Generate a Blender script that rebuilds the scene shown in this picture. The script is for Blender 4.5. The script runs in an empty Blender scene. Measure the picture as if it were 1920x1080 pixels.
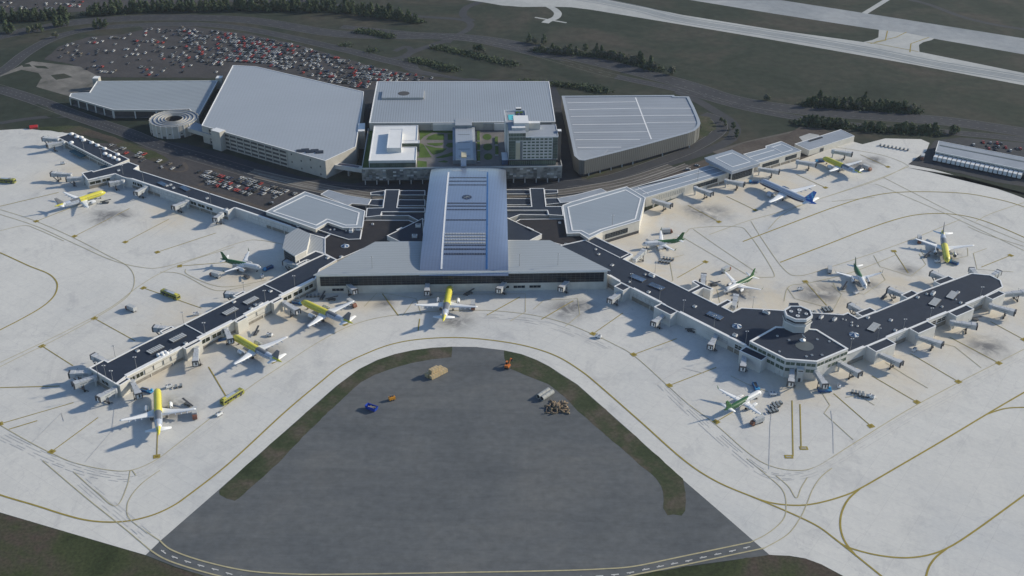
import bpy, bmesh, math, random
from mathutils import Vector, Matrix, noise
R = math.radians
random.seed(7)
sc = bpy.context.scene
COL = sc.collection

# ------------------------------------------------------------------ camera calibration
FPX, PT, H, RO = 2118.0, 0.52304, 334.3, 0.00965
_c, _s = math.cos(PT), math.sin(PT)
_cr, _sr = math.cos(RO), math.sin(RO)
def U(px, py, z=0.0):
    """survey helper: where the line of sight through a photograph point meets height z (metres)"""
    dx, dy = px - 960, py - 540
    a = dx*_cr + dy*_sr
    b = -dx*_sr + dy*_cr
    t = (z - H)/(-_s - _c*b/FPX)
    return Vector((a/FPX*t, (_c - _s*b/FPX)*t, z))
def UL(pts, z=0.0): return [U(x, y, z) for x, y in pts]
def up(v, z): return Vector((v[0], v[1], z))

# ------------------------------------------------------------------ materials
def nodes(name):
    m = bpy.data.materials.new(name); m.use_nodes = True
    nt = m.node_tree
    return m, nt, nt.nodes['Principled BSDF']
def N(nt, t, **k):
    n = nt.nodes.new(t)
    for a, b in k.items():
        if a in n.inputs: n.inputs[a].default_value = b
        else: setattr(n, a, b)
    return n
def ramp(nt, fac, stops):
    r = N(nt, 'ShaderNodeValToRGB'); e = r.color_ramp.elements
    while len(e) < len(stops): e.new(0.5)
    for i, (p, c) in enumerate(stops):
        e[i].position = p; e[i].color = (*c, 1) if len(c) == 3 else c
    nt.links.new(fac, r.inputs[0]); return r.outputs[0]
def mixc(nt, fac, a, b, mode='MIX'):
    m = N(nt, 'ShaderNodeMix', data_type='RGBA', blend_type=mode)
    for s, v in ((0, fac), (6, a), (7, b)):
        if hasattr(v, 'default_value') and not isinstance(v, (int, float)): nt.links.new(v, m.inputs[s])
        elif isinstance(v, (tuple, list)): m.inputs[s].default_value = (*v[:3], 1)
        else: m.inputs[s].default_value = v
    return m.outputs[2]
def tex(nt, scale, detail=4, rough=.55, vec=None, dist=0):
    n = N(nt, 'ShaderNodeTexNoise'); n.inputs['Scale'].default_value = scale
    n.inputs['Detail'].default_value = detail; n.inputs['Roughness'].default_value = rough
    n.inputs['Distortion'].default_value = dist
    if vec is not None: nt.links.new(vec, n.inputs['Vector'])
    return n.outputs['Fac']
def coords(nt, kind='Object', rot=0, scale=(1, 1, 1)):
    t = N(nt, 'ShaderNodeTexCoord')
    if rot == 0 and scale == (1, 1, 1): return t.outputs[kind]
    m = N(nt, 'ShaderNodeMapping'); m.inputs['Rotation'].default_value = (0, 0, rot); m.inputs['Scale'].default_value = scale
    nt.links.new(t.outputs[kind], m.inputs['Vector']); return m.outputs[0]
M = {}
def plain(name, col, rough=.6, metal=0, var=.12, scale=.6, rv=0):
    """painted / moulded surface with faint weathering"""
    m, nt, b = nodes(name)
    v = coords(nt)
    f = tex(nt, scale, 5, .6, v)
    lo = tuple(max(0, c*(1-var)) for c in col); hi = tuple(min(1, c*(1+var)) for c in col)
    nt.links.new(ramp(nt, f, [(.3, lo), (.7, hi)]), b.inputs['Base Color'])
    b.inputs['Roughness'].default_value = rough; b.inputs['Metallic'].default_value = metal
    M[name] = m; return m
def ribbed(name, col, rot, pitch, depth=.25, rough=.45, metal=0.0, var=.1, blot=.02):
    """standing-seam sheet: seams across the local axis given by rot"""
    m, nt, b = nodes(name)
    v = coords(nt, 'Object', rot)
    w = N(nt, 'ShaderNodeTexWave', wave_type='BANDS', bands_direction='X', wave_profile='SIN')
    w.inputs['Scale'].default_value = 2*math.pi/pitch/20*1.0
    nt.links.new(v, w.inputs['Vector'])
    dk = tuple(c*(1-depth) for c in col)
    c1 = ramp(nt, w.outputs['Fac'], [(.05, dk), (.45, col)])
    f = tex(nt, blot, 6, .6, coords(nt))
    c2 = ramp(nt, f, [(.3, (1-var,)*3), (.7, (1, 1, 1))])
    f3 = tex(nt, .5, 4, .7, coords(nt, 'Object', rot, (.15, 1.5, 1)))
    c3 = ramp(nt, f3, [(.3, (.93,)*3), (.7, (1, 1, 1))])
    o = mixc(nt, 1.0, mixc(nt, 1.0, c1, c2, 'MULTIPLY'), c3, 'MULTIPLY')
    nt.links.new(o, b.inputs['Base Color'])
    b.inputs['Roughness'].default_value = rough; b.inputs['Metallic'].default_value = metal
    M[name] = m; return m
def mottled(name, stops, scale, detail=8, rough=.9, fine=None, dist=.3, kind='Object'):
    m, nt, b = nodes(name)
    v = coords(nt, kind)
    f = tex(nt, scale, detail, .62, v, dist)
    c = ramp(nt, f, stops)
    if fine:
        g = tex(nt, fine[0], 4, .6, v)
        c = mixc(nt, 1.0, c, ramp(nt, g, [(.3, (fine[1],)*3), (.7, (fine[2],)*3)]), 'MULTIPLY')
    nt.links.new(c, b.inputs['Base Color']); b.inputs['Roughness'].default_value = rough
    b.inputs['Specular IOR Level'].default_value = .2
    M[name] = m; return m
def gridglass(name, col=(.017, .023, .031), rough=.12):
    m, nt, b = nodes(name)
    f = tex(nt, .15, 3, .5, coords(nt))
    nt.links.new(ramp(nt, f, [(.3, tuple(c*.6 for c in col)), (.7, tuple(c*1.5 for c in col))]), b.inputs['Base Color'])
    b.inputs['Roughness'].default_value = rough; b.inputs['Specular IOR Level'].default_value = .28
    M[name] = m; return m

# ground cover
mottled('grass', [(.30, (.017, .026, .018)), (.45, (.028, .038, .027)), (.56, (.043, .046, .035)), (.67, (.062, .055, .045)), (.80, (.040, .047, .035))], .011, 12, .95, (.12, .72, 1.25), .8)
mottled('grass_near', [(.33, (.026, .037, .015)), (.44, (.050, .062, .027)), (.51, (.064, .062, .040)), (.58, (.076, .059, .048)), (.68, (.050, .046, .040)), (.8, (.045, .055, .028))], .022, 12, .95, (.7, .62, 1.3), .9)
mottled('turf', [(.3, (.042, .085, .016)), (.7, (.085, .135, .034))], .15, 6, .95)
mottled('verge_grass', [(.32, (.030, .042, .020)), (.45, (.046, .060, .030)), (.54, (.068, .068, .044)), (.64, (.10, .085, .068))], .06, 10, .95, (.6, .7, 1.25))
mottled('asphalt', [(.3, (.102, .111, .121)), (.5, (.122, .131, .140)), (.7, (.143, .148, .151))], .02, 10, .85, (.22, .86, 1.10), .6)
mottled('road', [(.3, (.040, .044, .053)), (.6, (.056, .059, .067)), (.8, (.072, .072, .074))], .03, 8, .9, (.4, .85, 1.1))
mottled('road_dark', [(.3, (.026, .031, .042)), (.7, (.044, .048, .06))], .03, 8, .9, (.3, .85, 1.1))
mottled('lot', [(.3, (.048, .047, .051)), (.6, (.069, .065, .068)), (.8, (.09, .082, .078))], .05, 8, .9, (.5, .8, 1.15))
mottled('pale_road', [(.3, (.085, .08, .075)), (.6, (.13, .12, .11)), (.8, (.17, .155, .135))], .04, 8, .9, (.3, .8, 1.1))
mottled('soil', [(.3, (.06, .05, .045)), (.6, (.10, .085, .075)), (.8, (.13, .115, .10))], .05, 8, .95, (.4, .8, 1.15))
mottled('far_concrete', [(.3, (.36, .375, .38)), (.6, (.45, .46, .455)), (.8, (.5, .5, .48))], .02, 8, .9, (.2, .9, 1.05))
mottled('hardstand', [(.28, (.08, .08, .07)), (.45, (.15, .145, .135)), (.6, (.21, .20, .185)), (.8, (.27, .255, .235))], .045, 8, .9, (.3, .85, 1.05))
mottled('runway', [(.3, (.25, .275, .30)), (.55, (.34, .36, .38)), (.8, (.42, .43, .43))], .012, 10, .9, (.1, .85, 1.05))
# painted lines
for n, c in (('line_yellow', (.33, .262, .06)), ('line_pale', (.47, .425, .27)), ('line_worn', (.53, .535, .545)), ('line_white', (.62, .62, .60)), ('line_red', (.45, .16, .06)), ('line_grey', (.36, .35, .33)), ('line_black', (.05, .05, .05)), ('line_ochre', (.22, .16, .03))):
    mottled(n, [(.25, tuple(.72*x for x in c)), (.6, c), (.8, tuple(1.1*x for x in c))], .35, 6, .8)
# building skins
plain('cream_wall', (.58, .56, .51), .75, 0, .10, .25)
plain('pale_wall', (.58, .58, .565), .75, 0, .10, .2)
plain('grey_wall', (.30, .30, .29), .75, 0, .12, .2)
plain('garage_wall', (.43, .415, .38), .8, 0, .1, .2)
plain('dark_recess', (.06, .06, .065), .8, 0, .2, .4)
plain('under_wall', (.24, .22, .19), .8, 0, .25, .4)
plain('white_trim', (.80, .80, .80), .5, 0, .06, .4)
plain('white_roof', (.74, .75, .76), .6, 0, .05, .1)
mottled('dark_roof', [(.25, (.021, .030, .050)), (.5, (.026, .037, .060)), (.75, (.034, .046, .070))], .05, 8, .75, (.6, .9, 1.08), 1.2)
mottled('brown_roof', [(.25, (.021, .022, .028)), (.5, (.030, .029, .034)), (.75, (.042, .038, .040))], .06, 8, .8, (.6, .9, 1.08), 1.2)
mottled('deck_grey', [(.3, (.25, .285, .335)), (.5, (.295, .33, .385)), (.7, (.33, .365, .415))], .03, 8, .85, (.3, .93, 1.04))
mottled('slab', [(.3, (.15, .15, .155)), (.7, (.22, .215, .21))], .08, 6, .85, (.6, .9, 1.06))
mottled('paving', [(.3, (.13, .125, .13)), (.7, (.20, .19, .185))], .08, 6, .85, (.6, .9, 1.06))
mottled('mosaic', [(.38, (.14, .145, .14)), (.5, (.27, .27, .255)), (.62, (.38, .375, .345))], .16, 2, .7, (.5, .75, 1.1))
gridglass('glass'); gridglass('green_glass', (.085, .118, .092), .15); gridglass('olive_glass', (.03, .035, .025), .15)
gridglass('sky_glass', (.06, .11, .20), .2)
plain('frame_dark', (.10, .115, .12), .5, 0, .05, .5)
plain('frame_grey', (.22, .25, .27), .5, 0, .05, .5)
plain('bridge_grey', (.45, .465, .475), .5, 0, .1, .6)
plain('bridge_roof', (.47, .49, .52), .5, 0, .1, .4)
plain('steel_dark', (.05, .052, .058), .5, 0, .1, 1)
plain('steel', (.28, .29, .30), .45, .3, .1, 1)
plain('tyre', (.02, .02, .021), .8)
plain('white_paint', (.72, .73, .74), .35, 0, .04, .2); plain('wing_white', (.84, .85, .86), .35, 0, .04, .2)
plain('yellow_paint', (.66, .60, .075), .35, 0, .06, .2)
plain('olive_yellow', (.27, .27, .045), .4, 0, .1, .3)
plain('grey_paint', (.16, .17, .19), .35, 0, .08, .2)
plain('silver_paint', (.42, .47, .56), .3, 0, .06, .2)
plain('green_paint', (.028, .115, .034), .35, 0, .1, .2)
plain('navy_paint', (.018, .025, .075), .35, 0, .1, .2)
plain('blue_paint', (.025, .13, .47), .35, 0, .1, .2)
plain('cyan_paint', (.08, .38, .66), .35, 0, .08, .2)
plain('loader_blue', (.015, .10, .30), .4, 0, .12, .6)
plain('skip_blue', (.01, .055, .42), .4, 0, .1, .6)
plain('orange_paint', (.55, .16, .03), .4, 0, .1, .8); plain('rust_paint', (.24, .10, .06), .5, 0, .15, .8)
plain('amber_paint', (.62, .27, .02), .4, 0, .1, .8)
plain('red_paint', (.48, .03, .03), .35, 0, .1, .5)
plain('wood', (.52, .40, .23), .8, 0, .15, 1.2)
plain('bark', (.17, .13, .09), .9, 0, .25, 2)
plain('log_end', (.42, .31, .18), .9, 0, .2, 2)
plain('pipe_grey', (.34, .35, .34), .7, 0, .12, .8)
plain('teal', (.02, .10, .13), .6, 0, .1, .5)
plain('pool', (.10, .58, .62), .1, 0, .05, 1)
plain('parasol_navy', (.02, .035, .14), .7)
plain('trunk_bark', (.06, .045, .035), .9)
plain('cart', (.10, .105, .11), .6, 0, .2, 1)
plain('sand_yellow', (.55, .50, .36), .75, 0, .08, .3)

# ------------------------------------------------------------------ mesh helpers
class MB:
    def __init__(s): s.v = []; s.f = []; s.m = []; s.mats = []; s.smooth = []
    def mi(s, mat):
        if mat not in s.mats: s.mats.append(mat)
        return s.mats.index(mat)
    def face(s, pts, mat, smooth=False):
        i = len(s.v); s.v += [tuple(p) for p in pts]; s.f.append(tuple(range(i, i+len(pts)))); s.m.append(s.mi(mat)); s.smooth.append(smooth)
    def grid(s, rows, mat, closed=True, smooth=True, matfn=None, caps=(False, False)):
        base = len(s.v); n = len(rows[0])
        for r in rows: s.v += [tuple(p) for p in r]
        for i in range(len(rows)-1):
            for j in range(n if closed else n-1):
                k = (j+1) % n
                s.f.append((base+i*n+j, base+i*n+k, base+(i+1)*n+k, base+(i+1)*n+j))
                s.m.append(s.mi(matfn(i, j) if matfn else mat)); s.smooth.append(smooth)
        if caps[0]: s.f.append(tuple(base+j for j in range(n))[::-1]); s.m.append(s.mi(matfn(0, 0) if matfn else mat)); s.smooth.append(False)
        if caps[1]: s.f.append(tuple(base+(len(rows)-1)*n+j for j in range(n))); s.m.append(s.mi(matfn(len(rows)-2, 0) if matfn else mat)); s.smooth.append(False)
    def prism(s, poly, z0, z1, mat, top=None, bottom=False):
        """poly: CCW list of (x,y)"""
        poly = ccw(poly); n = len(poly)
        for i in range(n):
            a, b = poly[i], poly[(i+1) % n]
            s.face([(a[0], a[1], z0), (b[0], b[1], z0), (b[0], b[1], z1), (a[0], a[1], z1)], mat)
        if top is not False: s.face([(p[0], p[1], z1) for p in poly], top or mat)
        if bottom: s.face([(p[0], p[1], z0) for p in poly][::-1], mat)
    def box(s, c, d, mat, rz=0, top=None):
        """c centre of base, d (dx,dy,dz)"""
        ca, sa = math.cos(rz), math.sin(rz)
        q = [(c[0]+x*ca-y*sa, c[1]+x*sa+y*ca) for x, y in ((-d[0]/2, -d[1]/2), (d[0]/2, -d[1]/2), (d[0]/2, d[1]/2), (-d[0]/2, d[1]/2))]
        s.prism(q, c[2], c[2]+d[2], mat, top, True)
    def bar(s, a, b, w, mat, h=None, n=4):
        a, b = Vector(a), Vector(b); d = (b-a)
        if d.length < 1e-6: return
        d.normalize(); u = d.cross(Vector((0, 0, 1)))
        u = u.normalized() if u.length > 1e-4 else Vector((1, 0, 0))
        t = u.cross(d); h = h or w
        rows = []
        for p in (a, b):
            rows.append([p + u*(w/2*math.cos(2*math.pi*(k+.5)/n)*(1.414 if n == 4 else 1)) + t*(h/2*math.sin(2*math.pi*(k+.5)/n)*(1.414 if n == 4 else 1)) for k in range(n)])
        s.grid(rows, mat, True, n > 6, caps=(True, True))
    def lathe(s, prof, mat, c=(0, 0, 0), n=16, axis='z', smooth=True, matfn=None, caps=(False, False)):
        rows = []
        for r, h in prof:
            row = []
            for k in range(n):
                a = 2*math.pi*k/n
                if axis == 'z': row.append((c[0]+r*math.cos(a), c[1]+r*math.sin(a), c[2]+h))
                else: row.append((c[0]+r*math.cos(a), c[1]+h, c[2]+r*math.sin(a)))
            rows.append(row)
        s.grid(rows, mat, True, smooth, matfn, caps)
    def mesh(s, name):
        me = bpy.data.meshes.new(name); me.from_pydata(s.v, [], s.f)
        for m in s.mats: me.materials.append(M[m])
        me.polygons.foreach_set('material_index', s.m); me.polygons.foreach_set('use_smooth', s.smooth)
        me.update(); return me
    def build(s, name, parent=None, loc=None, rz=0, label=None):
        """vertices are in world coordinates when loc is given (they are made local), else already local"""
        if not s.f: return None
        if parent is not None and loc is None and 'wo' in parent: loc = parent['wo']
        if loc is not None:
            s.v = [(p[0]-loc[0], p[1]-loc[1], p[2]-loc[2]) for p in s.v]
        o = bpy.data.objects.new(name, s.mesh(name)); COL.objects.link(o)
        if parent is not None: o.parent = parent
        elif loc is not None: o.location = loc
        if label: o['label'] = label
        return o
def area(p): return .5*sum(p[i][0]*p[(i+1) % len(p)][1]-p[(i+1) % len(p)][0]*p[i][1] for i in range(len(p)))
def ccw(p): return list(p) if area(p) > 0 else list(p)[::-1]
def inset(poly, d):
    p = [Vector((q[0], q[1])) for q in ccw(poly)]; n = len(p); out = []
    for i in range(n):
        e1 = (p[i]-p[i-1]).normalized(); e2 = (p[(i+1) % n]-p[i]).normalized()
        n1 = Vector((-e1.y, e1.x)); n2 = Vector((-e2.y, e2.x))
        b = n1+n2
        if b.length < .2: out.append(p[i]+n1*d); continue
        b.normalize(); out.append(p[i]+b*(d/max(.35, b.dot(n1))))
    return out
def centroid(p): return Vector((sum(q[0] for q in p)/len(p), sum(q[1] for q in p)/len(p), 0))
def tag(o, label=None, cat=None, group=None, kind=None):
    if label: o['label'] = label
    if cat: o['category'] = cat
    if group: o['group'] = group
    if kind: o['kind'] = kind
    return o
class T(dict): pass
_WO = {}
def thing(name, label, cat, loc=(0, 0, 0), rz=0, group=None):
    o = bpy.data.objects.new(name, None); COL.objects.link(o); o.empty_display_size = 1
    o.location = loc; o.rotation_euler = (0, 0, rz)
    return tag(o, label, cat, group)
def part(mb, name, t, label=None):
    """mesh in world coordinates becomes a part of thing t (unrotated)"""
    L = t.location if t.parent is None else t.parent.location
    off = Vector(L) if t.type == 'EMPTY' else Vector(L)
    mb.v = [(p[0]-off[0], p[1]-off[1], p[2]-off[2]) for p in mb.v]
    o = bpy.data.objects.new(name, mb.mesh(name)); COL.objects.link(o); o.parent = t
    if label: o['label'] = label
    return o
def local(mb, name, t):
    o = bpy.data.objects.new(name, mb.mesh(name)); COL.objects.link(o); o.parent = t; return o
def struct(mb, name):
    o = bpy.data.objects.new(name, mb.mesh(name)); COL.objects.link(o); o['kind'] = 'structure'; return o
def dup(root, loc, rz, label=None, group=None, scale=None):
    r = root.copy(); COL.objects.link(r); r.location = loc; r.rotation_euler = (0, 0, rz)
    if scale: r.scale = scale
    if label: r['label'] = label
    if group: r['group'] = group
    for ch in list(root.children):
        c = ch.copy(); COL.objects.link(c); c.parent = r
        for g in list(ch.children):
            d = g.copy(); COL.objects.link(d); d.parent = c
    return r

_pz = [0]
nt = M['asphalt'].node_tree; bb = nt.nodes['Principled BSDF']; src = bb.inputs['Base Color'].links[0].from_socket
st_ = tex(nt, .06, 8, .7, coords(nt, 'Object', .05, (.22, 1.7, 1)), .6)
cr2 = tex(nt, .5, 6, .75, coords(nt, 'Object', 0, (.5, 1, 1)))
nt.links.new(mixc(nt, 1.0, mixc(nt, 1.0, src, ramp(nt, st_, [(.3, (.84, .85, .86)), (.5, (1, 1, 1)), (.72, (1.07, 1.06, 1.03))]), 'MULTIPLY'), ramp(nt, cr2, [(.3, (.9, .9, .9)), (.7, (1.08, 1.08, 1.07))]), 'MULTIPLY'), bb.inputs['Base Color'])
src = bb.inputs['Base Color'].links[0].from_socket
bk_ = N(nt, 'ShaderNodeTexBrick'); bk_.offset = .5
for k_, v_ in (('Scale', 1), ('Brick Width', 60), ('Row Height', 6.5), ('Mortar Size', .12), ('Mortar Smooth', .5), ('Bias', -.2)): bk_.inputs[k_].default_value = v_
bk_.inputs['Color1'].default_value = (1, 1, 1, 1); bk_.inputs['Color2'].default_value = (.945, .945, .95, 1); bk_.inputs['Mortar'].default_value = (.86, .86, .87, 1)
nt.links.new(coords(nt, 'Object', .02), bk_.inputs['Vector']); nt.links.new(mixc(nt, .8, src, bk_.outputs['Color'], 'MULTIPLY'), bb.inputs['Base Color'])
# ------------------------------------------------------------------ ground, pavements, roads
def smooth_line(pts, k=6):
    p = [Vector((q[0], q[1])) for q in pts]
    if len(p) < 3: return p
    out = []
    for i in range(len(p)-1):
        p0, p1, p2, p3 = p[max(0, i-1)], p[i], p[i+1], p[min(len(p)-1, i+2)]
        for j in range(k):
            t = j/k
            out.append(.5*((2*p1)+(p2-p0)*t+(2*p0-5*p1+4*p2-p3)*t*t+(3*p1-p0-3*p2+p3)*t**3))
    out.append(p[-1]); return out
def strip(mb, pts, w, z, mat, off=0, closed=False):
    n = len(pts); L = []; Rr = []; _pz[0] += 1; z = z+.00012*_pz[0]
    for i in range(n):
        a = pts[max(0, i-1)]; b = pts[min(n-1, i+1)]
        d = (b-a)
        if d.length < 1e-6: d = Vector((1, 0))
        d.normalize(); nn = Vector((-d.y, d.x)); ww = w[i] if isinstance(w, list) else w
        L.append((pts[i].x+nn.x*(off+ww/2), pts[i].y+nn.y*(off+ww/2), z)); Rr.append((pts[i].x+nn.x*(off-ww/2), pts[i].y+nn.y*(off-ww/2), z))
    for i in range(n-1): mb.face([Rr[i], Rr[i+1], L[i+1], L[i]], mat)
def gl(pts): return [Vector((q.x, q.y)) for q in UL(pts)]
def sl(pts, k=6): return smooth_line(gl(pts), k)
def ragged(pts, amp, step=2.5):
    out = []; n = len(pts)
    for i in range(n):
        a, b = pts[i], pts[(i+1) % n]; d = b-a; k = max(1, int(d.length/step))
        if k > 400: out.append(a); continue
        nn = Vector((-d.y, d.x)).normalized() if d.length > 0 else Vector((0, 0))
        for j in range(k):
            q = a+d*(j/k); w = noise.noise(Vector((q.x*.13, q.y*.13, 1.7)))+.6*noise.noise(Vector((q.x*.45, q.y*.45, 8.1)))
            out.append(q+nn*(w*amp))
    return out
def poly(name, pts, z, mat, world=False, sm=False, rag=0):
    mb = MB(); p = pts if world else gl(pts); _pz[0] += 1; z = z+.00012*_pz[0]
    if rag: p = ragged(p, rag)
    if sm: p = smooth_line(list(p)+[p[0]], 5)[:-1]
    mb.face([(q[0], q[1], z) for q in ccw(p)], mat)
    return struct(mb, name)

mb = MB()
n = 24
xs = [-4000+8000*i/n for i in range(n+1)]; ys = [-600+6000*i/n for i in range(n+1)]
for i in range(n):
    for j in range(n): mb.face([(xs[i], ys[j], 0), (xs[i+1], ys[j], 0), (xs[i+1], ys[j+1], 0), (xs[i], ys[j+1], 0)], 'grass')
struct(mb, 'ground')

# --- apron concrete material with gate stains, pale warm zones by the piers and slab joints
def apron_material():
    m, nt, b = nodes('apron')
    v = coords(nt)
    f1 = tex(nt, .010, 9, .62, v, .6)
    base = ramp(nt, f1, [(.30, (.55, .553, .548)), (.48, (.61, .602, .578)), (.68, (.655, .645, .616))])
    f2 = tex(nt, .055, 8, .7, coords(nt, 'Object', .5, (1, .55, 1)), .9)
    base = mixc(nt, 1.0, base, ramp(nt, f2, [(.30, (.82, .825, .845)), (.46, (.98, .98, .98)), (.62, (1, 1, 1)), (.8, (1.05, 1.04, 1.02))]), 'MULTIPLY')
    f3 = tex(nt, .45, 5, .7, v)
    base = mixc(nt, 1.0, base, ramp(nt, f3, [(.3, (.93, .93, .94)), (.65, (1.03, 1.03, 1.02))]), 'MULTIPLY')
    f6 = tex(nt, .14, 7, .75, v, .5)
    base = mixc(nt, 1.0, base, ramp(nt, f6, [(.28, (.92, .925, .935)), (.45, (1, 1, 1)), (.75, (1.03, 1.03, 1.025))]), 'MULTIPLY')
    # slab joints and replaced slabs
    bk = N(nt, 'ShaderNodeTexBrick'); bk.inputs['Scale'].default_value = 1; bk.inputs['Brick Width'].default_value = 15; bk.inputs['Row Height'].default_value = 7.5; bk.inputs['Mortar Size'].default_value = .11; bk.inputs['Mortar Smooth'].default_value = .4; bk.offset = 0
    bk.inputs['Color1'].default_value = (1, 1, 1, 1); bk.inputs['Color2'].default_value = (.945, .95, .955, 1); bk.inputs['Mortar'].default_value = (.87, .87, .88, 1); bk.inputs['Bias'].default_value = -.45
    nt.links.new(coords(nt, 'Object', .62), bk.inputs['Vector'])
    base = mixc(nt, 1.0, base, bk.outputs['Color'], 'MULTIPLY')
    # tyre sweeps
    f5 = tex(nt, .03, 7, .7, coords(nt, 'Object', -.5, (.18, 1.6, 1)), 1.4)
    base = mixc(nt, 1.0, base, ramp(nt, f5, [(.30, (.90, .90, .91)), (.42, (1, 1, 1))]), 'MULTIPLY')
    # sealed cracks / joints
    vo = N(nt, 'ShaderNodeTexVoronoi', feature='DISTANCE_TO_EDGE'); vo.inputs['Scale'].default_value = .022
    mp = N(nt, 'ShaderNodeMapping'); tc = N(nt, 'ShaderNodeTexCoord')
    nz = N(nt, 'ShaderNodeTexNoise'); nz.inputs['Scale'].default_value = .05; nz.inputs['Detail'].default_value = 5
    nt.links.new(tc.outputs['Object'], nz.inputs['Vector'])
    add = N(nt, 'ShaderNodeVectorMath', operation='MULTIPLY_ADD'); nt.links.new(nz.outputs['Color'], add.inputs[0]); add.inputs[1].default_value = (40, 40, 0); nt.links.new(tc.outputs['Object'], add.inputs[2])
    nt.links.new(add.outputs[0], vo.inputs['Vector'])
    crack = ramp(nt, vo.outputs['Distance'], [(.0, (.88, .88, .89)), (.004, (.96, .96, .97)), (.009, (1, 1, 1))])
    gate = ramp(nt, tex(nt, .02, 3, .5, v), [(.45, (0, 0, 0)), (.6, (1, 1, 1))])
    base = mixc(nt, gate, base, mixc(nt, 1.0, base, crack, 'MULTIPLY'))
    # rubber and fuel stains where aircraft park, warm tan tint by the buildings
    def spots(lst, strength, col, base, frq):
        tot = None
        for (px, py, r) in lst:
            p = U(px, py)
            dn = N(nt, 'ShaderNodeVectorMath', operation='DISTANCE'); nt.links.new(tc.outputs['Object'], dn.inputs[0]); dn.inputs[1].default_value = (p.x, p.y, 0)
            mr = N(nt, 'ShaderNodeMapRange'); mr.interpolation_type = 'SMOOTHSTEP'
            mr.inputs['From Min'].default_value = r; mr.inputs['From Max'].default_value = 0
            nt.links.new(dn.outputs['Value'], mr.inputs['Value'])
            if tot is None: tot = mr.outputs[0]
            else:
                mx = N(nt, 'ShaderNodeMath', operation='MAXIMUM'); nt.links.new(tot, mx.inputs[0]); nt.links.new(mr.outputs[0], mx.inputs[1]); tot = mx.outputs[0]
        g = tex(nt, frq, 6, .65, v, 1.0)
        gm = N(nt, 'ShaderNodeMapRange'); gm.inputs['From Min'].default_value = .30; gm.inputs['From Max'].default_value = .58; nt.links.new(g, gm.inputs['Value'])
        mu = N(nt, 'ShaderNodeMath', operation='MULTIPLY'); nt.links.new(tot, mu.inputs[0]); nt.links.new(gm.outputs[0], mu.inputs[1])
        m2 = N(nt, 'ShaderNodeMath', operation='MULTIPLY'); nt.links.new(mu.outputs[0], m2.inputs[0]); m2.inputs[1].default_value = strength
        return mixc(nt, m2.outputs[0], base, col)
    warm = [(400, 600, 60), (560, 590, 45), (300, 690, 40), (480, 520, 40), (1210, 500, 60), (1320, 545, 50), (1420, 560, 50), (1560, 560, 50), (1680, 535, 40), (1650, 690, 50), (1780, 630, 45), (1890, 590, 40), (1250, 400, 55), (1350, 375, 50), (1440, 345, 50), (1540, 310, 40), (1190, 450, 35), (700, 560, 30), (140, 330, 40), (330, 400, 40), (1500, 725, 35)]
    base = spots(warm, .68, (.64, .545, .395), base, .03)
    dark = [(1535, 553, 17), (1550, 545, 14), (1700, 505, 9), (1065, 580, 15), (1085, 575, 12), (200, 405, 15), (225, 405, 11), (330, 755, 8), (405, 600, 8), (1330, 400, 17), (1310, 395, 13), (450, 508, 10), (850, 600, 14), (1390, 548, 12), (1770, 478, 14), (1625, 535, 10), (320, 770, 14), (600, 600, 14), (490, 660, 14), (1850, 650, 14), (1610, 310, 13), (1640, 300, 10), (720, 570, 8)]
    dark = [(x, y, r*1.3) for x, y, r in dark]
    base = spots(dark, 1.0, (.17, .17, .175), base, .09)
    nt.links.new(base, b.inputs['Base Color']); b.inputs['Roughness'].default_value = .85; b.inputs['Specular IOR Level'].default_value = .25
    M['apron'] = m
apron_material()

apron_px = [(-260, 880), (0, 960.7), (130, 999), (273, 1040.7), (301.7, 1013), (411.7, 917), (520, 821), (630, 724), (673, 692), (706.7, 675), (740, 664), (773, 656.7), (810, 652), (848, 650),
    (893, 650.5), (945, 656.7), (978, 664), (1006.7, 675), (1030, 687), (1050, 700), (1083, 721), (1180, 807), (1280, 899), (1360, 968), (1443, 1040.5), (1480, 1042), (1510, 1047), (1540, 1058), (1583, 1081), (1640, 1130), (1700, 1240),
    (2500, 1240), (2420, 520), (2100, 430), (1920, 372), (1880, 356), (1847, 347), (1800, 331), (1752, 318), (1703, 308), (1720, 295), (1737, 283), (1743, 268), (1727, 261), (1660, 259.5), (1617, 270.5), (1600, 265.5),
    (1530, 282), (1330, 345), (1130, 430), (960, 470), (760, 470), (540, 420), (400, 375), (250, 320), (160, 272), (140, 248), (97, 238.3), (0, 244), (-260, 262)]
poly('apron', apron_px, .012, 'apron')
# dark construction field in the foreground and its verges
poly('asphalt_field', [(273, 1040.7), (301.7, 1013), (411.7, 917), (520, 821), (630, 724), (673, 692), (706.7, 675), (773, 656.7), (848, 650), (893, 650.5), (945, 656.7), (1006.7, 675), (1050, 700), (1083, 721), (1180, 807), (1280, 899), (1443, 1040.5),
    (1300, 1060), (1160, 1084), (1000, 1100), (800, 1110), (600, 1105), (470, 1095), (400, 1085), (330, 1063)], .008, 'asphalt')
vl = [(848, 650.3), (810, 652.3), (773, 657.2), (740, 664.5), (706.7, 675.6), (673, 692.6), (630, 724.8), (520, 821.8), (455, 879), (413, 917), (410, 922), (411.7, 928), (425, 935), (440, 939), (446.7, 934), (480, 906), (520, 870), (567, 820), (636.7, 753), (657, 734), (676.7, 716.7), (702, 703), (730, 693), (773, 680), (810, 674), (846.7, 670)]
poly('verge', vl, .03, 'verge_grass', rag=.45)
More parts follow.
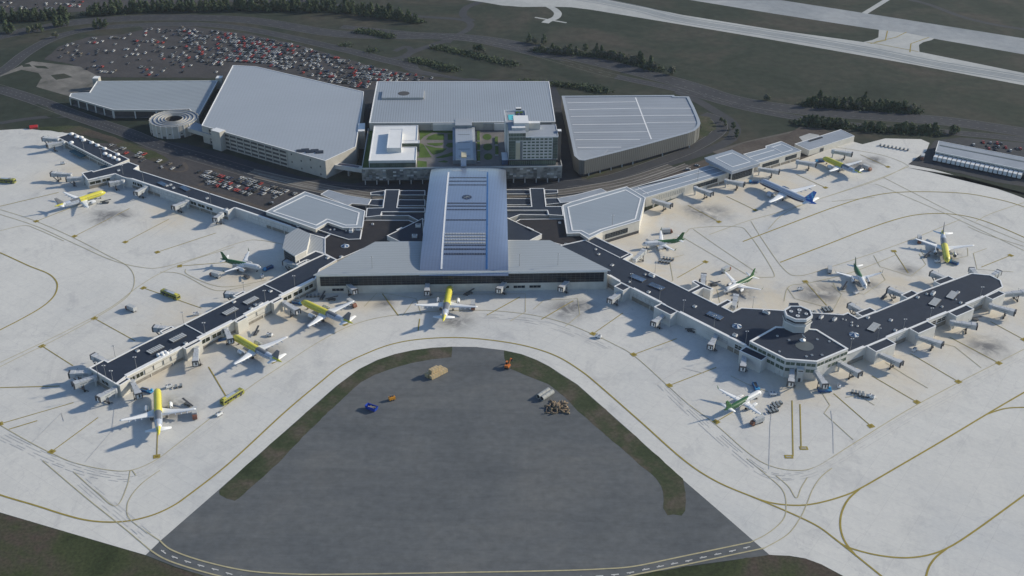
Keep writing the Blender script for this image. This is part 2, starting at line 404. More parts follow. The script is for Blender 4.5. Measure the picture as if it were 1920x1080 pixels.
vr = [(945, 657.3), (978, 664.8), (1006.7, 675.8), (1030, 687.6), (1050, 700.8), (1083, 721.8), (1180, 807.8), (1280, 897.5), (1284, 917), (1286, 940), (1285, 958), (1278, 967), (1262, 964), (1253, 966), (1242.7, 953), (1243.5, 938), (1242.7, 923), (1239, 912), (1230, 898), (1213, 883), (1186, 860), (1160, 836.7), (1083, 770), (1050, 737), (1026.7, 720), (993, 706.7), (956.7, 691.7), (946.7, 673)]
poly('verge', vr, .03, 'verge_grass', rag=.45)
# grass near the lens
poly('verge', [(-300, 875), (0, 961.3), (130, 999.6), (273, 1041.3), (300, 1051), (330, 1064), (400, 1086), (470, 1200), (300, 1500), (-600, 1500)], .02, 'grass_near', rag=.7)
poly('verge', [(1443, 1041.2), (1480, 1042.5), (1510, 1047.5), (1540, 1058.5), (1583, 1081.5), (1640, 1130), (1700, 1240), (1660, 1500), (1000, 1500), (1000, 1100), (1160, 1084.5), (1300, 1060.5)], .02, 'grass_near', rag=.7)

# --- runway and its taxiway
poly('runway', [(1300, 0), (1463, 0), (1690, 35.5), (1920, 72), (2300, 133), (2300, 165), (1920, 102), (1743, 71), (1648, 56), (1460, 27), (1160, -22), (900, -66), (1000, -72)], .02, 'runway')
poly('taxiway', [(1140, 0), (1280, 28), (1450, 55.5), (1623, 79.5), (1723, 97), (1920, 137), (2300, 214), (2300, 240), (1920, 160), (1707, 120), (1450, 75), (1280, 46.5), (1180, 30), (1107, 18), (1070, 13.5), (1030, 12.5), (980, 13), (940, 10), (905, 4), (877, 0), (700, -30), (900, -38)], .024, 'far_concrete')
poly('taxiway', [(1648, 55.5), (1647, 70), (1636, 75), (1618, 79), (1640, 84), (1700, 96), (1726, 99), (1724, 97), (1723, 84), (1731, 79), (1747, 75), (1752, 72), (1700, 62)], .028, 'far_concrete')
mb = MB()
strip(mb, sl([(1030, 12), (1040, 18), (1046, 25), (1042, 33), (1028, 39), (1022, 43)]), 8, .03, 'far_concrete')
strip(mb, gl([(1003, 32.5), (1062, 42.7)]), 3, .034, 'far_concrete')
strip(mb, gl([(1463+158, 25), (1665, -2)]), 6, .03, 'far_concrete')
struct(mb, 'taxiway')
mb = MB()
strip(mb, sl([(1690, -4), (1740, 8), (1800, 30), (1850, 43), (1920, 55), (2000, 66)]), 7, .03, 'road')
struct(mb, 'road')

# --- landside roads and lots
ROADS = [
 ('road', [(-120, 95), (0, 68), (65, 55), (160, 40), (300, 33), (467, 38), (640, 64), (827, 68), (940, 79), (1100, 112), (1273, 155), (1380, 188), (1513, 208), (1647, 218), (1780, 228), (1920, 248), (2100, 275)], 20),
 ('road', [(-120, 205), (0, 137), (50, 99), (100, 72), (160, 56), (233, 49), (350, 45), (467, 55), (640, 92), (720, 112), (790, 128), (850, 140)], 13),
 ('road', [(640, 50), (760, 62), (880, 74), (1000, 101), (1140, 140), (1270, 168), (1400, 203), (1530, 226), (1660, 240), (1800, 250), (1920, 262), (2100, 285)], 11),
 ('road', [(-60, 150), (0, 167), (67, 188), (133, 213), (190, 233), (240, 250), (300, 274), (400, 303), (500, 332), (600, 352), (720, 360)], 15),
 ('road', [(560, 2), (690, 16), (780, 30), (860, 36), (882, 44), (876, 56), (850, 70), (838, 80)], 7),
 ('road', [(840, 75), (800, 88), (768, 100), (757, 112), (762, 126), (790, 137), (830, 142), (900, 152)], 8),
 ('road', [(900, 4), (875, 14), (868, 28), (885, 40)], 8),
 ('road', [(740, 96), (760, 88), (770, 93), (764, 103), (735, 110), (700, 106), (640, 94)], 6),
 ('road', [(0, 231), (60, 222), (130, 218), (180, 226)], 6),
 ('road', [(1060, 345), (1140, 335), (1225, 307), (1290, 283), (1335, 258), (1352, 240), (1345, 224), (1318, 214)], 11),
 ('road', [(1200, 320), (1300, 292), (1360, 268), (1378, 248), (1370, 228), (1335, 205), (1310, 190), (1270, 172)], 9),
 ('pale_road', [(1340, 287), (1400, 268), (1480, 250), (1520, 240)], 5)]
for k, (m_, pts, w) in enumerate(ROADS):
    mb = MB(); strip(mb, sl(pts), w, .05+.004*k, m_); struct(mb, 'road')
# lane lines on the main roads
mb = MB()
for k, off in ((0, 5), (0, -5), (1, 0), (2, 0), (3, 2.6), (3, -2.6)):
    c = sl(ROADS[k][1], 24)
    i = 0
    while i < len(c)-1:
        strip(mb, c[i:i+2], .4, .10, 'slab', off); i += 3
for k, e in ((0, 9.6), (0, -9.6), (1, 6), (1, -6), (2, 5), (2, -5), (3, 7), (3, -7), (9, 5), (9, -5)):
    strip(mb, sl(ROADS[k][1]), .3, .104, 'slab', e)
struct(mb, 'road_marking')
# landside pavements round the terminal
poly('forecourt', [(190, 233), (260, 258), (350, 270), (430, 290), (560, 330), (660, 345), (700, 338), (690, 300), (668, 170), (700, 150), (1035, 150), (1050, 180), (1085, 300), (1092, 340), (1130, 345), (1090, 400), (1000, 440), (700, 440), (600, 400), (520, 358), (400, 318), (300, 285)], .03, 'road_dark')
poly('parking_lot', [(83, 112), (110, 87), (167, 69), (233, 64), (267, 51), (350, 48.5), (467, 64), (550, 81), (640, 108), (707, 127), (773, 138), (840, 153), (700, 168), (660, 172), (430, 148), (400, 146), (183, 145), (133, 120)], .03, 'lot', rag=1.2)
poly('parking_lot', [(-80, -20), (640, -60), (560, 14), (420, 3), (330, 7), (165, 22), (0, 24), (-80, 30)], .03, 'lot')
poly('parking_lot', [(180, 268), (260, 273), (300, 282), (370, 302), (440, 322), (520, 352), (570, 362), (510, 400), (400, 365), (300, 335), (262, 318), (225, 300)], .034, 'lot')
poly('parking_lot', [(1703, 308), (1737, 284), (1752, 264), (1800, 258), (1920, 268), (2100, 300), (2100, 400), (1920, 358), (1880, 345), (1800, 325)], .034, 'road')
poly('soil_patch', [(1180, 346), (1320, 300), (1395, 268), (1480, 250), (1500, 238), (1540, 241), (1600, 262), (1500, 300), (1180, 370)], .034, 'soil')
poly('hardstand', [(0, 142), (42, 122), (60, 115), (150, 125), (182, 142), (170, 175), (130, 181), (68, 163), (78, 146), (40, 139), (0, 147)], .036, 'hardstand')
poly('hardstand', [(1498, 257), (1518, 250), (1535, 253), (1540, 259), (1506, 266)], .040, 'far_concrete')
for pp in ([(-20, 150), (40, 131), (72, 137), (79, 147), (60, 156), (20, 164), (-20, 160)], [(95, 141), (120, 138), (137, 145), (105, 150)], [(40, 121), (55, 120), (60, 125), (44, 126)], [(62, 123), (85, 124), (92, 129), (70, 128)], [(270, 56), (233, 63), (216, 60), (230, 52), (262, 49)], [(1700, 314), (1740, 322), (1920, 350), (2100, 395), (2100, 410), (1920, 371), (1800, 330)]):
    poly('verge', pp, .044, 'grass')
for pp in ([(905, 100), (950, 97), (1080, 118), (1160, 140), (1150, 150), (1040, 140), (900, 118)], [(770, 110), (820, 98), (860, 112), (960, 130), (1010, 143), (870, 147), (790, 132)], [(40, 240), (150, 236), (225, 262), (290, 285), (318, 300), (300, 310), (270, 295), (190, 262), (140, 250)], [(35, 205), (70, 195), (120, 218), (100, 222)], [(1300, 215), (1330, 220), (1345, 238), (1325, 255), (1290, 272), (1180, 306), (1100, 338), (1100, 332), (1190, 296), (1290, 262), (1318, 240)]):
    poly('verge', pp, .07 if pp[0][0] != 1300 else .14, 'grass_near' if pp[0][0] in (40,) else 'verge_grass' if pp[0][0] == 1300 else 'grass', rag=1.5)
# pale ramps and curbside lanes by the terminal
mb = MB()
for k, (pts, w) in enumerate((([(470, 322), (540, 338), (620, 354), (700, 367), (800, 372)], 9), ([(480, 330), (560, 349), (640, 366), (720, 378), (800, 382)], 7), ([(1260, 312), (1180, 338), (1110, 352), (1040, 362), (950, 366)], 9), ([(1290, 310), (1190, 345), (1100, 366), (1040, 374), (950, 378)], 7))):
    strip(mb, sl(pts), w, .16+.004*k, 'pale_road')
    strip(mb, sl(pts), .5, .20, 'line_grey', w/2-.6); strip(mb, sl(pts), .5, .20, 'line_grey', .4-w/2); strip(mb, sl(pts), .4, .20, 'line_grey', 0)
struct(mb, 'ramp_road')
mb = MB()
for pts, w in (([(380, 325), (400, 318), (410, 325), (395, 338), (372, 348)], 3), ([(300, 312), (330, 322), (350, 318), (345, 305)], 2.5), ([(350, 349), (430, 372), (500, 395)], 5)):
    strip(mb, sl(pts), w, .06, 'soil')
struct(mb, 'path')
# ------------------------------------------------------------------ painted lines on the apron
mb = MB()
TAXI = [[(-60, 905), (0, 928), (67, 948), (117, 964), (160, 975), (200, 979), (240, 977), (283, 967), (320, 951), (353, 929), (433, 866), (533, 774), (597, 720), (640, 686), (690, 661.7), (733, 646), (780, 637), (840, 633), (893, 635), (957, 643), (1007, 654.5), (1050, 671), (1090, 696), (1120, 720), (1200, 790), (1280, 861), (1340, 901), (1407, 930), (1447, 943), (1493, 947.7), (1533, 943.5), (1580, 930.5), (1613, 916), (1680, 877.5), (1770, 825), (1860, 771), (1920, 736), (2000, 690), (2300, 512)],
    [(1407, 930), (1473, 958), (1530, 985), (1567, 1011.7), (1603, 1040), (1660, 1086), (1760, 1165)],
    [(1613, 916), (1592, 935), (1580, 956), (1575.5, 978), (1578, 1000), (1587, 1020), (1606, 1043)],
    [(1567, 1012), (1590, 1026), (1640, 1040), (1693, 1046), (1740, 1041), (1780, 1026), (1830, 994), (1920, 929), (2000, 872), (2300, 655)],
    [(1850, 777), (1883, 766.5), (1920, 764), (1990, 766)], [(1734, 1090), (1740, 1068), (1746, 1056), (1757, 1043), (1775, 1029)],
    [(-60, 452), (0, 474), (53, 498), (90, 513), (105, 527), (107, 541), (99, 558), (77, 577), (37, 600), (0, 619), (-60, 652)],
    [(1393, 453), (1480, 420), (1563, 389), (1630, 368.5), (1697, 360), (1800, 362), (1867, 373), (1920, 388), (2000, 420)],
    [(1463, 492), (1547, 460), (1630, 428), (1697, 407), (1747, 400.5), (1797, 403), (1847, 415), (1920, 445), (2000, 485)]]
for t in TAXI: strip(mb, sl(t, 8), .85, .030, 'line_yellow')
for t in ([(1640, 79), (1680, 70), (1700, 60)], [(1632, 82), (1660, 76), (1664, 58)], [(1706, 98), (1708, 82), (1742, 70)], [(1625, 79), (1665, 86), (1722, 97)]):
    strip(mb, gl(t), 1.0, .036, 'line_yellow')
struct(mb, 'taxiway_line')
mb = MB()
LEADS = [((79, 649), (137, 686)), ((177, 597), (253, 639)), ((269, 540), (378, 578)), ((337, 499), (440, 491)), ((295, 473), (405, 437)), ((235, 454), (317, 411)), ((140, 443), (243, 391)), ((68, 415), (150, 383)),
  ((0, 795), (138, 755)), ((97, 847), (184, 783)), ((294, 856), (296, 790)), ((513, 678), (470, 650)), ((647, 608), (600, 580)), ((1112, 626), (1168, 587)), ((1188, 665), (1269, 635)), ((1255, 723), (1343, 689)),
  ((1719, 754), (1635, 705)), ((1873, 681), (1780, 632)), ((1797, 716), (1707, 663)), ((1633, 799), (1563, 738)), ((1343, 791), (1375, 772)), ((1510, 528), (1550, 573)), ((1676, 471), (1703, 512)), ((1895, 479), (1840, 501)), ((1323, 491), (1270, 521)), ((1348, 416), (1290, 385)), ((1416, 394), (1362, 368)), ((1665, 313), (1613, 290)), ((1548, 352), (1493, 327)), ((1920, 637), (1857, 603))]
for (a, b) in LEADS:
    A, B = gl([a, b]); strip(mb, [A, B], .5, .034, 'line_yellow')
    d = (B-A).normalized(); strip(mb, [A-d*1.4, A+d*1.4], 3.2, .038, 'line_yellow'); strip(mb, [A-d*.6, A+d*.6], 1.4, .042, 'line_ochre')
for a, b in (((17, 805), (70, 789)), ((391, 688), (428, 750)), ((0, 727), (112, 724)), ((717, 551), (747, 592)), ((975, 557), (913, 591)), ((1075, 564), (1015, 599)), ((0, 387), (110, 361)), ((1485, 751), (1487, 856)), ((1500, 758), (1502, 838)), ((787, 598), (784, 620))):
    strip(mb, gl([a, b]), .62, .034, 'line_yellow')
for a in ((1479, 856.5), (1507, 840.5)):
    A = gl([a])[0]; strip(mb, [A-Vector((2, 0)), A+Vector((2, 0))], 2.6, .04, 'line_yellow'); strip(mb, [A-Vector((1.2, 0)), A+Vector((1.2, 0))], 1.0, .044, 'line_grey')
struct(mb, 'stand_line')
mb = MB()
# edges of the vehicle lanes
LANES = [[(0, 797), (50, 826), (97, 850), (140, 868), (200, 881), (245, 882), (290, 864), (330, 835), (400, 780), (470, 725), (530, 685), (600, 640), (660, 610), (720, 594), (800, 585), (870, 582), (930, 583), (1000, 591), (1060, 606), (1112, 627), (1150, 645), (1190, 668), (1255, 726), (1290, 757), (1343, 797), (1400, 847), (1440, 872), (1487, 882), (1530, 875), (1600, 832), (1700, 770), (1800, 716), (1873, 679), (1920, 655)],
  [(255, 892), (245, 882), (238, 912), (217, 949), (180, 922), (137, 884)], [(80, 864), (160, 932), (230, 988), (282, 1032)],
  [(300, 882), (268, 905), (246, 930), (238, 952), (246, 976), (300, 1014)],
  [(1400, 860), (1440, 893), (1468, 920), (1474, 950), (1468, 975), (1440, 1000), (1407, 1017)], [(1560, 878), (1540, 894), (1524, 917), (1514, 942), (1501, 970), (1477, 1002), (1433, 1028)], [(1455, 892), (1478, 912), (1493, 934), (1502, 915), (1514, 895)],
  [(0, 393), (60, 412), (130, 442), (200, 478), (240, 500), (252, 525), (240, 555), (190, 590), (110, 634), (40, 668), (0, 688)],
  [(0, 402), (70, 425), (140, 457), (210, 488), (270, 502), (310, 500), (380, 480), (440, 458), (480, 450), (540, 460)],
  [(0, 680), (60, 652), (140, 613), (210, 575), (256, 540), (300, 513), (360, 488), (440, 463)],
  [(0, 433), (45, 423), (70, 430), (120, 452)], [(300, 510), (340, 514), (390, 540), (420, 545), (470, 535)], [(348, 505), (352, 515), (400, 535), (440, 537), (500, 525)],
  [(1190, 480), (1280, 440), (1300, 428), (1380, 425), (1405, 440), (1450, 510), (1440, 520), (1400, 518)], [(1408, 415), (1430, 450), (1470, 505), (1500, 517), (1560, 500), (1680, 460), (1780, 420), (1800, 412)], [(1280, 445), (1340, 480), (1400, 515)], [(1300, 430), (1350, 465), (1420, 512)],
  [(1440, 430), (1490, 390), (1640, 340), (1700, 312)], [(1330, 440), (1400, 415), (1470, 395), (1620, 345), (1690, 318), (1700, 309), (1650, 290), (1560, 275)], [(1640, 345), (1660, 352), (1760, 395), (1840, 432), (1920, 470)], [(1655, 332), (1700, 355), (1800, 405), (1920, 455)],
  [(1470, 565), (1480, 537), (1520, 530), (1600, 510), (1680, 478)], [(1560, 378), (1640, 370)], [(1830, 415), (1860, 400), (1920, 380)], [(1815, 425), (1850, 440), (1920, 462)]]
for t in LANES: strip(mb, sl(t, 6), .42, .026, 'line_pale')
# stand safety outlines
for t in ([(755, 592), (775, 565), (845, 552), (985, 551), (985, 585), (957, 602)], [(1000, 580), (1020, 563), (1083, 560), (1087, 590), (1060, 612)], [(683, 575), (708, 548), (780, 560), (790, 590)],
    [(1190, 560), (1262, 526), (1255, 485), (1282, 478)], [(1344, 542), (1350, 570)], [(1638, 479), (1650, 500), (1708, 518), (1736, 496), (1723, 476)], [(1476, 540), (1490, 560), (1563, 580), (1578, 552), (1560, 535)], [(1562, 530), (1570, 545), (1620, 552), (1660, 525), (1650, 508)], [(1725, 468), (1732, 478), (1770, 490), (1815, 480), (1814, 465)], [(1850, 466), (1825, 475), (1832, 505), (1900, 510)],
    [(1540, 735), (1556, 760), (1545, 775), (1600, 825)], [(1585, 745), (1610, 742), (1640, 760)], [(1370, 705), (1400, 720), (1440, 735)], [(1660, 680), (1700, 705), (1740, 728)], [(1750, 640), (1790, 650), (1840, 690)]):
    strip(mb, gl(t), .4, .028, 'line_pale')
struct(mb, 'lane_marking')
mb = MB()
# old rubbed out lane lines
for t in ([(0, 815), (60, 845), (130, 874), (200, 893), (260, 893), (330, 848), (420, 780)], [(1240, 720), (1300, 777), (1380, 848), (1440, 890), (1500, 892), (1560, 868), (1700, 785), (1920, 668)], [(150, 900), (215, 955), (275, 1005)], [(1160, 660), (1220, 705)], [(900, 592), (1000, 602), (1080, 628), (1140, 655)]):
    c = sl(t, 14)
    for o in (-2.2, -.7, 1.1, 2.5):
        i = random.randint(0, 3)
        while i < len(c)-2:
            k = random.randint(3, 9); strip(mb, c[i:i+k+1], random.uniform(.14, .28), .022, 'line_worn', o+random.uniform(-.3, .3)); i += k+random.randint(1, 4)
for t in ([(60, 830), (115, 775), (120, 790)], [(160, 866), (210, 808), (215, 765)], [(1442, 880), (1444, 800), (1447, 770)], [(1563, 850), (1562, 800), (1558, 770)], [(168, 436), (230, 395)], [(280, 446), (330, 412)], [(96, 425), (180, 388), (185, 378)], [(1230, 720), (1280, 690), (1320, 700)]):
    strip(mb, gl(t), .35, .024, 'line_worn')
struct(mb, 'worn_marking')
# lane on the asphalt field
mb = MB()
for t in ([(300, 1014), (323, 1032), (383, 1053), (467, 1071), (560, 1077), (640, 1077), (760, 1075.5), (873, 1073.5), (990, 1071.5), (1073, 1069.5), (1130, 1067), (1190, 1062), (1280, 1043.5), (1407, 1017)], [(282, 1032), (320, 1053), (410, 1080), (500, 1096), (700, 1105), (950, 1100), (1120, 1090), (1207, 1074.5), (1280, 1060), (1433, 1028)]):
    strip(mb, sl(t, 8), .7, .03, 'line_pale')
struct(mb, 'lane_marking')
mb = MB()
c = sl([(292, 1024), (322, 1043), (400, 1067), (500, 1087), (760, 1090), (1000, 1086), (1150, 1078), (1240, 1062), (1330, 1043), (1420, 1022)], 30)
d = 0; i = 0; nxt = 4
for i in range(len(c)-1):
    d += (c[i+1]-c[i]).length
    if d > nxt:
        q = (c[i+1]-c[i]).normalized(); a = c[i]
        strip(mb, [a, a+q*3.2], .5, .03, 'line_white'); strip(mb, [a+q*.8, a+q*1.5], .3, .034, 'line_white', random.choice((-.5, .5)))
        nxt = d+6.3
struct(mb, 'lane_marking')
mb = MB()
# taxiway centre and edge lines far away
for o in (-9, -3.5, 0, 3.5, 9):
    t = sl([(900, -14), (1000, -10), (1100, -2), (1200, 17), (1280, 37), (1450, 64), (1620, 93), (1760, 121), (1920, 148), (2100, 185)])
    strip(mb, t, 1.0, .034, 'frame_grey', o)
struct(mb, 'taxiway_line')
# ------------------------------------------------------------------ buildings
def block(t, pts, z0, z1, wall='cream_wall', roof='dark_roof', rim=.7, rimh=.35, trim='white_trim', names=('wall', 'roof', 'parapet'), overhang=0):
    """walls, flat roof and pale parapet coping of one volume, pts in world metres"""
    p = ccw([(q[0], q[1]) for q in pts]); n = len(p)
    w = MB()
    for i in range(n):
        a, b = p[i], p[(i+1) % n]
        w.face([(a[0], a[1], z0), (b[0], b[1], z0), (b[0], b[1], z1+rimh-.12), (a[0], a[1], z1+rimh-.12)], wall)
    if z0 > .5: w.face([(q[0], q[1], z0) for q in p][::-1], wall)
    part(w, names[0], t)
    if rim > 0:
        q = inset(p, rim); o = inset(p, -.12-overhang)
        c = MB()
        for i in range(n):
            j = (i+1) % n
            c.face([(o[i][0], o[i][1], z1+rimh-.12), (o[j][0], o[j][1], z1+rimh-.12), (o[j][0], o[j][1], z1+rimh), (o[i][0], o[i][1], z1+rimh)], trim)
            c.face([(o[i][0], o[i][1], z1+rimh), (o[j][0], o[j][1], z1+rimh), (q[j][0], q[j][1], z1+rimh), (q[i][0], q[i][1], z1+rimh)], trim)
            c.face([(q[i][0], q[i][1], z1+rimh), (q[j][0], q[j][1], z1+rimh), (q[j][0], q[j][1], z1-.05), (q[i][0], q[i][1], z1-.05)], trim)
            c.face([(o[j][0], o[j][1], z1+rimh-.12), (o[i][0], o[i][1], z1+rimh-.12), (p[i][0], p[i][1], z1+rimh-.12), (p[j][0], p[j][1], z1+rimh-.12)], trim)
        part(c, names[2], t)
    else: q = p; z1 = z1+rimh-.12
    r = MB(); r.face([(a[0], a[1], z1) for a in q], roof); part(r, names[1], t)
def out_normal(a, b):
    d = (b-a); d.z = 0; d.normalize(); nn = Vector((d.y, -d.x, 0))
    m = (a+b)/2; cam = Vector((0, 0, 0))
    if nn.dot(cam-Vector((m.x, m.y, 0))) < 0: nn = -nn
    return d, nn
def window(t, a, b, z0, z1, glass='glass', nx=6, ny=2, frame='frame_grey', fw=.16, proud=.06, name='window', border=True):
    """one framed band of glass standing on the wall line a-b (world), with its mullions as a sub-part"""
    a = up(a, 0); b = up(b, 0); d, nn = out_normal(a, b)
    g = MB(); A = a+nn*proud; B = b+nn*proud
    pts = [(A.x, A.y, z0), (B.x, B.y, z0), (B.x, B.y, z1), (A.x, A.y, z1)]
    if (B-A).cross(Vector((0, 0, 1))).dot(nn) < 0: pts = pts[::-1]
    g.face(pts, glass)
    for P, Q in ((a, A), (b, B)):
        g.face([(P.x, P.y, z0), (Q.x, Q.y, z0), (Q.x, Q.y, z1), (P.x, P.y, z1)], frame)
    g.face([(a.x, a.y, z1), (b.x, b.y, z1), (B.x, B.y, z1), (A.x, A.y, z1)], frame)
    o = part(g, name, t)
    m = MB(); L = (b-a).length; ang = math.atan2(d.y, d.x)
    for i in range(nx+1):
        if not border and i in (0, nx): continue
        p = a+d*(L*i/nx)+nn*(proud+.04); m.box((p.x, p.y, z0), (fw, .10, z1-z0), frame, ang)
    for j in range(ny+1):
        if not border and j in (0, ny): continue
        p = (a+b)/2+nn*(proud+.055); m.box((p.x, p.y, z0+(z1-z0)*j/ny-fw/2), (L, .08, fw), frame, ang)
    if m.f: part(m, 'mullions', o)
    return o
def shade_band(t, a, b, z0, z1, mat='under_wall', n=0, name='undercroft'):
    """flat ground floor band, undercroft shade put into its darker colour, columns in front"""
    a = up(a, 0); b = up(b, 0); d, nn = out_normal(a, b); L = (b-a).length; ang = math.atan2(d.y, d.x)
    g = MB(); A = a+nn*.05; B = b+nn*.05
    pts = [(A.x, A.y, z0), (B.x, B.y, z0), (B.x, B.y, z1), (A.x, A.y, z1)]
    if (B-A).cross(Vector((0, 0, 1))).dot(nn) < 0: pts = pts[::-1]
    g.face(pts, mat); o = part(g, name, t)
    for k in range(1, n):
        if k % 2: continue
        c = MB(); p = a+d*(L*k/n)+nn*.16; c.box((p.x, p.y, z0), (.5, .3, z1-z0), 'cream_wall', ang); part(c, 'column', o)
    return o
def seg(a, b, t0, t1): return a.lerp(b, t0), a.lerp(b, t1)
def cornice(t, a, b, z, w=1.6, h=.5, name='cornice', mat='cream_wall'):
    a = up(a, 0); b = up(b, 0); d, nn = out_normal(a, b); ang = math.atan2(d.y, d.x)
    m = MB(); p = (a+b)/2-nn*(w/2-.25); m.box((p.x, p.y, z+.02), ((b-a).length, w, h), mat, ang, 'white_trim'); return part(m, name, t)
def skylight(t, px, z, ang, L=9, w=4.2, mat='bridge_grey'):
    p = U(*px, z); m = MB(); ca, sa = math.cos(ang), math.sin(ang)
    m.box((p.x, p.y, z), (L, w, .5), 'steel_dark', ang)
    o = part(m, 'skylight', t)
    g = MB()
    for k in range(7):
        x = -L/2+L*(k+.5)/7
        g.box((p.x+x*ca, p.y+x*sa, z+.5), (L/7*.72, w*.94, .22), mat, ang)
    part(g, 'glazing', o)
def cone_light(t, px, z, r=2.3):
    p = U(*px, z); m = MB()
    m.lathe([(r, 0), (r, .35), (0.01, 1.5)], 'sky_glass', (p.x, p.y, z), 12, smooth=False, matfn=lambda i, j: 'white_trim' if i == 0 else ('sky_glass' if j % 3 else 'white_paint')); part(m, 'cone_skylight', t)
def roof_box(t, px, z, d=(1.6, 1.6, .8), ang=0, mat='white_trim', name='roof_vent'):
    p = U(*px, z); m = MB(); m.box((p.x, p.y, z), d, mat, ang); m.box((p.x, p.y, z+d[2]), (d[0]*.7, d[1]*.7, .25), 'steel', ang); part(m, name, t)
def lamp_post(px, z, label, h=9):
    p = U(*px, z); t = thing('lamp_post', label, 'lamp post', (p.x, p.y, z), 0, 'floodlight posts on the concourse roofs')
    m = MB(); m.lathe([(.14, 0), (.08, h)], 'steel', n=6); local(m, 'pole', t)
    m = MB(); m.box((0, 0, h), (1.5, .3, .2), 'steel'); m.box((-.6, -.2, h-.15), (.5, .5, .3), 'white_trim'); m.box((.6, -.2, h-.15), (.5, .5, .3), 'white_trim'); local(m, 'floodlight', t)
def bld(name, label, cat, pts): 
    c = centroid(pts); return thing(name, label, cat, (c.x, c.y, 0))
def quad(a, b, depth):
    """rectangle from edge a-b going away by depth (signed along the outward normal)"""
    d, nn = out_normal(up(a, 0), up(b, 0)); return [a, b, b+nn*depth, a+nn*depth]

# ===== left front concourse
ZP = 7.2
lp = UL([(166.7, 690.4), (195.6, 675.2), (202.2, 678.9), (255, 651.5), (308.9, 624.8), (330.4, 614.9), (446.7, 557), (465.2, 547.9), (563.7, 498.2), (582.2, 488.9), (608.1, 477), (632, 487.6), (600, 506), (591, 524), (524.4, 557.3), (457, 592.5), (371.9, 636.2), (235.6, 706.5), (217.5, 721)], ZP)
t = bld('concourse', 'long dark roofed concourse with cream walls running to the lower left', 'concourse', lp)
block(t, lp, 0, ZP, rim=.6)
def bump(t, a, b, depth, z, wall='cream_wall', roof='dark_roof', z0=0, rim=.45):
    q = quad(U(*a, z), U(*b, z), depth)
    block(t, q, z0, z-.06, wall, roof, rim, .35, names=('stair_block', 'block_roof', 'block_parapet'))
for a, b in (((217.8, 720.6), (237.5, 708.3)), ((343, 652.2), (372.8, 636.6)), ((439.5, 602.6), (459, 592.2)), ((507.5, 567.0), (525.5, 557.8))):
    bump(t, a, b, 2.6, ZP)
for a, b in (((304.5, 624.5), (326, 614.6)), ((442, 557.8), (461, 548.5)), ((560, 498.6), (577, 490.3))):
    q = quad(U(*a, ZP), U(*b, ZP), -2.4); block(t, q, 0, ZP-.06, 'cream_wall', 'dark_roof', .45, .35, names=('stair_block', 'block_roof', 'block_parapet'))
for a, b, wins in (((237.5, 706.3), (341, 652.6), ((.03, .13), (.15, .28), (.31, .45), (.47, .62), (.65, .76), (.79, .92))), ((372.5, 636), (437.8, 602.8), ((.05, .3), (.36, .62), (.66, .8))), ((459.5, 591.5), (506.8, 566.8), ((.05, .4), (.45, .85))), ((526, 556.5), (590.5, 524.5), ((.06, .3), (.36, .62), (.68, .93)))):
    A, B = U(*a, ZP), U(*b, ZP); cornice(t, A, B, ZP-.15, 2.1, .6, mat='white_trim')
    shade_band(t, A, B, .02, 1.7, n=int((B-A).length/6))
    for k, w in enumerate(wins):
        P, Q = seg(A, B, *w); blank = (a[0] == 459.5) or (a[0] == 237.5 and k > 1)
        window(t, P, Q, 3.1, 5.8, 'cream_wall' if blank else 'olive_glass', 2 if not blank else 1, 1, 'under_wall' if blank else 'white_trim', .10 if blank else .16)
A, B = U(171, 694, ZP), U(214, 719, ZP)
window(t, *seg(A, B, .42, .72), 3.0, 5.3, 'olive_glass', 2, 1, 'white_trim'); shade_band(t, *seg(A, B, .05, .95), .02, 2.3)
ang1 = math.atan2((B-A).x, -(B-A).y); AX = (U(563, 498, ZP)-U(309, 625, ZP)); AXL = math.atan2(AX.y, AX.x)
for p in ((291.5, 656), (333.5, 634.5), (432, 584.5), (470.5, 564.5)): skylight(t, p, ZP, AXL)
for p in ((303, 665.5), (300, 668), (258, 658.3), (320.5, 658.5), (348, 644.5), (507, 546.5), (438.5, 566.5), (480, 572), (486, 572), (490, 569.5), (471, 579), (614, 484.3), (640, 482)): roof_box(t, p, ZP, (1.8, 1.8, .7), AXL)
m = MB()
for p in ((297, 667), (304.5, 663.5)):
    q = U(*p, ZP)
    for k in range(3): m.lathe([(1.0, 0), (1.0, .9), (.7, 1.3), (0, 1.35)], 'white_trim', (q.x+1.2*k, q.y+.9*(k % 2), ZP), 8)
part(m, 'roof_fans', t)
for k, (a, b) in enumerate((((345.5, 608), (384.5, 629)), ((495, 533.6), (533, 551.5)))):
    A, B = U(*a, ZP), U(*b, ZP); m = MB(); d = (B-A); m.box(((A.x+B.x)/2, (A.y+B.y)/2, ZP), (d.length-1, .5, .4), 'white_trim', math.atan2(d.y, d.x)); part(m, 'roof_divider', t)

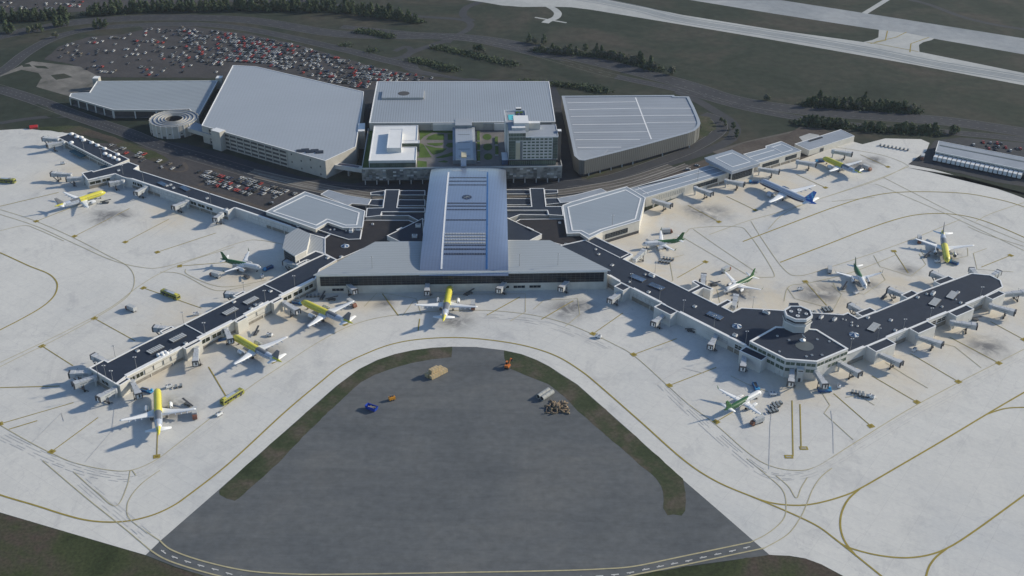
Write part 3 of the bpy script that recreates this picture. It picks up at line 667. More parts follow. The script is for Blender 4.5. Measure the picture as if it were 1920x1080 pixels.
# ===== left rear concourse
ZL = 6.6
lr = UL([(225.6, 308.5), (240.4, 304.1), (260.4, 311.2), (251.5, 317.4), (350, 349.0), (498.5, 396.9), (620.2, 439.2), (609.2, 447), (581.5, 440), (560, 431), (545.2, 425.8), (439.3, 390.2), (427.4, 396.1), (351.9, 371), (244.8, 335.4), (237, 334.6), (230, 332.4), (215.9, 326.5), (164.8, 338.2), (153, 324.8), (172.2, 320.4), (175.2, 322.1)], ZL)
t = bld('concourse', 'dark roofed concourse behind the left apron with a bent end block', 'concourse', lr)
block(t, lr, 0, ZL, 'pale_wall', rim=.6)
for a, b, wins in (((165.5, 338.2), (215, 326.8), ((.03, .45), (.5, .8))), ((246, 335.8), (350, 370.2), ((.02, .09), (.10, .2))), ((353, 371.4), (426, 395.6), ((.05, .2), (.24, .42), (.46, .62), (.88, .98))), ((440.5, 390.4), (544, 425.4), ())):
    A, B = U(*a, ZL), U(*b, ZL); cornice(t, A, B, ZL-.15, 1.4, .45, mat='pale_wall'); shade_band(t, A, B, .02, 2.2, n=max(2, int((B-A).length/5)))
    for w in wins: window(t, *seg(A, B, *w), 2.9, 5.2, 'olive_glass', 2, 1, 'white_trim', .14)
    if a[0] in (246, 440.5):
        for w in ((.25, .55), (.58, .95)): window(t, *seg(A, B, *w), 2.9, 5.3, 'pale_wall', 5, 1, 'frame_grey', .07)
for p in ((222.5, 320), (388.5, 372.4), (425, 392.7), (320, 347), (325.5, 352.8), (313, 348.8), (559.5, 424.6)): roof_box(t, p, ZL, (1.8, 1.6, .7), .6)
for p in ((305, 346), (347, 354.5)): skylight(t, p, ZL, -.72, 9, 3.8, 'sky_glass')
m = MB(); q = U(304, 347.5, ZL); part(m, 'x', t) if m.f else None
# narrow old wing
fw_ = UL([(107, 257.6), (136.7, 249.2), (242.6, 299.2), (221.5, 308.2), (213, 311.7)], 5.2)
t = bld('concourse', 'narrow low wing with round white roof fans at the far left', 'concourse', fw_)
block(t, fw_, 0, 5.2, 'cream_wall', rim=.5)
A, B = U(108, 258.6, 5.2), U(212, 311.2, 5.2)
shade_band(t, A, B, .02, 2.2, n=14)
for k in range(24): window(t, *seg(A, B, .06+.036*k, .06+.036*k+.018), 3.3, 4.3, 'olive_glass', 1, 1, 'frame_grey', .06)
m = MB()
for p in ((134, 252), (144, 257.5), (152.8, 258.7), (157, 263.5), (134, 268), (172, 268.2), (182.7, 273.3), (196.3, 279.5), (197, 289), (205.5, 292.7), (213.3, 296.4), (220.5, 290.4), (221.5, 300.2)):
    q = U(*p, 5.2); m = MB(); m.lathe([(1.7, 0), (1.7, .7), (1.2, 1.2), (0.01, 1.35)], 'white_trim', (q.x, q.y, 5.2), 10); part(m, 'roof_fan', t)
for a, b, l in ((.30, .52, 'canopy'), (.85, .99, 'canopy')):
    P, Q = seg(A, B, a, b); d, nn = out_normal(up(P, 0), up(Q, 0)); m = MB(); c = (P+Q)/2+nn*2.2; m.box((c.x, c.y, 2.2), ((Q-P).length, 4.2, .5), 'teal', math.atan2(d.y, d.x)); part(m, l, t, 'dark teal canopy on the apron side')

# ===== right front concourse
ZR = 7.6
rp = UL([(1045, 462), (1096.3, 450.4), (1116, 444.1), (1186.5, 478), (1170, 486.5), (1290.7, 545.5), (1309.3, 536), (1297.4, 528.4), (1302.6, 525.9), (1337.4, 542.2), (1332.2, 545.2), (1318.9, 540.3), (1299.6, 549.6), (1344.8, 571.9), (1363.3, 562.2), (1373, 566.7), (1355.2, 576.3), (1373.7, 585.2), (1389.3, 577.8), (1460, 581.9), (1519.3, 586.7), (1580, 590.4), (1589.6, 586.7), (1608.1, 597.3), (1642.7, 584.9),
    (1705.9, 558.5), (1721.4, 549.5), (1774.9, 529.9), (1820.6, 512.9), (1856.6, 516.3), (1876, 526), (1880.5, 538.6), (1846.9, 556.1), (1776.8, 586.3), (1703.9, 616.8), (1623.2, 650.6), (1590.4, 664), (1532, 690), (1473, 685), (1401.5, 650.7), (1249.6, 574.4), (1244, 570.4), (1161.9, 529.6), (1156.7, 525.2), (1139.6, 516.3), (1100, 500)], ZR)
t = bld('concourse', 'long dark roofed concourse bending out to the right around the round tower', 'concourse', rp)
block(t, rp, 0, ZR, 'pale_wall', rim=.6)
def spur(a, b, depth, sgn=1, wall='pale_wall'):
    q = quad(U(*a, ZR), U(*b, ZR), depth*sgn); block(t, q, 0, ZR-.06, wall, 'dark_roof', .45, .35, names=('stair_block', 'block_roof', 'block_parapet'))
for a, b in (((1165, 530.7), (1182, 539.3)), ((1240, 568.8), (1271, 584.3)), ((1399, 649.7), (1440, 668.5))): spur(a, b, 6.2)
for a, b, d in (((1848, 556.0), (1872, 545.0), 4.6), ((1778, 586.0), (1811, 572.0), 5.6), ((1705, 616.6), (1738, 602.5), 6.2), ((1625, 650), (1662, 634.5), 6.5)): spur(a, b, d)
for a, b in (((1617, 594), (1643, 584)), ((1702, 560), (1722, 551)), ((1763, 534), (1790, 524))): spur(a, b, 4.8, -1)
for a, b, wins, z0 in (((1141, 517), (1160, 528), (), 0), ((1186, 541.5), (1238, 568), ((.05, .3), (.35, .62), (.66, .95)), 0), ((1273, 585.5), (1397, 648.5), ((.03, .17), (.2, .36), (.4, .55), (.6, .75), (.86, .96)), 1), ((1740, 601.5), (1777, 586.2), ((.05, .45), (.5, .95)), 1), ((1664, 633.6), (1702, 617.6), ((.1, .9),), 0), ((1813, 571), (1846, 556.8), ((.1, .9),), 0), ((1592, 663.5), (1622, 651), (), 0)):
    A, B = U(*a, ZR), U(*b, ZR); cornice(t, A, B, ZR-.15, 1.7, .45, mat='pale_wall'); shade_band(t, A, B, .02, 2.7, n=max(2, int((B-A).length/6)))
    for k, w in enumerate(wins):
        has_glass = (z0 and k == 0) or (a[0] == 1273 and k == 4) or a[0] == 1740  # panes of olive glass, the rest are blank wall panels
        window(t, *seg(A, B, *w), 3.3, 5.9, 'olive_glass' if has_glass else 'pale_wall', 2, 2, 'white_trim' if has_glass else 'frame_grey', .12 if has_glass else .07)
for p, a, mt in (((1196, 522.5), -.72, 'sky_glass'), ((1231, 538), -.72, 'sky_glass'), ((1340, 593.2), -.72, 'sky_glass'), ((1638, 614.5), AXL, 'bridge_grey'), ((1752.5, 567.5), AXL, 'bridge_grey'), ((1785, 554.5), AXL, 'bridge_grey')): skylight(t, p, ZR, a, 9.5, 4.4, mt)
for p in ((1381.5, 612), (1601, 628)): cone_light(t, p, ZR, 2.7)
for p, d in (((1222, 518), (3.6, 1.8, 1.2)), ((1209.5, 515), (1, 1, .6)), ((1216, 548), (1.8, 1.8, .6)), ((1180, 529), (1, 1, .6)), ((1147.5, 497.6), (1.8, 1.8, .6)), ((1117, 468), (1.2, 1.2, .6)), ((1122.5, 477), (1.4, 1.4, .6)), ((1302.5, 575), (1.9, 1.9, .6)), ((1378, 630), (2.4, 1.8, 1.2)), ((1436.5, 587), (4, 1.6, 1.2)), ((1539.5, 596), (1.5, 3, 1.2)), ((1564.5, 600), (1.5, 3, 1.2)), ((1580, 599), (.7, .7, .5)), ((1585.5, 600.5), (.7, .7, .5)), ((1597, 605), (1, 1, .5)), ((1597, 610.5), (1, 1, .5)), ((1607.5, 612), (1, 1, .5)), ((1627, 596), (1.9, 1.6, .6)), ((1670, 601), (1.9, 1.7, .6)), ((1678.5, 620), (1.8, 1.6, .6)), ((1720.5, 558), (1.9, 1.6, .6)), ((1749, 551.5), (3.8, 1.8, 1.3)), ((1737.5, 552), (1.1, 1.1, .7)), ((1796, 549), (2, 1.6, .7)), ((1801, 568), (1.6, 1.4, .6)), ((1766, 575.8), (1.1, 1.1, .6)), ((1792, 562), (.8, .8, .5))):
    roof_box(t, p, ZR, d, AXL if p[0] > 1600 else -.72)
m = MB(); A, B = U(1096.3, 450.4, ZR), U(1162.5, 483.7, ZR); d = B-A; m.box(((A.x+B.x)/2, (A.y+B.y)/2, ZR), (d.length, .5, .35), 'white_trim', math.atan2(d.y, d.x))
A, B = U(1164, 483.5, ZR), U(1180, 475.5, ZR); d = B-A; m.box(((A.x+B.x)/2, (A.y+B.y)/2, ZR), (d.length, .5, .35), 'white_trim', math.atan2(d.y, d.x)); part(m, 'roof_divider', t)
# raised hexagonal lounge
hx = UL([(1405.2, 640.7), (1454, 613.3), (1472, 614), (1531.1, 618.5), (1590.4, 654.8), (1531.9, 679.3), (1473.3, 674.8)], 11.2)
t = bld('lounge_building', 'raised six sided lounge with a dark roof and two window bands', 'lounge', hx)
block(t, hx, 3.2, 11.2, 'pale_wall', rim=.9, rimh=.45)
und = inset([(p.x, p.y) for p in hx], 1.5)
m = MB(); m.prism(und, .02, 3.19, 'under_wall', False); part(m, 'undercroft', t)
for i, nb in ((4, 4), (5, 3), (6, 4)):
    A, B = hx[i], hx[(i+1) % 7]
    if A.x > B.x: A, B = B, A
    for z0, z1 in ((4.4, 6.6), (8.2, 10.2)):
        for k in range(nb):
            wd = (k+.04)/nb, (k+.93)/nb
            window(t, *seg(A, B, *wd), z0, z1, 'green_glass', 2, 1, 'pale_wall', .15)
    d, nn = out_normal(up(A, 0), up(B, 0))
    for k in range(nb*2+1):
        m = MB(); p = A.lerp(B, (k+.15)/(nb*2+.3))-nn*.35; m.box((p.x, p.y, 0), (.5, .5, 3.19), 'pale_wall', math.atan2(d.y, d.x)); part(m, 'column', t)
m = MB(); A, B = hx[5], hx[6]; d, nn = out_normal(up(A, 0), up(B, 0)); p = A.lerp(B, .5)+nn*1.3; m.box((p.x, p.y, 0), (3.4, 2.6, 7.6), 'pale_wall', math.atan2(d.y, d.x)); part(m, 'stair_block', t)
m = MB(); p2 = p+nn*1.32; m.box((p2.x, p2.y, .05), (1.2, .06, 2.2), 'steel_dark', math.atan2(d.y, d.x)); m.box((p2.x, p2.y, 6.3), (2.4, .06, .7), 'steel_dark', math.atan2(d.y, d.x)); part(m, 'door', t)
for p in ((1457.5, 630.3), (1479.5, 638), (1532.5, 636.6), (1555, 640.5), (1461.5, 659.5), (1522.5, 666.3), (1512, 668.7), (1541, 666)): roof_box(t, p, 11.2, (1.0, 1.0, .45), .3)
q = U(1505, 640, 11.2); m = MB(); m.lathe([(4.8, .03), (4.8, .12), (0, .16)], 'frame_dark', (q.x, q.y-4.5, 11.2), 20, smooth=False); part(m, 'ballast_ring', t, 'dark round patch of ballast on the lounge roof')
# satellite dish
q = U(1505, 638, 11.35); t = thing('satellite_dish', 'white satellite dish standing on the roof of the six sided lounge', 'satellite dish', (q.x, q.y, 11.35))
m = MB(); m.lathe([(1.7, 0), (1.7, .35), (.4, .5), (.3, 1.8)], 'white_paint', n=10); local(m, 'mount', t)
m = MB(); ax = Vector((.75, .2, .62)).normalized(); u_ = ax.cross(Vector((0, 0, 1))).normalized(); w_ = u_.cross(ax); rows = []
for r_, h_ in ((.05, 0), (.9, .16), (1.7, .62)): rows.append([Vector((0, 0, 2.3))+ax*h_+(u_*math.cos(a*.3927)+w_*math.sin(a*.3927))*r_ for a in range(16)])
m.grid(rows, 'white_paint'); m.bar(Vector((0, 0, 2.3)), Vector((0, 0, 2.3))+ax*1.5, .12, 'steel'); local(m, 'dish', t)
# ramp control tower
q = U(1492.9, 611.9, 11.2); TW = 19.5
t = thing('control_tower', 'squat white eight sided control tower behind the six sided lounge', 'control tower', (q.x, q.y, 0))
def octo(r, z, ph=22.5): return [(q.x+r*math.cos(R(45*k+ph)), q.y+r*math.sin(R(45*k+ph)), z) for k in range(8)]
m = MB(); m.grid([octo(7.3, 7.7), octo(7.4, TW-2.6)], 'pale_wall', smooth=False); part(m, 'shaft', t)
m = MB(); m.grid([octo(6.9, TW-2.6), octo(7.2, TW-1.2)], 'glass', smooth=False); part(m, 'cab_window', t)
m = MB(); m.grid([octo(7.4, TW-2.6), octo(6.9, TW-2.58)], 'pale_wall', smooth=False); m.grid([octo(7.75, TW-1.2), octo(7.75, TW+.5), octo(6.9, TW+.5), octo(6.9, TW)], 'white_paint', smooth=False); m.grid([octo(7.2, TW-1.2), octo(7.75, TW-1.19)], 'white_paint', smooth=False); part(m, 'parapet', t)
m = MB(); m.face(octo(6.95, TW), 'dark_roof'); part(m, 'roof', t)
m = MB(); m.grid([octo(8.0, TW-4.0), octo(8.0, TW-3.0)], 'white_paint', smooth=False); m.grid([octo(7.4, TW-3.99), octo(8.0, TW-4.0)], 'white_paint', smooth=False); m.grid([octo(8.0, TW-3.0), octo(7.4, TW-3.2)], 'steel_dark', smooth=False); part(m, 'balcony', t)
m = MB()
for dx, dy, s in ((-3.6, 1.5, 1.3), (1.2, 3, 1.4), (4, -1, 1.2), (-1, -3.2, 1.4), (.4, .2, .7)):
    m.lathe([(s*.8, 0), (s*.8, .5), (s*.4, .5), (s*.4, .1)], 'white_paint', (q.x+dx, q.y+dy, TW), 8, smooth=False); m.bar((q.x+dx, q.y+dy, TW), (q.x+dx, q.y+dy, TW+2.2), .08, 'steel')
part(m, 'antennas', t)
m = MB(); m.box((q.x-.5, q.y+8.6, TW-3), (5, 3, 3.6), 'pale_wall', 0, 'dark_roof'); part(m, 'lift_house', t)
# ===== terminal
ribbed('rib_wing', (.38, .415, .445), R(90.8), 2.2, .16, .5)
ribbed('rib_barrel', (.30, .36, .46), R(90.0+0), 1.9, .10, .38, .25)
ribbed('rib_barrel_x', (.43, .495, .61), R(1.5), 1.9, .08, .30, .72)
ribbed('rib_light', (.34, .385, .435), R(80), 2.0, .14, .5)
ribbed('rib_garage', (.345, .385, .44), R(-3), 1.9, .26, .5, 0, .12)
ribbed('rib_big', (.37, .405, .455), R(-3), 2.6, .06, .5, 0, .07)
ribbed('rib_deck', (.33, .37, .41), R(75), 3.2, .38, .55)
ribbed('rib_pav', (.38, .405, .43), R(15), 1.9, .2, .5)
ribbed('facade_fins', (.15, .155, .152), R(20), 1.1, .45, .6)
tm = [U(592.7, 514.8, 13), U(1139.3, 506.2, 13), U(1030.2, 452, 13), U(704.4, 454.9, 13)]
t = bld('terminal', 'terminal hall with a great curved blue grey roof and a long dark glass front', 'terminal', tm)
FA, FB = tm[0], tm[1]; FD, FN = out_normal(up(FA, 0), up(FB, 0))
m = MB(); m.prism([(p.x, p.y) for p in tm], 0, 12.7, 'cream_wall', False); part(m, 'wall', t)
o = inset([(p.x, p.y) for p in tm], -.7); m = MB(); m.prism([tuple(p) for p in o], 12.7, 13.3, 'white_trim', 'rib_wing', True); part(m, 'side_roof', t)
A, B = seg(FA, FB, .012, .988); window(t, A, B, 5.3, 11.4, 'glass', 60, 4, 'frame_dark', .085, .08, 'window_band')
for a, b in ((.62, .66), (.675, .715), (.73, .77), (.05, .09)): window(t, *seg(FA, FB, a, b), 1.8, 3.6, 'glass', 3, 1, 'cream_wall', .12)
m = MB(); c = (FA+FB)/2+FN*.35; m.box((c.x, c.y, 12.0), ((FB-FA).length-.6, .5, .65), 'white_trim', math.atan2(FD.y, FD.x)); part(m, 'cornice', t)
# curved hall roof: profile along its length, edges cambered for softer shading at the sides
LF, RF = U(786.7, 510.5, 13.4), U(953.3, 510.5, 13.4)
wv = RF-LF; L0 = wv.length; xd = wv.normalized(); yd = Vector((-xd.y, xd.x, 0))
prof = [(-1.2, 11.7), (0, 12.3), (3, 13.7), (6, 14.8), (10, 15.9), (15, 16.9), (21, 17.7), (28, 18.3), (37, 18.9), (52, 19.5), (68, 19.9), (84, 20.1), (100, 20), (114, 19.6), (125, 18.9), (134, 17.9), (141, 16.6), (147, 14.7), (151, 12.6)]
def bp(s, x, dz=0):
    for (a, za), (b, zb) in zip(prof, prof[1:]):
        if a <= s <= b:
            k = (s-a)/(b-a); z = za+(zb-za)*k; break
    else: z = prof[-1][1] if s > 0 else prof[0][1]
    p = LF+xd*x+yd*s; z -= 1.6*max(0, min(1, (s-4)/26))*abs(2*x/L0-1)**5; return Vector((p.x, p.y, z+dz))
m = MB(); S = []
for (a, za), (b, zb) in zip(prof, prof[1:]):
    for k in range(3): S.append(a+(b-a)*k/3)
S.append(prof[-1][0])
m.grid([[bp(s, x) for x in [L0*i/24 for i in range(25)]] for s in S], 'rib_barrel_x', False)
part(m, 'curved_roof', t)
m = MB()
for x in (0, L0):
    for a, b in zip(S, S[1:]):
        p, q = bp(a, x), bp(b, x); m.face([(p.x, p.y, 12 if a < 44 else 6), (q.x, q.y, 12 if a < 44 else 6), (q.x, q.y, q.z-.05), (p.x, p.y, p.z-.05)], 'grey_wall')
p, q = bp(S[-1], 0), bp(S[-1], L0); m.face([(p.x, p.y, 6), (q.x, q.y, 6), (q.x, q.y, q.z-.05), (p.x, p.y, p.z-.05)], 'grey_wall')
part(m, 'hall_wall', t)
m = MB()
for x0, dx, s0, s1, mt in ((L0*.243, 1.0, 5, 131, 'white_trim'), (L0*.757, .8, 5, 131, 'loader_blue')):
    SS = [s for s in S if s0-2 <= s <= s1]
    for a, b in zip(SS, SS[1:]): m.face([bp(a, x0-dx/2, .22), bp(a, x0+dx/2, .22), bp(b, x0+dx/2, .22), bp(b, x0-dx/2, .22)], mt); m.face([bp(a, x0-dx/2, 0), bp(a, x0-dx/2, .22), bp(b, x0-dx/2, .22), bp(b, x0-dx/2, 0)], mt); m.face([bp(a, x0+dx/2, .22), bp(a, x0+dx/2, 0), bp(b, x0+dx/2, 0), bp(b, x0+dx/2, .22)], mt)
part(m, 'roof_gutter', t)
def barrel_s(py):
    lo, hi = -1, 152
    for _ in range(40):
        mid = (lo+hi)/2; p = bp(mid, L0/2)
        dd = p.y*_c+(H-p.z)*_s; v = ((H-p.z)*_c-p.y*_s)*FPX/dd+540
        if v > py: lo = mid
        else: hi = mid
    return lo
for py, h, mt in ((334, 1.6, 'navy_glass'), (340.5, 1.6, 'navy_glass'), (347.5, 1.6, 'navy_glass'), (381.8, 1.6, 'navy_glass'), (387.3, 1.6, 'navy_glass'), (393.8, 1.6, 'navy_glass'), (413.2, 1.6, 'navy_glass'), (439.5, 1.5, 'sand_yellow'), (445, 1.5, 'sand_yellow'), (450.5, 1.5, 'sand_yellow'), (456.5, 1.5, 'sand_yellow'), (460.8, 1.4, 'navy_glass'), (468, 1.6, 'navy_glass'), (477, 1.9, 'navy_glass')):
    if mt == 'navy_glass' and mt not in M: gridglass('navy_glass', (.018, .03, .075), .2)
    s = barrel_s(py); m = MB(); x0, x1 = L0*.262, L0*.742
    n_ = 26
    m.face([bp(s-h/2, x0, .12), bp(s-h/2, x1, .12), bp(s+h/2, x1, .12), bp(s+h/2, x0, .12)], 'navy_glass' if mt == 'navy_glass' else 'frame_grey')
    o = part(m, 'roof_window', t)
    m = MB()
    for k in range(n_):
        xa = x0+(x1-x0)*k/n_
        if mt == 'navy_glass': m.face([bp(s-h/2, xa, .2), bp(s-h/2, xa+.18, .2), bp(s+h/2, xa+.18, .2), bp(s+h/2, xa, .2)], 'frame_grey')
        else: m.face([bp(s-h/2, xa+.1, .25), bp(s-h/2, xa+1.0*(x1-x0)/n_*.62, .25), bp(s+h/2, xa+(x1-x0)/n_*.62, .5), bp(s+h/2, xa+.1, .5)], 'bridge_roof')
    part(m, 'mullions' if mt == 'navy_glass' else 'louvres', o)
s = barrel_s(370.5); m = MB()
m.face([bp(s+3.4*math.sin(a*.2618), L0/2+3.2*math.cos(a*.2618), .15) for a in range(24)], 'navy_glass'); o = part(m, 'round_window', t)
m = MB()
for a in range(4):
    e = Vector((math.cos(a*.7854), math.sin(a*.7854))); m.bar(bp(s-e.y*3.3, L0/2-e.x*3.2, .2), bp(s+e.y*3.3, L0/2+e.x*3.2, .2), .2, 'frame_grey')
part(m, 'mullions', o)
for x0 in (.29, .63):
    s = barrel_s(321); m = MB(); m.face([bp(s-.5, L0*x0, .1), bp(s-.5, L0*(x0+.13), .1), bp(s+.5, L0*(x0+.13), .1), bp(s+.5, L0*x0, .1)], 'bridge_roof'); part(m, 'roof_vent', t)
# --- roofs joining hall and concourses
Z7 = 7.0
cw = UL([(620.2, 439.2), (653.2, 449.4), (675.3, 448.6), (681.6, 413.2), (766.6, 413.2), (800, 428), (792, 456), (705, 456), (632, 488), (609.2, 476.2), (609.2, 447)], Z7)
t = bld('link_building', 'low dark brown roofed building joining the hall to the left concourses', 'link building', cw); block(t, cw, 0, Z7, 'grey_wall', 'brown_roof', .4, .25)
cone_light(t, (647, 461.5), Z7, 2.6)
for p in ((698.5, 421), (640, 482.3)): roof_box(t, p, Z7, (1.6, 1.6, .6))
cw = UL([(975, 411.5), (1057.7, 410.5), (1064.5, 440.5), (1087, 441), (1103.4, 450), (1066, 463.3), (1030.2, 453), (951, 453), (949, 425)], Z7)
t = bld('link_building', 'low dark brown roofed building joining the hall to the right concourses', 'link building', cw); block(t, cw, 0, Z7, 'grey_wall', 'brown_roof', .4, .25)
for p in ((1049.5, 418.3), (1061, 458.5)): roof_box(t, p, Z7, (1.7, 1.7, .6))
cw = UL([(591.9, 429.7), (614.7, 417.1), (643.8, 427.4), (679.2, 427.2), (675.3, 448.6), (653.2, 449.4), (620.2, 439.2)], 7.3)
t = bld('link_building', 'small dark roof with white vents tucked before the left white roofed hall', 'link building', cw); block(t, cw, 0, 7.3, 'grey_wall', 'dark_roof', .4, .25)
for p in ((619, 431.5), (627, 431), (649, 433), (665.5, 431.5)): roof_box(t, p, 7.3, (1, 1, .6))
roof_box(t, (658.5, 434), 7.3, (2.4, 4, 1.6)); roof_box(t, (672, 431), 7.3, (2.6, 2.2, 1.2))
for nm, pts, pz, lab in (('l', [(725.6, 442.3), (793, 409.5), (795, 453.5), (750, 453.5)], 10, 'low wedge shaped dark roof against the left flank of the curved hall'), ('r', [(949, 407.9), (1016, 439.4), (993.2, 451.4), (947, 451.4)], 10, 'low wedge shaped dark roof against the right flank of the curved hall')):
    cw = UL(pts, pz); t = bld('side_hall', lab, 'side hall', cw); block(t, cw, 0, pz, 'pale_wall', 'dark_roof', .4, .25)
    if nm == 'l':
        for p in ((784, 425), (777.5, 444.5)): roof_box(t, p, pz, (3.2, 2.4, 1.6))
    m = MB(); a, b = (U(744, 433, pz), U(754, 428.5, pz)) if nm == 'l' else (U(988, 427.5, pz), U(1000, 433, pz)); m.bar(up(a, pz+.6), up(b, pz+.6), 1.0, 'white_trim', .4); part(m, 'roof_flashing', t)
# --- drop-off decks either side of the hall
ZD = 9.0
for nm, pts, lab in (('l', [(722.5, 356.2), (749.3, 356.2), (744.5, 390), (797, 390), (797, 397.5), (716.2, 397.8), (713.8, 404.5), (685.5, 407.7), (687.9, 390.7), (717.8, 390)], 'dark T shaped walkway roof with white edges left of the curved hall'),
    ('r', [(993.2, 353.6), (1020, 353.6), (1023.9, 387.5), (1053.8, 387.5), (1056.2, 404.8), (1028.6, 403.2), (1026.2, 394.9), (946, 394.9), (946, 387.8), (996.7, 387.8)], 'dark T shaped walkway roof with white edges right of the curved hall')):
    cw = UL(pts, ZD); t = bld('walkway', lab, 'walkway', cw); block(t, cw, 5.2, ZD, 'grey_wall', 'dark_roof', .45, .3)
for nm, pts, lab, z in (('l', [(716.2, 398.5), (797, 398.0), (797, 412), (784, 414), (766, 404.8), (714.6, 404.9)], 'low dark deck with a concrete wall left of the curved hall', 8.2), ('r', [(946, 395.5), (1026.2, 395.7), (1027.5, 403.8), (975, 402.8), (955, 410.5), (946, 408)], 'low dark deck with a concrete wall right of the curved hall', 8.2)):
    cw = UL(pts, z); t = bld('deck', lab, 'deck', cw); block(t, cw, 0, z, 'grey_wall', 'dark_roof', .45, .3)
for pts, lab in (([(695, 361), (721.5, 357.4), (720, 366.4), (695, 365.5)], 'thin dark canopy left of the left walkway'), ([(749.5, 357.6), (797, 357.6), (797, 366), (748.6, 366)], 'thin dark canopy between the left walkway and the hall'), ([(695.7, 374.5), (719.3, 374.5), (717.8, 386.8), (690.2, 384.5)], 'dark roof patch left of the left walkway, lower row'), ([(747.6, 374.6), (797, 375), (797, 386), (745.8, 386)], 'dark roof between the left walkway and the hall, lower row'),
    ([(946, 356), (992.4, 356), (993.7, 364), (946, 364)], 'thin dark canopy between the hall and the right walkway'), ([(1020.8, 356), (1046, 356.5), (1046, 362), (1021.4, 364)], 'thin dark canopy right of the right walkway'), ([(947, 372.5), (994.5, 372.5), (996, 384.6), (947, 384.6)], 'dark roof between the hall and the right walkway, lower row'), ([(1022, 372), (1045, 371.5), (1051, 381), (1023.6, 384)], 'dark roof patch right of the right walkway, lower row')):
    cw = UL(pts, 7.6); t = bld('canopy', lab, 'canopy', cw); block(t, cw, 6.8, 7.6, 'grey_wall', 'dark_roof', .35, .25)
    m = MB(); c = centroid(cw)
    for p in cw:
        e = p.lerp(up(c, p.z), .12); m = MB(); m.box((e.x, e.y, 0), (.6, .6, 6.79), 'grey_wall'); part(m, 'column', t)
# --- white roofed halls
ZH = 9.0
def white_hall(pts, inner, lab, z=ZH, roof='rib_light'):
    cw = UL(pts, z); t = bld('concourse_hall', lab, 'hall', cw); block(t, cw, 0, z, 'cream_wall', roof, .35, .22, 'white_trim', overhang=.3)
    m = MB(); q = UL(inner, z); n = len(q)
    for i in range(n):
        a, b = q[i], q[(i+1) % n]; d = b-a; m.box(((a.x+b.x)/2, (a.y+b.y)/2, z), (d.length+.2, .9, .16+.012*i), 'white_trim', math.atan2(d.y, d.x))
    part(m, 'roof_edging', t); return t
white_hall([(498.5, 396.9), (571.4, 360), (683.9, 395.9), (679.2, 426.6), (643.8, 427.0), (614.7, 416.9), (591.9, 429.5)], [(512, 396.5), (573, 366.5), (673, 399), (668.5, 422), (648, 422.5), (613, 411), (592.5, 422.5)], 'pale grey roofed hall with a white inner border left of the terminal')
th = white_hall([(1055.4, 385.4), (1071, 379.1), (1175, 350.5), (1209.6, 371.2), (1199.4, 413.4), (1130, 434), (1103.4, 447.5), (1086.8, 437), (1063.2, 437.8)], [(1064.8, 388.5), (1173, 356.3), (1201, 372.5), (1191, 410.7), (1126.2, 430.5), (1104.5, 440.3), (1090, 432.7), (1073, 432.7)], 'pale grey roofed hall with a white inner border right of the terminal')
A, B = U(1131, 434, ZH), U(1199, 413.8, ZH); window(th, *seg(A, B, .06, .68), 3.2, 6.4, 'glass', 9, 3, 'frame_dark', .16, .08); shade_band(th, A, B, .02, 2.0, 'dark_recess')
for pts, lab in (([(601.3, 364.4), (615.5, 356.2), (648, 366), (695.7, 373.8), (690.2, 384.1), (660.3, 381.7), (652.4, 385.6), (626.5, 375.4)], 'flat grey kerbside roof behind the left white roofed hall'), ([(1045.9, 371.7), (1078, 366), (1126.2, 353.6), (1137.2, 359.1), (1072, 378.5), (1050.6, 380.4)], 'flat grey kerbside roof behind the right white roofed hall')):
    cw = UL(pts, 8.0); t = bld('kerbside_roof', lab, 'canopy', cw); block(t, cw, 6.9, 8.0, 'grey_wall', 'deck_grey', .25, .15)
    m = MB(); c = centroid(cw)
    for p in cw: e = p.lerp(up(c, p.z), .1); m = MB(); m.box((e.x, e.y, 0), (.7, .7, 6.89), 'grey_wall'); part(m, 'column', t)
# --- pavilion at the left knee
te = UL([(560, 431.2), (609.2, 447.5), (609.2, 476.0), (591.9, 471), (556, 487.5), (548, 470)], 6.8)
t = bld('pavilion', 'pale hipped pavilion with a dark glass end at the knee of the left concourses', 'pavilion', te); block(t, te, 0, 6.8, 'cream_wall', 'rib_pav', .4, .25, names=('terrace_wall', 'terrace_roof', 'parapet'))
# terrace part of dark roof stub
cw = UL([(560, 487.3), (591.9, 471.3), (608.3, 477), (583, 489.3), (575.3, 487.1), (562, 493.5)], 7.0); block(t, cw, 0, 7.0, 'cream_wall', 'dark_roof', .35, .22, names=('stub_wall', 'stub_roof', 'stub_parapet'))
pv = UL([(558, 429.7), (580.8, 440), (573.8, 469.1), (553.3, 480.1), (531.3, 465.9), (536.8, 442.3)], 11.0)
m = MB(); rd1, rd2 = (pv[0]+pv[5])/2, (pv[3]+pv[4])/2
m.prism([(p.x, p.y) for p in pv], 0, 11, 'cream_wall', False); part(m, 'wall', t)
m = MB(); o = inset([(p.x, p.y) for p in pv], -.5); m.prism([tuple(p) for p in o], 11.0, 11.5, 'white_trim', 'rib_pav', True); part(m, 'roof', t)
window(t, *seg(pv[4], pv[3], .05, .95), 3.6, 10.2, 'glass', 9, 4, 'frame_dark', .15, .08)
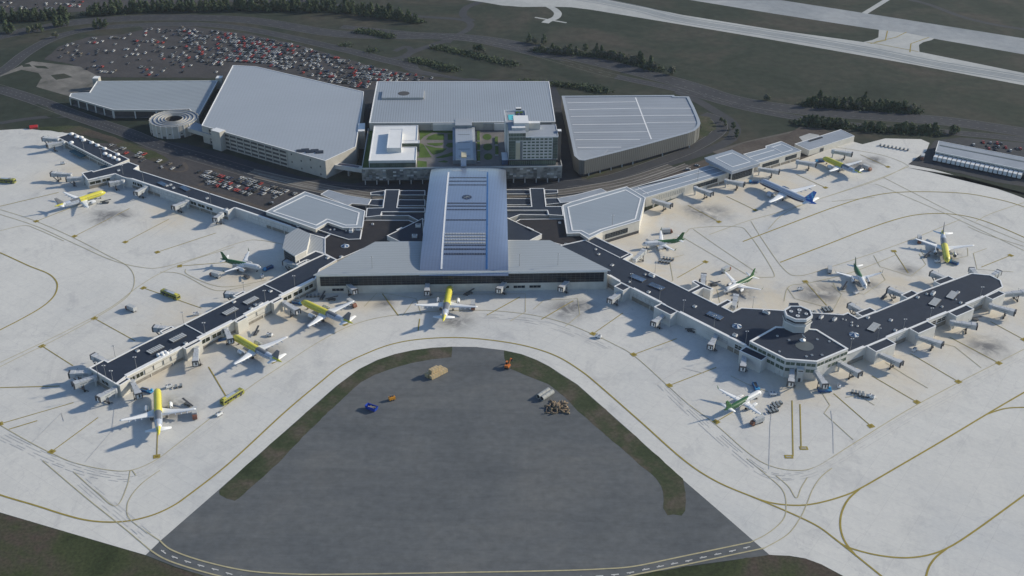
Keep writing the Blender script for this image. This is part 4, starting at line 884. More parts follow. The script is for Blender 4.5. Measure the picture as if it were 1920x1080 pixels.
# ===== right rear concourse
def light_wing(pts, z, lab, wins, roof, name='concourse', lines=()):
    cw = UL(pts, z); t = bld(name, lab, 'concourse', cw); block(t, cw, 0, z, 'cream_wall', roof, .35, .25)
    for a, b, w0, w1, z0, z1, nx in wins:
        A, B = U(*a, z), U(*b, z); window(t, *seg(A, B, w0, w1), z0, z1, 'glass', nx, 3, 'frame_dark', .16, .08)
    m = MB()
    for k, (a, b) in enumerate(lines):
        A, B = U(*a, z), U(*b, z); d = B-A; m.box(((A.x+B.x)/2, (A.y+B.y)/2, z), (d.length, .5, .15+.01*k), 'white_trim', math.atan2(d.y, d.x))
    if m.f: part(m, 'roof_edging', t)
    return t
ribbed('rib_rear', (.33, .375, .435), R(60), 2.0, .16, .5)
t1 = light_wing([(1180, 353.7), (1329.6, 310.7), (1352, 315), (1371, 323), (1211.9, 370.5), (1209, 370.5), (1178, 352)], 7.0, 'low pale ribbed concourse leading away behind the right apron', [((1212, 370.2), (1370, 323.3), .07, .44, 2.8, 5.6, 14), ((1212, 370.2), (1370, 323.3), .55, .84, 2.8, 5.6, 10)], 'rib_rear', lines=[((1191, 356.5), (1352, 312)), ((1205, 364), (1365, 318.5)), ((1196, 352), (1216, 364.5))])
for a, b in (((1212, 370.2), (1370, 323.3)),): shade_band(t1, U(*a, 7), U(*b, 7), .02, 1.9, n=14)
t2 = light_wing([(1394, 289.3), (1436.3, 278.1), (1435.6, 274.1), (1464.4, 265.3), (1502.2, 282.6), (1425.2, 305.6), (1412, 300)], 7.0, 'low pale ribbed concourse end beyond the square glass pavilion', [((1425.5, 305.4), (1502, 282.6), .06, .46, 2.6, 5.4, 10), ((1425.5, 305.4), (1502, 282.6), .62, .9, 2.8, 5.6, 7)], 'rib_rear', lines=[((1404, 295), (1452, 281)), ((1418, 301.5), (1486, 281)), ((1446, 276.5), (1465, 270.5)), ((1465, 270.5), (1486, 280)), ((1448, 276), (1466, 286))])
shade_band(t2, U(1427, 305.2, 7), U(1501, 283, 7), .02, 1.9, n=8)
cw = UL([(1320.7, 295.9), (1372.6, 280.7), (1425.2, 305.6), (1372.2, 321.5)], 11.5)
t = bld('pavilion', 'square pavilion with blue sloping eaves on the pale right rear concourse', 'pavilion', cw)
core = inset([(p.x, p.y) for p in cw], 2.6); m = MB(); m.prism([tuple(p) for p in core], 0, 8.7, 'cream_wall', False); part(m, 'wall', t)
m = MB(); o = ccw([(p.x, p.y) for p in cw]); i_ = inset(o, 1.1)
for k in range(4):
    a, b, c_, d_ = o[k], o[(k+1) % 4], i_[(k+1) % 4], i_[k]
    m.face([(d_[0], d_[1], 8.5), (c_[0], c_[1], 8.5), (b[0], b[1], 11.3), (a[0], a[1], 11.3)], 'silver_paint'); m.face([(a[0], a[1], 11.3), (b[0], b[1], 11.3), (b[0], b[1], 11.6), (a[0], a[1], 11.6)], 'white_trim')
m.face([(p[0], p[1], 8.5) for p in i_][::-1], 'silver_paint'); part(m, 'eaves', t)
m = MB(); m.face([(p[0], p[1], 11.6) for p in o], 'rib_rear'); part(m, 'roof', t)
m = MB(); q = UL([(1341.5, 296.5), (1373, 287), (1406.5, 303.5), (1373, 313)], 11.6)
for i in range(4):
    a, b = q[i], q[(i+1) % 4]; d = b-a; m.box(((a.x+b.x)/2, (a.y+b.y)/2, 11.6), (d.length+.3, .6, .15+.01*i), 'white_trim', math.atan2(d.y, d.x))
part(m, 'roof_edging', t)
cc = [Vector((p[0], p[1], 0)) for p in core]; fr = sorted(range(4), key=lambda i: cc[i].y)
near = cc[fr[0]]; rt = max(cc, key=lambda v: v.x); lf = min(cc, key=lambda v: v.x)
window(t, *seg(near, rt, .04, .92), 2.6, 8.3, 'glass', 12, 5, 'frame_dark', .16, .08); window(t, *seg(lf, near, .9, .985), 2.6, 8.3, 'glass', 1, 4, 'frame_dark', .16, .08)
# small service building
cw = UL([(1490.4, 270), (1576.3, 243), (1602.2, 255.2), (1517, 281.9)], 4.6); t = bld('service_building', 'long low service building with a pale roof and beige walls by the far right stands', 'service building', cw)
block(t, cw, 0, 4.6, 'cream_wall', 'deck_grey', .3, .2)
m = MB()
for k in range(8): m = MB(); q = U(1518+3.2*k, 264.8-.95*k, 4.6); m.box((q.x, q.y, 4.6), (1.2, 1.6, .6), 'steel_dark', .3); part(m, 'roof_vent', t)
A, B = U(1517.5, 281.7, 4.6), U(1602, 255.4, 4.6); window(t, *seg(A, B, .24, .32), .3, 3.2, 'dark_recess', 2, 1, 'frame_grey', .12, .06, 'door')
# cargo shed
cw = UL([(1760, 264.5), (1920, 295.3), (2120, 334), (2100, 357), (1920, 318.5), (1754, 284)], 5.4); t = bld('cargo_shed', 'long pale cargo shed with dock doors on the far right', 'warehouse', cw)
block(t, cw, 1.2, 5.4, 'cream_wall', 'deck_grey', .3, .2); m = MB(); m.prism([(p.x, p.y) for p in cw], 0, 1.19, 'steel_dark', False); part(m, 'dock_wall', t)
A, B = U(1762, 272.5, 5.4), U(2118, 342, 5.4); m = MB(); d = B-A; m.box(((A.x+B.x)/2, (A.y+B.y)/2, 5.42), (d.length, 2.0, .12), 'frame_dark', math.atan2(d.y, d.x)); part(m, 'roof_glazing', t)
A, B = U(1754, 284, 5.4), U(1920, 318.5, 5.4); d, nn = out_normal(up(A, 0), up(B, 0)); LL = (B-A).length; ang = math.atan2(d.y, d.x)
m = MB()
for k in range(20): m = MB(); p = A+d*(LL*(k+.55)/19)+nn*.1; m.box((p.x, p.y, 1.2), (2.4, .12, 3.2), 'steel_dark', ang); part(m, 'dock_door', t)
tr = None
for k in range(19):
    p = up(A, 0)+d*(LL*(k+.55)/19)+nn*3.6
    if tr is None:
        tr = thing('trailer', 'white box trailer backed up to the cargo shed dock', 'trailer', (p.x, p.y, 0), ang, 'white trailers docked at the cargo shed')
        m = MB(); m.box((0, 0, 1.0), (2.6, 6.5, 2.9), 'white_paint'); local(m, 'box', tr)
        m = MB(); m.box((0, 0, .5), (2.0, 6.2, .48), 'steel_dark'); 
        for sx in (-1, 1):
            for y in (-2.4, -1.3): m.box((sx*1.1, y, 0), (.35, .95, .95), 'tyre')
        local(m, 'chassis', tr)
    else: dup(tr, (p.x, p.y, 0), ang)
# ===== garages
def columns(t, a, b, z0, z1, n, w=.7, mat='garage_wall', name='column'):
    a = up(a, 0); b = up(b, 0); d, nn = out_normal(a, b)
    for i in range(n+1): m = MB(); p = a+(b-a)*(i/n)+nn*.22; m.box((p.x, p.y, z0), (w, .5, z1-z0), mat, math.atan2(d.y, d.x)); part(m, name, t)
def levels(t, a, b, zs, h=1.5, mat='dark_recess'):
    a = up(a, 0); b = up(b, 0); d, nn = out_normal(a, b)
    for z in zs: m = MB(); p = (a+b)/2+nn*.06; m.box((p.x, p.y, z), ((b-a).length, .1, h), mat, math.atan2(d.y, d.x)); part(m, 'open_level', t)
# big left garage
ZG = 13.5
gpx = [(436.7, 122.7), (480, 125), (682, 172.3), (680.5, 190), (667, 275.5), (610, 302), (378, 235.5)]
cw = UL(gpx, ZG); t = bld('parking_garage', 'huge pale roofed parking garage with open levels left of the podium', 'parking garage', cw)
block(t, cw, 0, ZG, 'garage_wall', 'rib_big', .5, .3)
A, B = U(378, 235.5, ZG), U(610, 302, ZG)
P, Q = seg(A, B, .06, .70); levels(t, P, Q, (1.2, 4.3, 7.4, 10.5), 1.6); columns(t, P, Q, 0, 13, 11)
P, Q = seg(A, B, .70, .995)
m = MB(); d, nn = out_normal(up(A, 0), up(B, 0))
for k in range(4):
    for j in range(4):
        if (k+j) % 2: m = MB(); p = P.lerp(Q, (j+.5)/4)+nn*.06; m.box((p.x, p.y, 1.5+3*k), (1, .12, 1.3), 'steel_dark', math.atan2(d.y, d.x)); part(m, 'window', t)
m = MB(); p = A.lerp(B, .16); m.box((p.x+nn.x*2.2, p.y+nn.y*2.2, 0), (9, 6, 15), 'garage_wall', math.atan2(d.y, d.x), 'white_roof'); part(m, 'stair_tower', t)
A2, B2 = U(610, 302, ZG), U(667, 275.5, ZG); d2 = (B2-A2).normalized()
m = MB(); c = U(673, 240, ZG); m.box((c.x+2, c.y, 0), (5, 16, 14.2), 'garage_wall', .1, 'white_roof'); part(m, 'stair_tower', t)
m = MB()
for k, (px, py) in enumerate(((563, 283.5), (572, 281.8), (581, 284.5), (590, 283), (599, 285.5))): q = U(px, py, ZG); m.box((q.x, q.y, ZG+.05), (5.6, 4.6, .45+.01*k), 'dark_roof', .15)
part(m, 'rooftop_plant', t)
# helix ramp
hc = U(326, 223, 9.0); t = thing('spiral_ramp', 'round spiral car ramp drum with an open eye joined to the left garage', 'spiral ramp', (hc.x, hc.y, 0))
def ring(r0, r1, z, n=40, a0=0, a1=2*math.pi): return [[(hc.x+r*math.cos(a0+(a1-a0)*k/n), hc.y+r*math.sin(a0+(a1-a0)*k/n), z) for k in range(n+1)] for r in (r0, r1)]
m = MB(); m.grid([ring(18.5, 18.5, z)[0] for z in (0, 9.6)], 'garage_wall', False, False); part(m, 'wall', t)
m = MB(); r_ = ring(6.6, 18.1, 9.0); m.grid([r_[1], r_[0]], 'deck_grey', False, False); part(m, 'ramp_deck', t)
m = MB()
for r in (18.3, 15.2, 11.9, 9.4, 6.9):
    for (za, zb) in ((9.0, 9.65+(.05 if r > 18 else 0)),):
        o_, i2 = ring(r, r, zb)[0], ring(r-.35, r, zb)[0]; b_ = ring(r, r, za-.02)[0]; c_ = ring(r-.35, r, za-.02)[0]
        m.grid([b_, o_, i2, c_], 'garage_wall', False, False)
part(m, 'barrier', t)
m = MB(); m.grid([ring(6.6, 6.6, z)[0] for z in (9.0, 1)], 'dark_recess', False, False); part(m, 'eye_wall', t)
m = MB()
for k in range(26):
    a = 2*math.pi*k/26+.06; m.box((hc.x+18.52*math.cos(a), hc.y+18.52*math.sin(a), 0), (.35, .7, 9.9), 'pale_wall', a)
    if k % 2: m.box((hc.x+18.5*math.cos(a+.12), hc.y+18.5*math.sin(a+.12), 3.2), (.3, 1.2, .9), 'dark_recess', a+.12)
    if k % 3 == 0: m.box((hc.x+18.5*math.cos(a+.12), hc.y+18.5*math.sin(a+.12), .05), (.32, 2.4, 1.8), 'dark_recess', a+.12)
part(m, 'wall_ribs', t)
cw = UL([(350, 238.5), (372, 236), (400, 247), (398, 253), (372, 248)], 8.5)
cb = UL([(351, 240), (366, 229), (380, 234.5), (408, 251.5), (398, 254)], 8.5)
m = MB(); m.prism([(p.x, p.y) for p in cb], 5.5, 8.6, 'garage_wall', 'deck_grey', True); part(m, 'link_bridge', t)
# small left deck
cw = UL([(181.7, 152.7), (408.3, 151.7), (370, 221), (355, 205), (293, 206.7), (211.7, 205.9), (130, 181.7), (133, 175.5), (167.7, 174)], 7.0)
t = bld('parking_garage', 'low open parking deck with a pale striped roof at the far left', 'parking garage', cw)
block(t, cw, 5.8, 7.0, 'garage_wall', 'rib_deck', .5, .35)
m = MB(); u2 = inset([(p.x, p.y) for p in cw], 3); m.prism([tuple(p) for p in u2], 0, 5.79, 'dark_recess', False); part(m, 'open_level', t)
for i, n_ in ((6, 5), (5, 2), (4, 3)): 
    A, B = U(*[(130, 181.7), (211.7, 205.9), (293, 206.7)][6-i], 7), U(*[(211.7, 205.9), (293, 206.7), (355, 205)][6-i], 7); columns(t, A.lerp(B, .01), A.lerp(B, .99), 0, 5.79, n_, .8, 'pale_wall')
m = MB()
for p in ((181, 148), (411.5, 147.5)): q = U(*p, 8); m.box((q.x, q.y, 0), (5, 6, 9.5), 'garage_wall', 0, 'white_roof')
part(m, 'stair_tower', t)
poly('pavement', [(135, 198), (212, 222), (300, 221), (296, 215), (214, 216), (142, 195)], .08, 'slab')
# centre garage
cw = UL([(706.7, 153.3), (1029.3, 153), (1041.3, 228.7), (692.3, 231)], 18); t = bld('parking_garage', 'wide striped roof parking garage behind the hotel and its garden', 'parking garage', cw)
block(t, cw, 0, 18, 'garage_wall', 'rib_garage', .6, .3)
GA, GB = cw[3], cw[2]
q = U(756, 174.5, 18); m = MB(); a_ = math.atan2((GB-GA).y, (GB-GA).x); m.box((U(756, 179, 18).x, U(756, 179, 18).y, 18), (33, 18, 1.6), 'garage_wall', a_, 'rib_garage'); part(m, 'roof_plant', t)
m = MB(); q = U(757, 175, 19.7); m.lathe([(4.6, 0), (4.6, .12), (0, .13)], 'dark_recess', (q.x, q.y, 19.6), 20, smooth=False); part(m, 'roof_opening', t)
for a, b, mt in ((.025, .33, 'grey_wall'), (.34, .50, 'pale_wall'), (.61, .665, 'grey_wall'), (.67, .76, 'pale_wall'), (.765, .85, 'frame_dark'), (.86, .98, 'frame_dark')):
    P, Q = seg(GA, GB, a, b); d, nn = out_normal(up(P, 0), up(Q, 0)); c = (P+Q)/2+nn*(.6 if mt == 'pale_wall' else .2); m = MB(); m.box((c.x, c.y, 12.1), ((Q-P).length, 1.2 if mt == 'pale_wall' else .4, 5.3), mt, math.atan2(d.y, d.x), 'white_trim'); part(m, 'facade_panel', t)
# right garage
gr = [(1053.3, 180.7), (1263.3, 179.3), (1265, 181.5), (1291.5, 182), (1302, 203), (1311, 224), (1313, 232), (1311, 238), (1303, 245.5), (1290, 250.5), (1200, 275.5), (1096, 301.8), (1086, 301), (1077, 293), (1066, 240)]
cw = UL(gr, 13); ribbed('rib_right', (.33, .36, .41), R(90), 3.3, .24, .6, 0, .15)
t = bld('parking_garage', 'right hand parking garage with a rounded corner and white roof lines', 'parking garage', cw)
block(t, cw, 2.6, 13, 'facade_fins', 'rib_right', 2.2, .5, 'rib_big')
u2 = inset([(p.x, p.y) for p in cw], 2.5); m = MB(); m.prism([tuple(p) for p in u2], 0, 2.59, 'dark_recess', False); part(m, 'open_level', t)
m = MB()
for i in (8, 9, 10):
    A, B = cw[i], cw[i+1]
    for k in range(1 if i < 10 else 5): m = MB(); p = A.lerp(B, (k+.5)/(1 if i < 10 else 5)); m.box((p.x-.5, p.y+.8, 0), (.7, .7, 2.59), 'pale_wall'); part(m, 'column', t)
m = MB()
LN = [((1191.5, 183), (1221, 261)), ((1064, 193), (1192, 191)), ((1067, 205.7), (1198, 203)), ((1200, 203), (1300, 203)), ((1070, 218.5), (1204, 217)), ((1206, 217), (1308, 216)), ((1073, 234), (1212, 232.5)), ((1212, 230), (1311, 229)), ((1076, 248.5), (1217, 247.5)), ((1079, 262.5), (1200, 262)), ((1083, 277), (1165, 276.3))]
for k, (a, b) in enumerate(LN): A, B = U(*a, 13), U(*b, 13); d = B-A; m.box(((A.x+B.x)/2, (A.y+B.y)/2, 13), (d.length, .75 if k else 1.0, .10+.008*k), 'white_trim', math.atan2(d.y, d.x))
part(m, 'roof_lines', t)
m = MB(); pts = UL([(1080, 284), (1140, 281), (1130, 291), (1094, 300), (1084, 298)], 13); m.prism([(p.x, p.y) for p in pts], 13, 13.3, 'deck_grey'); part(m, 'roof_slab', t)
# bridge between left garage and podium
A, B = U(628, 310, 6), U(681, 318, 6); t = thing('footbridge', 'pale blue covered footbridge between the left garage and the podium', 'footbridge', (A.x, A.y, 0)); m = MB(); m.bar(up(A, 6), up(B, 6), 5, 'pale_wall', 3); part(m, 'deck', t); m = MB(); d = (B-A); d.z = 0; m.box(((A.x+B.x)/2, (A.y+B.y)/2, 7.6), (d.length*.7, 2.4, .25), 'navy_paint', math.atan2(d.y, d.x)); part(m, 'roof_glazing', t)
m = MB(); p = A.lerp(B, .5); m.box((p.x, p.y, 0), (1.2, 3, 4.4), 'grey_wall', math.atan2(d.y, d.x)); part(m, 'pier', t)
# ===== podium, garden, hotel
ZQ = 12.0
pd = UL([(678, 317.5), (1054, 313), (1042, 240.3), (694, 240.5)], ZQ)
PA, PB = pd[0], pd[1]; ex = (PB-PA).normalized(); ey = Vector((-ex.y, ex.x, 0)); PW = (PB-PA).length
def pl(x, y, z=ZQ): v = PA+ex*x+ey*y; return Vector((v.x, v.y, z))
def ploc(px, py, z=ZQ):
    v = U(px, py, z)-PA; return v.dot(ex), v.dot(ey)
PANG = math.atan2(ex.y, ex.x)
t = bld('podium', 'garage podium with a patterned grey front carrying the hotel and its garden', 'podium', pd)
PD = 74
m = MB(); m.prism([pl(0, 0)[:2], pl(PW, 0)[:2], pl(PW, PD)[:2], pl(0, PD)[:2]], 3.4, ZQ-.06, 'mosaic', 'paving', True); part(m, 'deck', t)
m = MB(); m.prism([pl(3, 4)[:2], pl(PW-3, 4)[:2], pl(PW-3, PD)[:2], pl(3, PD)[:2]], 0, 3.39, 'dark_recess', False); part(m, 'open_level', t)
m = MB()
for k in range(18): m = MB(); p = pl(2+(PW-4)*k/17, .6); m.box((p.x, p.y, 0), (.7, .7, 3.39), 'pale_wall', PANG); part(m, 'column', t)
m = MB()
# relief panels give the front its chequered look
for i in range(int(PW/2.4)):
    for j in range(6):
        if (i*7+j*3+(i//3)*j) % 5 in (0, 2):
            p = pl(1.2+2.4*i, -.09); m.box((p.x, p.y, 3.6+1.35*j), (2.2, .16, 1.2), random.choice(('grey_wall', 'slab', 'grey_wall', 'pale_wall', 'frame_grey')), PANG)
part(m, 'facade_panels', t)
m = MB()
for (x0, x1, y0, y1) in ((0, PW, 0, .35), (0, .35, .36, PD), (PW-.35, PW, .36, PD)):
    p = pl((x0+x1)/2, (y0+y1)/2); m.box((p.x, p.y, ZQ-.06), (x1-x0, y1-y0, 1.0), 'pale_wall', PANG)
part(m, 'parapet', t)
# lawns and walks (on the podium deck)
def pad(pts, dz, mat, name, px=True):
    q = UL(pts, ZQ) if px else [pl(*p) for p in pts]
    m = MB(); m.face([(p.x, p.y, ZQ+dz) for p in ccw([Vector((p.x, p.y)) for p in q])] if False else [(p[0], p[1], ZQ+dz) for p in ccw([(p.x, p.y) for p in q])], mat); return part(m, name, t)
def gz(lst): return [(660+x/6.353, 210+y/6.353) for x, y in lst]
pad(gz([(215, 190), (270, 190), (205, 590), (200, 660), (120, 690)]), .03, 'turf', 'lawn')
pad(gz([(190, 600), (770, 600), (765, 655), (200, 672)]), .026, 'turf', 'lawn')
pad(gz([(800, 150), (1215, 200), (1215, 260), (960, 240), (860, 290), (810, 340), (805, 250)]), .03, 'turf', 'lawn')
pad(gz([(810, 370), (850, 385), (950, 540), (770, 545), (800, 520)]), .03, 'turf', 'lawn'); pad(gz([(780, 580), (890, 590), (890, 660), (780, 665)]), .03, 'turf', 'lawn')
pad(gz([(880, 330), (910, 290), (990, 262), (1095, 262), (1098, 332)]), .034, 'turf', 'lawn'); pad(gz([(1140, 262), (1212, 262), (1212, 332), (1140, 332)]), .034, 'turf', 'lawn')
pad(gz([(895, 372), (1090, 366), (1075, 395), (1000, 405), (900, 385)]), .034, 'turf', 'lawn'); pad(gz([(1140, 370), (1212, 366), (1212, 420), (1150, 425), (1115, 400)]), .034, 'turf', 'lawn')
pad(gz([(870, 395), (1000, 425), (1130, 435), (1080, 480), (970, 510), (950, 495)]), .034, 'turf', 'lawn'); pad(gz([(1000, 540), (1130, 500), (1210, 470), (1210, 520), (1090, 545), (1010, 552)]), .034, 'turf', 'lawn'); pad(gz([(1010, 595), (1100, 575), (1150, 590), (1120, 603)]), .034, 'turf', 'lawn')
for cx, cy, rx, ry in ((1610, 297, 52, 36), (1617, 417, 56, 42), (1622, 532, 52, 39)): pad(gz([(cx+rx*math.cos(a*.349), cy+ry*math.sin(a*.349)) for a in range(18)]), .05, 'turf', 'round_lawn')
def hedge(x0, y0, x1, y1):
    q = UL(gz([(x0, y1), (x1, y1), (x1, y0), (x0, y0)]), ZQ); m = MB(); m.prism([(p.x, p.y) for p in q], ZQ, ZQ+.9, 'pale_wall', 'turf'); part(m, 'planter', t)
for b in ((1490, 240, 1522, 350), (1490, 368, 1524, 465), (1492, 480, 1526, 595), (1702, 305, 1738, 400), (1706, 420, 1744, 520)): hedge(*b)
# white flat roofed events building
wl = UL(gz([(200, 585), (762, 580), (772, 420), (800, 165), (275, 168)]), 17.0)
t2 = bld('events_building', 'flat white roofed block with a white roof box left of the podium garden', 'events building', wl)
x0, y0 = ploc(*gz([(200, 585)])[0], 17); x1, _ = ploc(*gz([(762, 580)])[0], 17); _, y1 = ploc(*gz([(275, 168)])[0], 17); _, ym = ploc(*gz([(790, 345)])[0], 17); _, yn = ploc(*gz([(772, 420)])[0], 17)
bp_ = [pl(x0, y0, 17), pl(x1, y0, 17), pl(x1, yn, 17), pl(x0+(x1-x0)*.67, yn, 17), pl(x0+(x1-x0)*.67, ym, 17), pl(x1, ym, 17), pl(x1, y1, 17), pl(x0, y1, 17)]
block(t2, bp_, ZQ-.02, 17, 'pale_wall', 'white_roof', .5, .4, 'white_paint')
window(t2, pl(x0+.5, y0), pl(x1-.5, y0), ZQ+.2, 15.4, 'green_glass', 24, 1, 'frame_dark', .15, .08)
xa, ya = ploc(*gz([(415, 430)])[0], 20.5); xb, _ = ploc(*gz([(585, 430)])[0], 20.5); _, yb = ploc(*gz([(450, 205)])[0], 20.5)
block(t2, [pl(xa, ya), pl(xb, ya), pl(xb, yb), pl(xa, yb)], 17.0, 20.5, 'pale_wall', 'white_roof', .3, .2, 'white_paint', names=('roof_box', 'box_roof', 'box_parapet'))
xc, yc = ploc(*gz([(592, 375)])[0], 18.5); xd_, _ = ploc(*gz([(802, 375)])[0], 18.5); _, yd_ = ploc(*gz([(592, 342)])[0], 18.5)
block(t2, [pl(xc+.1, yc), pl(xd_, yc), pl(xd_, yd_), pl(xc+.1, yd_)], ZQ, 18.5, 'green_glass', 'white_roof', .25, .2, 'white_paint', names=('entrance_wall', 'entrance_roof', 'entrance_parapet'))
# glazed walkway from the hall to the garage
sx0, sy0 = ploc(*gz([(1235, 560)])[0], 16); sx1, _ = ploc(*gz([(1448, 560)])[0], 16); _, sy1 = ploc(*gz([(1245, 120)])[0], 17.5)
c = pl((sx0+sx1)/2, (sy0+sy1)/2, 0); t3 = thing('walkway', 'glazed blue roofed walkway crossing the garden from the curved hall to the rear garage', 'walkway', (c.x, c.y, 0))
m = MB(); m.prism([pl(sx0-2, sy0)[:2], pl(sx1+2, sy0)[:2], pl(sx1+2, sy1)[:2], pl(sx0-2, sy1)[:2]], ZQ, 15.0, 'frame_grey', 'deck_grey'); part(m, 'side_wall', t3)
ribbed('rib_walk', (.36, .40, .46), R(-2), 1.5, .1, .3)
m = MB(); m.prism([pl(sx0, sy0+.1)[:2], pl(sx1, sy0+.1)[:2], pl(sx1, sy1-9)[:2], pl(sx0, sy1-9)[:2]], 15.0, 16.2, 'white_trim', 'rib_walk'); part(m, 'roof', t3)
m = MB(); m.prism([pl(sx0, sy1-8.9)[:2], pl(sx1, sy1-8.9)[:2], pl(sx1, sy1+4)[:2], pl(sx0, sy1+4)[:2]], 15.0, 18.4, 'frame_grey', 'deck_grey'); part(m, 'end_roof', t3)
m = MB()
for f in (.08, .30, .52, .78): p = pl((sx0+sx1)/2, sy0+(sy1-9-sy0)*f); m.box((p.x, p.y, 16.22), (8.5, .7, .12), 'frame_grey', PANG)
part(m, 'roof_vents', t3)
m = MB(); m.prism([pl(sx0+3.5, -6)[:2], pl(sx1-5.2, -6)[:2], pl(sx1-5.2, sy0+.05)[:2], pl(sx0+3.5, sy0+.05)[:2]], 16, 22.0, 'silver_paint', 'rib_walk', True); part(m, 'link_roof', t3)
m = MB(); p = pl((sx0+sx1)/2-.5, -1); m.box((p.x, p.y, 22.02), (3.6, 9, .8), 'sand_yellow', PANG); part(m, 'roof_lantern', t3)
# hotel
hx0, hy0 = ploc(953.5, 311, ZQ); hx1, _ = ploc(1044.8, 311, ZQ); hy0 = max(hy0, 1.0)
hb = hx0; W = hx1-hx0
c = pl(hx0+W/2, hy0+9, 0); t4 = thing('hotel', 'tall hotel block with a grid of square windows, green glass bands and a rooftop pool', 'hotel', (c.x, c.y, ZQ))
ZT, ZL_ = 33.8, 36.6
def hb_(x0, y0, x1, y1, z0, z1, wall, top=None, name='wall'):
    m = MB(); m.prism([pl(x0, y0)[:2], pl(x1, y0)[:2], pl(x1, y1)[:2], pl(x0, y1)[:2]], z0, z1, wall, top); return part(m, name, t4)
D = 22.0
hb_(hx0+.6, hy0+.8, hx1-.8, hy0+D-.5, ZQ, 16.4, 'frame_dark', name='lobby_wall')
hb_(hx0, hy0, hx1, hy0+D, 16.4, ZT, 'pale_wall', 'deck_grey', name='tower_wall')
xm = hx0+W*.345
hb_(hx0+.02, hy0+.02, xm, hy0+D-2, ZT, ZL_, 'green_glass', 'deck_grey', name='upper_wall')
def fwin(x0, x1, z0, z1, glass, nx, ny, fr, w=.12, name='window'): return window(t4, pl(x0, hy0), pl(x1, hy0), z0, z1, glass, nx, ny, fr, w, .07, name)
window(t4, pl(hx0+.8, hy0+.8), pl(hx1-1, hy0+.8), ZQ+.2, 15.8, 'green_glass', 22, 1, 'frame_grey', .14, .06, 'lobby_window')
fwin(hx0+.1, xm-.1, 34.0, 36.5, 'green_glass', 11, 1, 'pale_wall', .1); fwin(hx0+.1, hx0+W*.46, 31.0, 33.6, 'green_glass', 15, 1, 'pale_wall', .1)
fwin(hx0+.1, hx0+W*.14, 17.0, 30.8, 'green_glass', 5, 7, 'frame_grey', .1); fwin(hx0+W*.235, hx0+W*.28, 17, 30.4, 'frame_grey', 3, 1, 'frame_dark', .12)
m = MB()
for k in range(4): p = pl(hx0+W*(.155+.022*k), hy0-.1); m.box((p.x, p.y, 17), (.5, .3, 12.4), 'sand_yellow', PANG)
part(m, 'facade_fins', t4)
fwin(hx1-W*.10, hx1-.1, 17.0, 33.2, 'green_glass', 4, 8, 'frame_grey', .1)
# white window grid
for j in range(7):
    z0 = 17.2+2.28*j
    for i in range(7):
        if j >= 6 and i < 2: continue
        x0 = hx0+W*.285+W*.0865*i; window(t4, pl(x0+.35, hy0-.16), pl(x0+2.55, hy0-.16), z0+.45, z0+1.75, 'green_glass', 1, 1, 'pale_wall', .12, .02)
hb_(hx0+W*.285, hy0-.15, hx1-W*.115, hy0-.005, 17.0, 31.0, 'pale_wall', name='window_grid'); hb_(hx0+W*.46, hy0-.15, hx1-W*.115, hy0-.005, 31.001, 33.1, 'pale_wall', name='window_grid')
hb_(hx0-.15, hy0-.5, hx1+.15, hy0-.005, 16.1, 16.9, 'steel_dark', 'white_trim', name='band')
hb_(xm+.01, hy0-.35, hx1+.3, hy0-.006, ZT-.5, ZT+.35, 'white_trim', name='cornice'); hb_(hx1+.005, hy0-.3, hx1+.3, hy0+D, ZT-.5, ZT+.35, 'white_trim', name='cornice')
window(t4, pl(hx1, hy0+1), pl(hx1, hy0+D-1), 17, 33, 'green_glass', 9, 7, 'frame_grey', .12, .06) if False else None
# roof storeys
px_, py_ = ploc(959.5, 243.5, 38.5); hb_(hx0+2.4, hy0+5.5, hx0+W*.345, hy0+9.5, ZT, 38.3, 'pale_wall', 'white_roof', 'roof_house')
hb_(hx0+W*.12, hy0+9.5, hx0+W*.425, hy0+24, ZT-3, 40.2, 'pale_wall', 'white_roof', 'roof_house')
hb_(hx0+W*.4255, hy0+13, hx0+W*.66, hy0+17, ZT, 38.6, 'cream_wall', 'white_roof', 'roof_house')
hb_(hx0-1.2, hy0+D-1.99, hx0+W*.40, hy0+44, ZQ, 35.5, 'pale_wall', 'deck_grey', 'rear_wing')
hb_(hx0+1.2, hy0+27, hx0+5.8, hy0+37, 35.5, 35.75, 'white_trim', 'pool', 'pool')
m = MB()
for i in range(2):
    for j in range(3): p = pl(hx0+8.2+2.6*i, hy0+27.5+3.2*j); m.lathe([(1.2, 0), (0, .8)], 'parasol_navy', (p.x, p.y, 37.4), 8, smooth=False); m.bar((p.x, p.y, 35.5), (p.x, p.y, 37.6), .12, 'steel')
part(m, 'parasols', t4); hb_(hx0+7, hy0+37, hx0+9.2, hy0+43, 35.5, 35.9, 'turf', 'turf', 'roof_lawn'); hb_(hx0+9.9, hy0+37, hx0+12, hy0+43, 35.5, 35.9, 'turf', 'turf', 'roof_lawn')
m = MB()
for a, b in (((hx0-1.2, hy0+20), (hx0-1.2, hy0+44)), ((hx0-1.2, hy0+44), (hx0+W*.4, hy0+44)), ((hx0+W*.4, hy0+44), (hx0+W*.4, hy0+25))): m.bar(pl(*a, 36.0), pl(*b, 36.0), .25, 'white_trim', 1.0)
part(m, 'parapet', t4)
hb_(hx0+W*.21, hy0+44.2, hx0+W*.325, hy0+47, 20, 37.6, 'steel_dark', 'white_roof', 'lift_shaft')
hb_(hx1+.31, hy0+6, hx1+3.0, hy0+10, ZQ, 35.2, 'steel_dark', 'white_roof', 'stair_shaft')
hb_(hx0-4.5, hy0+2, hx0-.2, hy0+16, ZQ, 15.5, 'sky_glass', 'silver_paint', 'glass_canopy')
